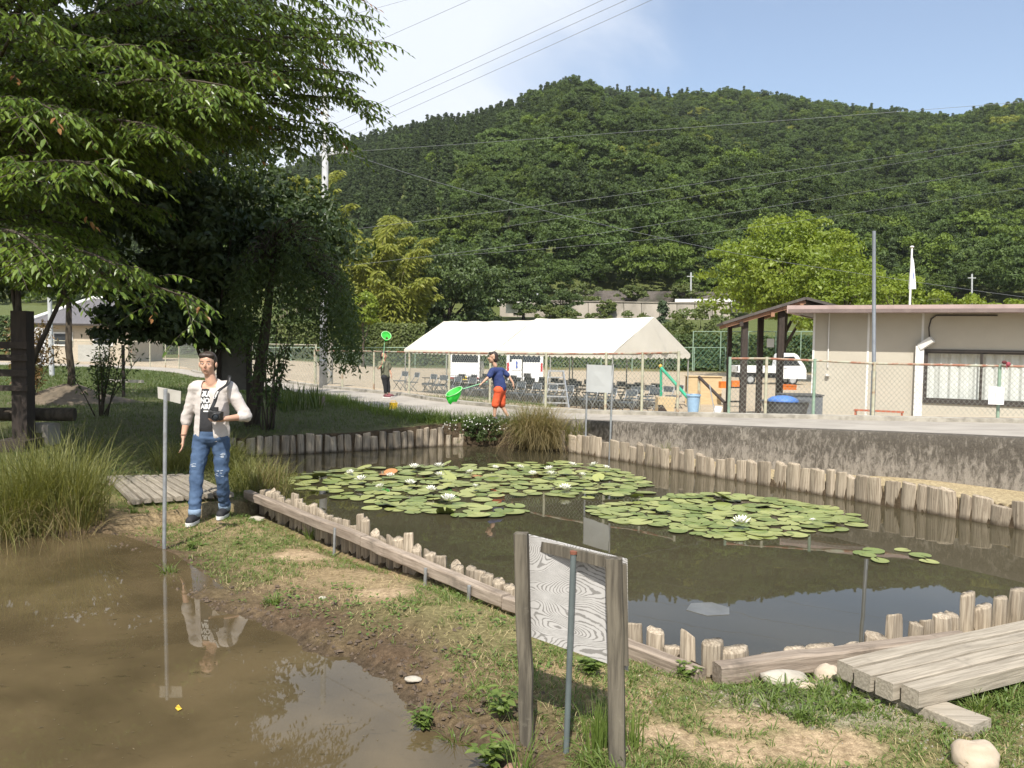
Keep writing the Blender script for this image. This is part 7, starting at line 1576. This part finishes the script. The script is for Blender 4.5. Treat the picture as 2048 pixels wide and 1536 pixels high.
KK = dict(head=C2(767, 711), neck=C2(767, 722), chest=C2(768, 731), hip=C2(770, 753), sL=C2(761, 727, -.10), sR=C2(775, 727, .10), eL=C2(758, 737, -.16), wL=C2(766, 730, -.22), fL=(.3, -.2, 1), eR=C2(778, 740, .12), wR=C2(781, 749, .1), fR=(.2, 0, -1), hL=C2(769, 757, -.05), kL=C2(771, 773, -.06), aL=C2(772, 788, -.05), hR=C2(772, 757, .05), kR=C2(776, 772, .06), aR=C2(777, 787, .06))
child('child in black leggings walking on the far lane with a raised net', gk, 1, KK, M('olive_shirt', (.16, .16, .10), (.12, .12, .08), 8, .85, .2), M('black_leggings', (.015, .015, .017), None, 8, .8, .1), 'leggings', M('maroon_shoe', (.20, .06, .07), (.10, .05, .05), 9, .7), 1.2)
net('green insect net held up over the walking child', gk + [0, 0, .8], gk + C2(767, 735, -.22), gk + C2(771, 682, -.22), gk + C2(774, 671, -.22), (.35, -.75, .55), .13, .10, (.1, .5, -.8))
# ================================================================== SIGNS, STONES AND WEEDS IN FRONT
m_post = M('grey_post_wood', (.17, .15, .115), (.075, .066, .052), 7, .9, .6, stretch=(5, 5, .35), dirt=(.32, .29, .23), dscale=9, dlo=.58, dhi=.8, spec=.15)
m_gpipe = M('grey_pipe', (.155, .185, .185), (.125, .15, .15), 8, .5, 0, metal=.2, dirt=(.25, .11, .05), dscale=5, dlo=.68, dhi=.8)
m_plyw, t, p = _nodes('weathered_plywood')
co = t.nodes.new('ShaderNodeTexCoord'); mp = t.nodes.new('ShaderNodeMapping'); mp.inputs['Scale'].default_value = (1.15, 1, 2.5); t.links.new(co.outputs['Object'], mp.inputs[0])
ng_ = noise(t, 2.0, 1.5, .4, mp.outputs[0], .35); nf_ = noise(t, 30, 3, .6, mp.outputs[0])
ad = N(t, 'ShaderNodeMath', _operation='MULTIPLY_ADD'); t.links.new(nf_, ad.inputs[0]); ad.inputs[1].default_value = .012; t.links.new(ng_, ad.inputs[2])
ml = N(t, 'ShaderNodeMath', _operation='MULTIPLY'); t.links.new(ad.outputs[0], ml.inputs[0]); ml.inputs[1].default_value = 400.0; sn = N(t, 'ShaderNodeMath', _operation='SINE'); t.links.new(ml.outputs[0], sn.inputs[0])
brk = noise(t, 16, 4, .7, mp.outputs[0]); s3 = N(t, 'ShaderNodeMath', _operation='MULTIPLY_ADD'); t.links.new(brk, s3.inputs[0]); s3.inputs[1].default_value = 2.4; t.links.new(sn.outputs[0], s3.inputs[2])
col = mix_rgb(t, ramp(t, s3.outputs[0], 1.45, 2.1), (.50, .485, .465), (.245, .235, .22))
col = mix_rgb(t, ramp(t, noise(t, 2.2, 4, .6, co.outputs['Object']), .5, .75, 0, .45), col, (.30, .28, .24))
t.links.new(col, p.inputs['Base Color']); p.inputs['Roughness'].default_value = .85; p.inputs['Specular IOR Level'].default_value = .2; bump(t, p, s3.outputs[0], -.35, .004)
# back of the wooden sign: panel turned away, two posts, batten, iron pipe
pl0, pl1 = gnd(1058, 1482, -.02), gnd(1238, 1545, -.02); tl, tr_ = at(1041, 1066, pl0[1] - .02), at(1228, 1116, pl1[1] - .02)
sg = thing('wooden_sign', 'back of a weathered plywood sign on two timber posts', 'sign', (pl0 + pl1) / 2)
def post_(a, b, w_, d_, seed):
    mb = plank((Vector(b) - Vector(a)).length, w_, d_, seed, .006, 8, .003).xform(Matrix.Translation((0, 0, d_ / 2))); a = Vector(a); b = Vector(b); d = (b - a).normalized(); y = Vector((1, -.25, 0)); y = (y - d * y.dot(d)).normalized(); z = d.cross(y); m = Matrix((d, y, z)).transposed().to_4x4(); m.translation = a
    mb.xform(m); v_ = mb; root = sg; o_ = obj('post', None or MB_local(mb, sg), m_post, sg); return o_
def MB_local(mb, root): return mb.mesh('part', tuple(root.location))
post_(pl0 - [0, 0, .15], tl, .058, .05, 3); post_(pl1 - [0, 0, .15], tr_, .064, .05, 4)
c_ = [at(1036, 1064, pl0[1] + .035), at(1255, 1119, pl1[1] + .02), at(1257, 1342, pl1[1] + .02), at(1047, 1268, pl0[1] + .035)]; nb_ = np.array([-.12, .98, 0.0]); nb_ = unit(nb_)
V = c_ + [q_ + nb_ * .014 for q_ in c_]; part(sg, 'panel', MB().add(np.array(V), [(3, 2, 1, 0), (4, 5, 6, 7), (0, 1, 5, 4), (1, 2, 6, 5), (2, 3, 7, 6), (3, 0, 4, 7)]), m_plyw)
d_ = np.array([0, -.02, 0]); part(sg, 'batten', MB().beam(at(1066, 1088, pl0[1] + .02), at(1214, 1124, pl1[1] + .005), .02, .045), m_post); part(sg, 'batten', MB().beam(at(1243, 1128, pl1[1] - .0), at(1247, 1330, pl1[1] - .0), .04, .02, (0, 1, 0)), m_post)
pp0, pp1 = gnd(1131, 1506, -.02), at(1147, 1108, (pl0[1] + pl1[1]) / 2 - .03); part(sg, 'iron_pipe', MB().tube([pp0 - [0, 0, .15], pp1], .0125, 12), m_gpipe, 50); part(sg, 'pipe_cap', MB().cyl(pp1, pp1 + [0, 0, .012], .015, 12), M('rust_cap', (.22, .08, .045), (.15, .06, .035), 20, .9), 50)
# small plate sign on a pipe beside the shallow water
q0 = gnd(328, 1082, -.04); y_ = q0[1]; q1 = at(331, 778, y_); s2g = thing('plate_sign', 'small grey plate on a thin pipe at the water edge', 'sign', q0); part(s2g, 'pipe', MB().tube([q0 - [0, 0, .2], q1], .0165, 12), m_iron, 50)
c_ = [at(312, 774, y_ + .05), at(359, 783, y_ - .03), at(358, 808, y_ - .03), at(313, 797, y_ + .05)]; V = [v_ + [0, .03, 0] for v_ in c_] + [v_ + [0, .038, 0] for v_ in c_]
part(s2g, 'plate', MB().add(np.array(V), [(3, 2, 1, 0), (4, 5, 6, 7), (0, 1, 5, 4), (1, 2, 6, 5), (2, 3, 7, 6), (3, 0, 4, 7)]), M('plate_grey', (.44, .42, .37), (.38, .36, .31), 5, .6))
# blank white board on twin poles in the pond
a0, b0 = gnd(1170, 909, W2Z), gnd(1218, 918, W2Z); a1, b1 = at(1175, 728, a0[1]), at(1226, 728, b0[1]); tp_ = thing('twin_pole_sign', 'blank white board on two slim poles standing in the pond', 'sign', (a0 + b0) / 2)
for a, b in ((a0, a1), (b0, b1)): part(tp_, 'pole', MB().tube([a - [0, 0, .5], b], .018, 10), m_iron, 50)
c_ = [at(1174, 729, a0[1]), at(1227, 731, b0[1]), at(1222, 786, b0[1]), at(1172, 783, a0[1])]; V = [v_ + [0, -.022, 0] for v_ in c_] + [v_ + [0, -.030, 0] for v_ in c_]
part(tp_, 'board', MB().add(np.array(V), [(0, 1, 2, 3), (7, 6, 5, 4), (0, 4, 5, 1), (1, 5, 6, 2), (2, 6, 7, 3), (3, 7, 4, 0)]), M('white_board', (.62, .63, .63), (.56, .57, .57), 2, .5))
q = at(825, 857, 15.9); sm = thing('small_sign', 'little white sign just behind the far log palisade', 'sign', (q[0], 15.9, .1)); part(sm, 'board', MB().box(q, (.31, .015, .13), .05, -.1), m_card); part(sm, 'stake', MB().box(q - [0, -.015, .15], (.03, .02, .35)), m_stake)
# hexagonal slab lying just under the pond surface
g = gnd(1418, 1218, W2Z); solo('sunken_slab', MB().prism([(g[0] + .17 * cos(a) * (1.05 if k % 2 else .95), g[1] + .17 * sin(a)) for k, a in enumerate(np.linspace(.2, 2 * pi + .2, 7)[:-1])], W2Z - .05, W2Z + .003, (0, 1, 2)), M('wet_slab', (.16, .155, .14), (.12, .115, .10), 5, .1), 'six sided slab lying at the pond surface near the front edge', 'slab')
# stones
def stone(label, u_, v_, sx, sy, sz, seed, mat, z=0.0, name='stone', group=None):
    g = gnd(u_, v_, z); g[2] = gz(g[0], g[1]); r_ = np.random.default_rng(seed); mb = MB().ell((0, 0, 0), (1, 1, 1), 20, 14); V = mb.V[0]
    d = 1 + .34 * (fbm(V[:, 0] * 1.3 + seed, V[:, 1] * 1.3 + V[:, 2] * 1.7, seed, 4) - .5) * 2; V = V * d[:, None]; V[:, 2] = np.where(V[:, 2] < -.4, -.4, V[:, 2]); V = np.sign(V) * np.abs(V) ** .88; mb.V[0] = V * [sx, sy, sz] + g + [0, 0, sz * .35]
    solo(name, mb, mat, label, 'stone', group, smooth=50)
m_st = M('pale_stone', (.46, .42, .35), (.36, .32, .26), 9, .85, .4, dirt=(.27, .23, .17), dscale=14, dlo=.6, dhi=.78); m_st2 = M('tan_stone', (.50, .41, .31), (.42, .34, .25), 9, .85, .4, dirt=(.27, .21, .15), dscale=14, dlo=.62, dhi=.8)
stone('flat white stone under the timber rail', 1572, 1352, .125, .08, .05, 3, m_st); stone('rounded tan stone tucked against the plank bridge', 1655, 1346, .075, .07, .06, 4, m_st2); stone('rounded pinkish stone alone in the bottom corner', 1950, 1528, .095, .08, .075, 5, m_st2)
stone('small angular white stone on the mud edge', 826, 1350, .045, .03, .012, 6, m_st); stone('white pebble on the bank beside a grass tuft', 645, 1188, .026, .02, .010, 7, m_st); stone('flat pale stone by the pond corner behind the person', 512, 1003, .09, .06, .03, 8, m_st)
stone('reddish stone at the foot of the sign', 1030, 1520, .05, .04, .04, 9, M('red_stone', (.33, .19, .13), (.26, .15, .10), 10, .9, .4)); stone('small stone half buried in the gravel', 1615, 1372, .05, .03, .02, 10, m_st2)
# gravel, straw, weeds: too many to count
r = np.random.default_rng(61)
def bank_pts(n, y0, y1, keep=None, s1min=.03, s2min=.12):
    Y = y0 + (y1 - y0) * r.random(n) ** 1.0; X = r.uniform(-.63, .66, n) * Y
    ok = (poly_sd(POND1, X, Y) + wob1(X, Y) > s1min) & (poly_sd(POND2, X, Y) > s2min) & (poly_sd(ROAD_POLY, X, Y) > .3) & (X < 4.6)
    if keep is not None: ok &= keep(X, Y)
    for bx_, by_, br_ in BARE: ok &= (np.hypot((X - bx_) / 1.5, Y - by_) + .12 * (fbm(X * 6, Y * 6, 47, 3) - .5) > br_ * .85) | (r.random(n) < .08)
    X, Y = X[ok], Y[ok]; return np.stack([X, Y, ground_z(X, Y)], 1)
mb = MB(); P = bank_pts(9000, 3.0, 6.0, lambda X, Y: np.hypot((X - 1.75) / 1.5, Y - 4.15) < .55 + .25 * r.random(len(X))); tet = np.array([[1, 0, -.4], [-.5, .87, -.4], [-.5, -.87, -.4], [0, 0, .9]])
S = r.uniform(.003, .009, len(P)); A = r.uniform(0, 6.28, len(P)); ct, st_ = np.cos(A), np.sin(A); V = tet[None] * S[:, None, None] * r.uniform(.7, 1.3, (len(P), 4, 1)); V = np.stack([V[..., 0] * ct[:, None] - V[..., 1] * st_[:, None], V[..., 0] * st_[:, None] + V[..., 1] * ct[:, None], V[..., 2]], -1) + P[:, None]
b = np.arange(len(P))[:, None] * 4; mb.add(V.reshape(-1, 3), np.concatenate([b + [0, 1, 3], b + [1, 2, 3], b + [2, 0, 3]], 0)); o = obj('gravel', mb.mesh('gravel'), M('gravel_grey', (.44, .40, .34), (.26, .23, .19), 60, .9)); tag(o, 'patch of grey gravel before the timber rail and stones', 'gravel', kind='stuff')
P = bank_pts(26000, 2.7, 10.5, lambda X, Y: fbm(X * 1.6, Y * 1.6, 7, 3) > .40, .25)
o = blade_obj('dry_straw', [blades(r, P, (.03, .10), .0035, (1.1, 1.6), 1, .25, 2, .02)], lm_straw); tag(o, 'short dry straw scattered over the bank', 'straw', kind='stuff')
dens = lambda th, sd, sc=1.0: (lambda X, Y: fbm(X * sc, Y * sc, sd, 3) + .03 * sstep(-.9, 1.6, X) > th)
P = bank_pts(20000, 2.7, 10.5, dens(.42, 61, .8), .25); P2 = bank_pts(3000, 2.7, 10.5, None, .10)
P3 = bank_pts(3200, 2.8, 4.6, lambda X, Y: (X > .3) & (fbm(X * 1.5 + 3, Y * 1.5, 77, 3) > .56))
o = blade_obj('bank_grass', [blades(r, P, (.025, .075), .006, (.7, 1.5), 6, .5, 3, .03), blades(r, P2, (.02, .07), .005, (.4, 1.3), 5, .5, 3, .02), blades(r, P3, (.04, .12), .009, (.5, 1.4), 8, .5, 3, .03)], lm_grass); tag(o, 'low patchy grass and weeds on the bank', 'grass', kind='stuff')
P = bank_pts(2600, 2.7, 9.5, dens(.50, 23, 1.1), .15); n = len(P) * 7; c_ = np.repeat(P, 7, 0); a = r.uniform(0, 6.28, n); rad = r.uniform(.005, .045, n); Q = c_ + np.stack([np.cos(a) * rad, np.sin(a) * rad, r.uniform(.004, .03, n)], 1); D = np.stack([np.cos(a), np.sin(a), r.normal(.1, .25, n)], 1); Nn = np.array([0, 0, 1.0]) + r.normal(0, .3, (n, 3)); L = r.uniform(.015, .036, n)
o = obj('ground_weeds', leaf_mesh('ground_weeds', Q, D, Nn, L, L * .6, r.uniform(0, .92, n), .1, True), leaf_mat('weed_leaf', (.085, .15, .03), (.16, .235, .06), None, .3, .5)); tag(o, 'small broad leaved weeds creeping over the bank', 'weeds', kind='stuff')
def tuft(label, u_, v_, Lr, n, lean, W=.007, z=0.0, name='grass_tuft', mat=None, sp=.05):
    g = gnd(u_, v_, z); g[2] = gz(g[0], g[1]) - .005; clump(name, label, 'grass tuft', g, [('blades', [blades(r, g[None] + r.normal(0, .012, (3, 3)) * [1, 1, 0], Lr, W, lean, n, .6, 4, sp)], mat or lm_grass)], group='grass tufts on the bank')
for lab, u_, v_, Lr, n, lean in (('upright horsetail tuft between the sign posts', 1195, 1500, (.10, .24), 26, (.02, .22)), ('horsetail tuft right beside the sign post', 1262, 1490, (.08, .2), 16, (.02, .25)), ('spiky tuft on the mud spit below the bank', 690, 1420, (.03, .06), 10, (.3, 1.0)), ('tuft at the water edge left of the sign', 918, 1445, (.05, .10), 12, (.3, 1.0)), ('long bladed tuft at the bottom edge beside the sign', 1045, 1545, (.15, .32), 9, (.1, .6)), ('tuft growing through the mud near the plate sign', 335, 1125, (.06, .16), 14, (.2, .9)), ('pale green tuft on the bank above the mud', 548, 1195, (.06, .13), 18, (.3, 1.0)), ('tuft leaning over the water below the small white stone', 850, 1415, (.05, .12), 12, (.3, 1.0)), ('dark tuft on the bank beside the timber rail', 620, 1035, (.08, .2), 20, (.2, .8)), ('tuft sprouting under the near end of the rail', 1400, 1310, (.06, .14), 16, (.2, .8)), ('tuft at the corner of the plank bridge bearer', 1690, 1380, (.06, .14), 16, (.2, .9)), ('tuft among the stakes beside the plank bridge', 1745, 1278, (.10, .22), 24, (.05, .4)), ('arching dry tuft over the plank bridge edge', 1850, 1245, (.10, .24), 30, (.5, 1.2)), ('leafy tuft in the rail shadow near the pin', 905, 1160, (.05, .12), 14, (.3, 1.0)), ('tuft behind the person beside the footbridge', 262, 1025, (.05, .12), 16, (.3, 1.0)), ('long grass right of the plank bridge corner', 1960, 1420, (.06, .16), 24, (.3, 1.1))):
    tuft(lab, u_, v_, Lr, n, lean, mat=lm_sedge if 'dry' in lab else None)
def herb(label, u_, v_, h, n, seed, leaf=.05):
    r_ = np.random.default_rng(seed); g = gnd(u_, v_, 0); g[2] = gz(g[0], g[1]); root = thing('leafy_herb', label, 'plant', g, group='leafy herbs on the bank'); mb = MB(); Q, D = [], []
    for k in range(n):
        a = r_.uniform(0, 6.28); e_ = g + [cos(a) * h * .5, sin(a) * h * .5, h * r_.uniform(.5, 1)]; S_ = bez(g, g + [0, 0, h * .5], e_, 5); mb.tube(S_, .0025, 4)
        for p_ in S_[1:]:
            for s in (0, 2.1, 4.2): b_ = a + s + r_.normal(0, .4); Q.append(p_); D.append([cos(b_), sin(b_), .1])
    Q = np.array(Q); D = np.array(D); part(root, 'stems', mb, lm_grass); obj('foliage', leaf_mesh('foliage', Q - g, D, np.array([0, 0, 1.0]) + r_.normal(0, .3, Q.shape), r_.uniform(.6, 1.2, len(Q)) * leaf, r_.uniform(.6, 1.2, len(Q)) * leaf * .45, r_.uniform(0, .9, len(Q)), .1, True), lm_grass, root)
herb('leafy herb at the water edge left of the sign post', 848, 1425, .09, 6, 1); herb('dark leafy herb in the sign shadow', 1180, 1350, .10, 9, 2, .05); herb('leafy herb growing behind the sign post', 1000, 1430, .16, 6, 3, .06); herb('broad leafy herb before the rail end', 1375, 1335, .10, 9, 4, .05); herb('small herb by the plate sign foot', 382, 1070, .07, 6, 5, .04)
herb('dead looking leafy herb at the bottom edge by the sign', 985, 1500, .16, 7, 6, .06)
# clods and debris along the muddy shore
P = bank_pts(60000, 2.7, 9.0, lambda X, Y: poly_sd(POND1, X, Y) + wob1(X, Y) < .10 + .55 * r.random(len(X)) ** 2, -.03); P = P[:4500]; S = .003 + .020 * r.random(len(P)) ** 4
mb = MB(); A = r.uniform(0, 6.28, len(P)); ct, st_ = np.cos(A), np.sin(A); oct_ = np.array([[1, 0, 0], [0, 1, 0], [-1, 0, 0], [0, -1, 0], [0, 0, .8]]); V = oct_[None] * S[:, None, None] * r.uniform(.6, 1.4, (len(P), 5, 1)); V = np.stack([V[..., 0] * ct[:, None] - V[..., 1] * st_[:, None], V[..., 0] * st_[:, None] + V[..., 1] * ct[:, None], V[..., 2]], -1) + P[:, None]
b = np.arange(len(P))[:, None] * 5; mb.add(V.reshape(-1, 3), np.concatenate([b + [0, 1, 4], b + [1, 2, 4], b + [2, 3, 4], b + [3, 0, 4]], 0)); o = obj('mud', mb.mesh('mud'), M('mud_clod', (.115, .080, .050), (.060, .042, .028), 40, .8)); tag(o, 'wet dark clods of mud along the shallow water', 'mud', kind='stuff')
n = 420; Y = r.uniform(2.8, 7.2, n); X = r.uniform(-.62, .05, n) * Y; ok = poly_sd(POND1, X, Y) + wob1(X, Y) < -.04; X, Y = X[ok], Y[ok]; n = len(X); a = r.uniform(0, 6.28, n)
o = obj('floating_debris', leaf_mesh('floating_debris', np.stack([X, Y, np.full(n, W1Z + .003)], 1), np.stack([np.cos(a), np.sin(a), a * 0], 1), np.tile([0, 0, 1.0], (n, 1)), r.uniform(.006, .03, n), r.uniform(.003, .008, n), r.uniform(0, .9, n), .0), M('debris', (.16, .12, .06), (.07, .055, .03), 30, .8)); tag(o, 'scraps of leaf and stalk floating on the muddy water', 'debris', kind='stuff')
bpy.data.scenes.remove(TMP)
# ================================================================== AIR
hb = MB().box((0, 740, 92), (3060, 2130, 188)); m_haze = bpy.data.materials.new('haze'); m_haze.use_nodes = True; t = m_haze.node_tree; t.nodes.remove(t.nodes['Principled BSDF'])
pv = t.nodes.new('ShaderNodeVolumePrincipled'); pv.inputs['Color'].default_value = (.88, .91, .95, 1); pv.inputs['Density'].default_value = 0.00014; pv.inputs['Anisotropy'].default_value = .2; t.links.new(pv.outputs[0], t.nodes['Material Output'].inputs['Volume'])
o = obj('haze', hb.mesh('haze'), m_haze); tag(o, 'thin summer haze over the valley', 'haze', kind='stuff')
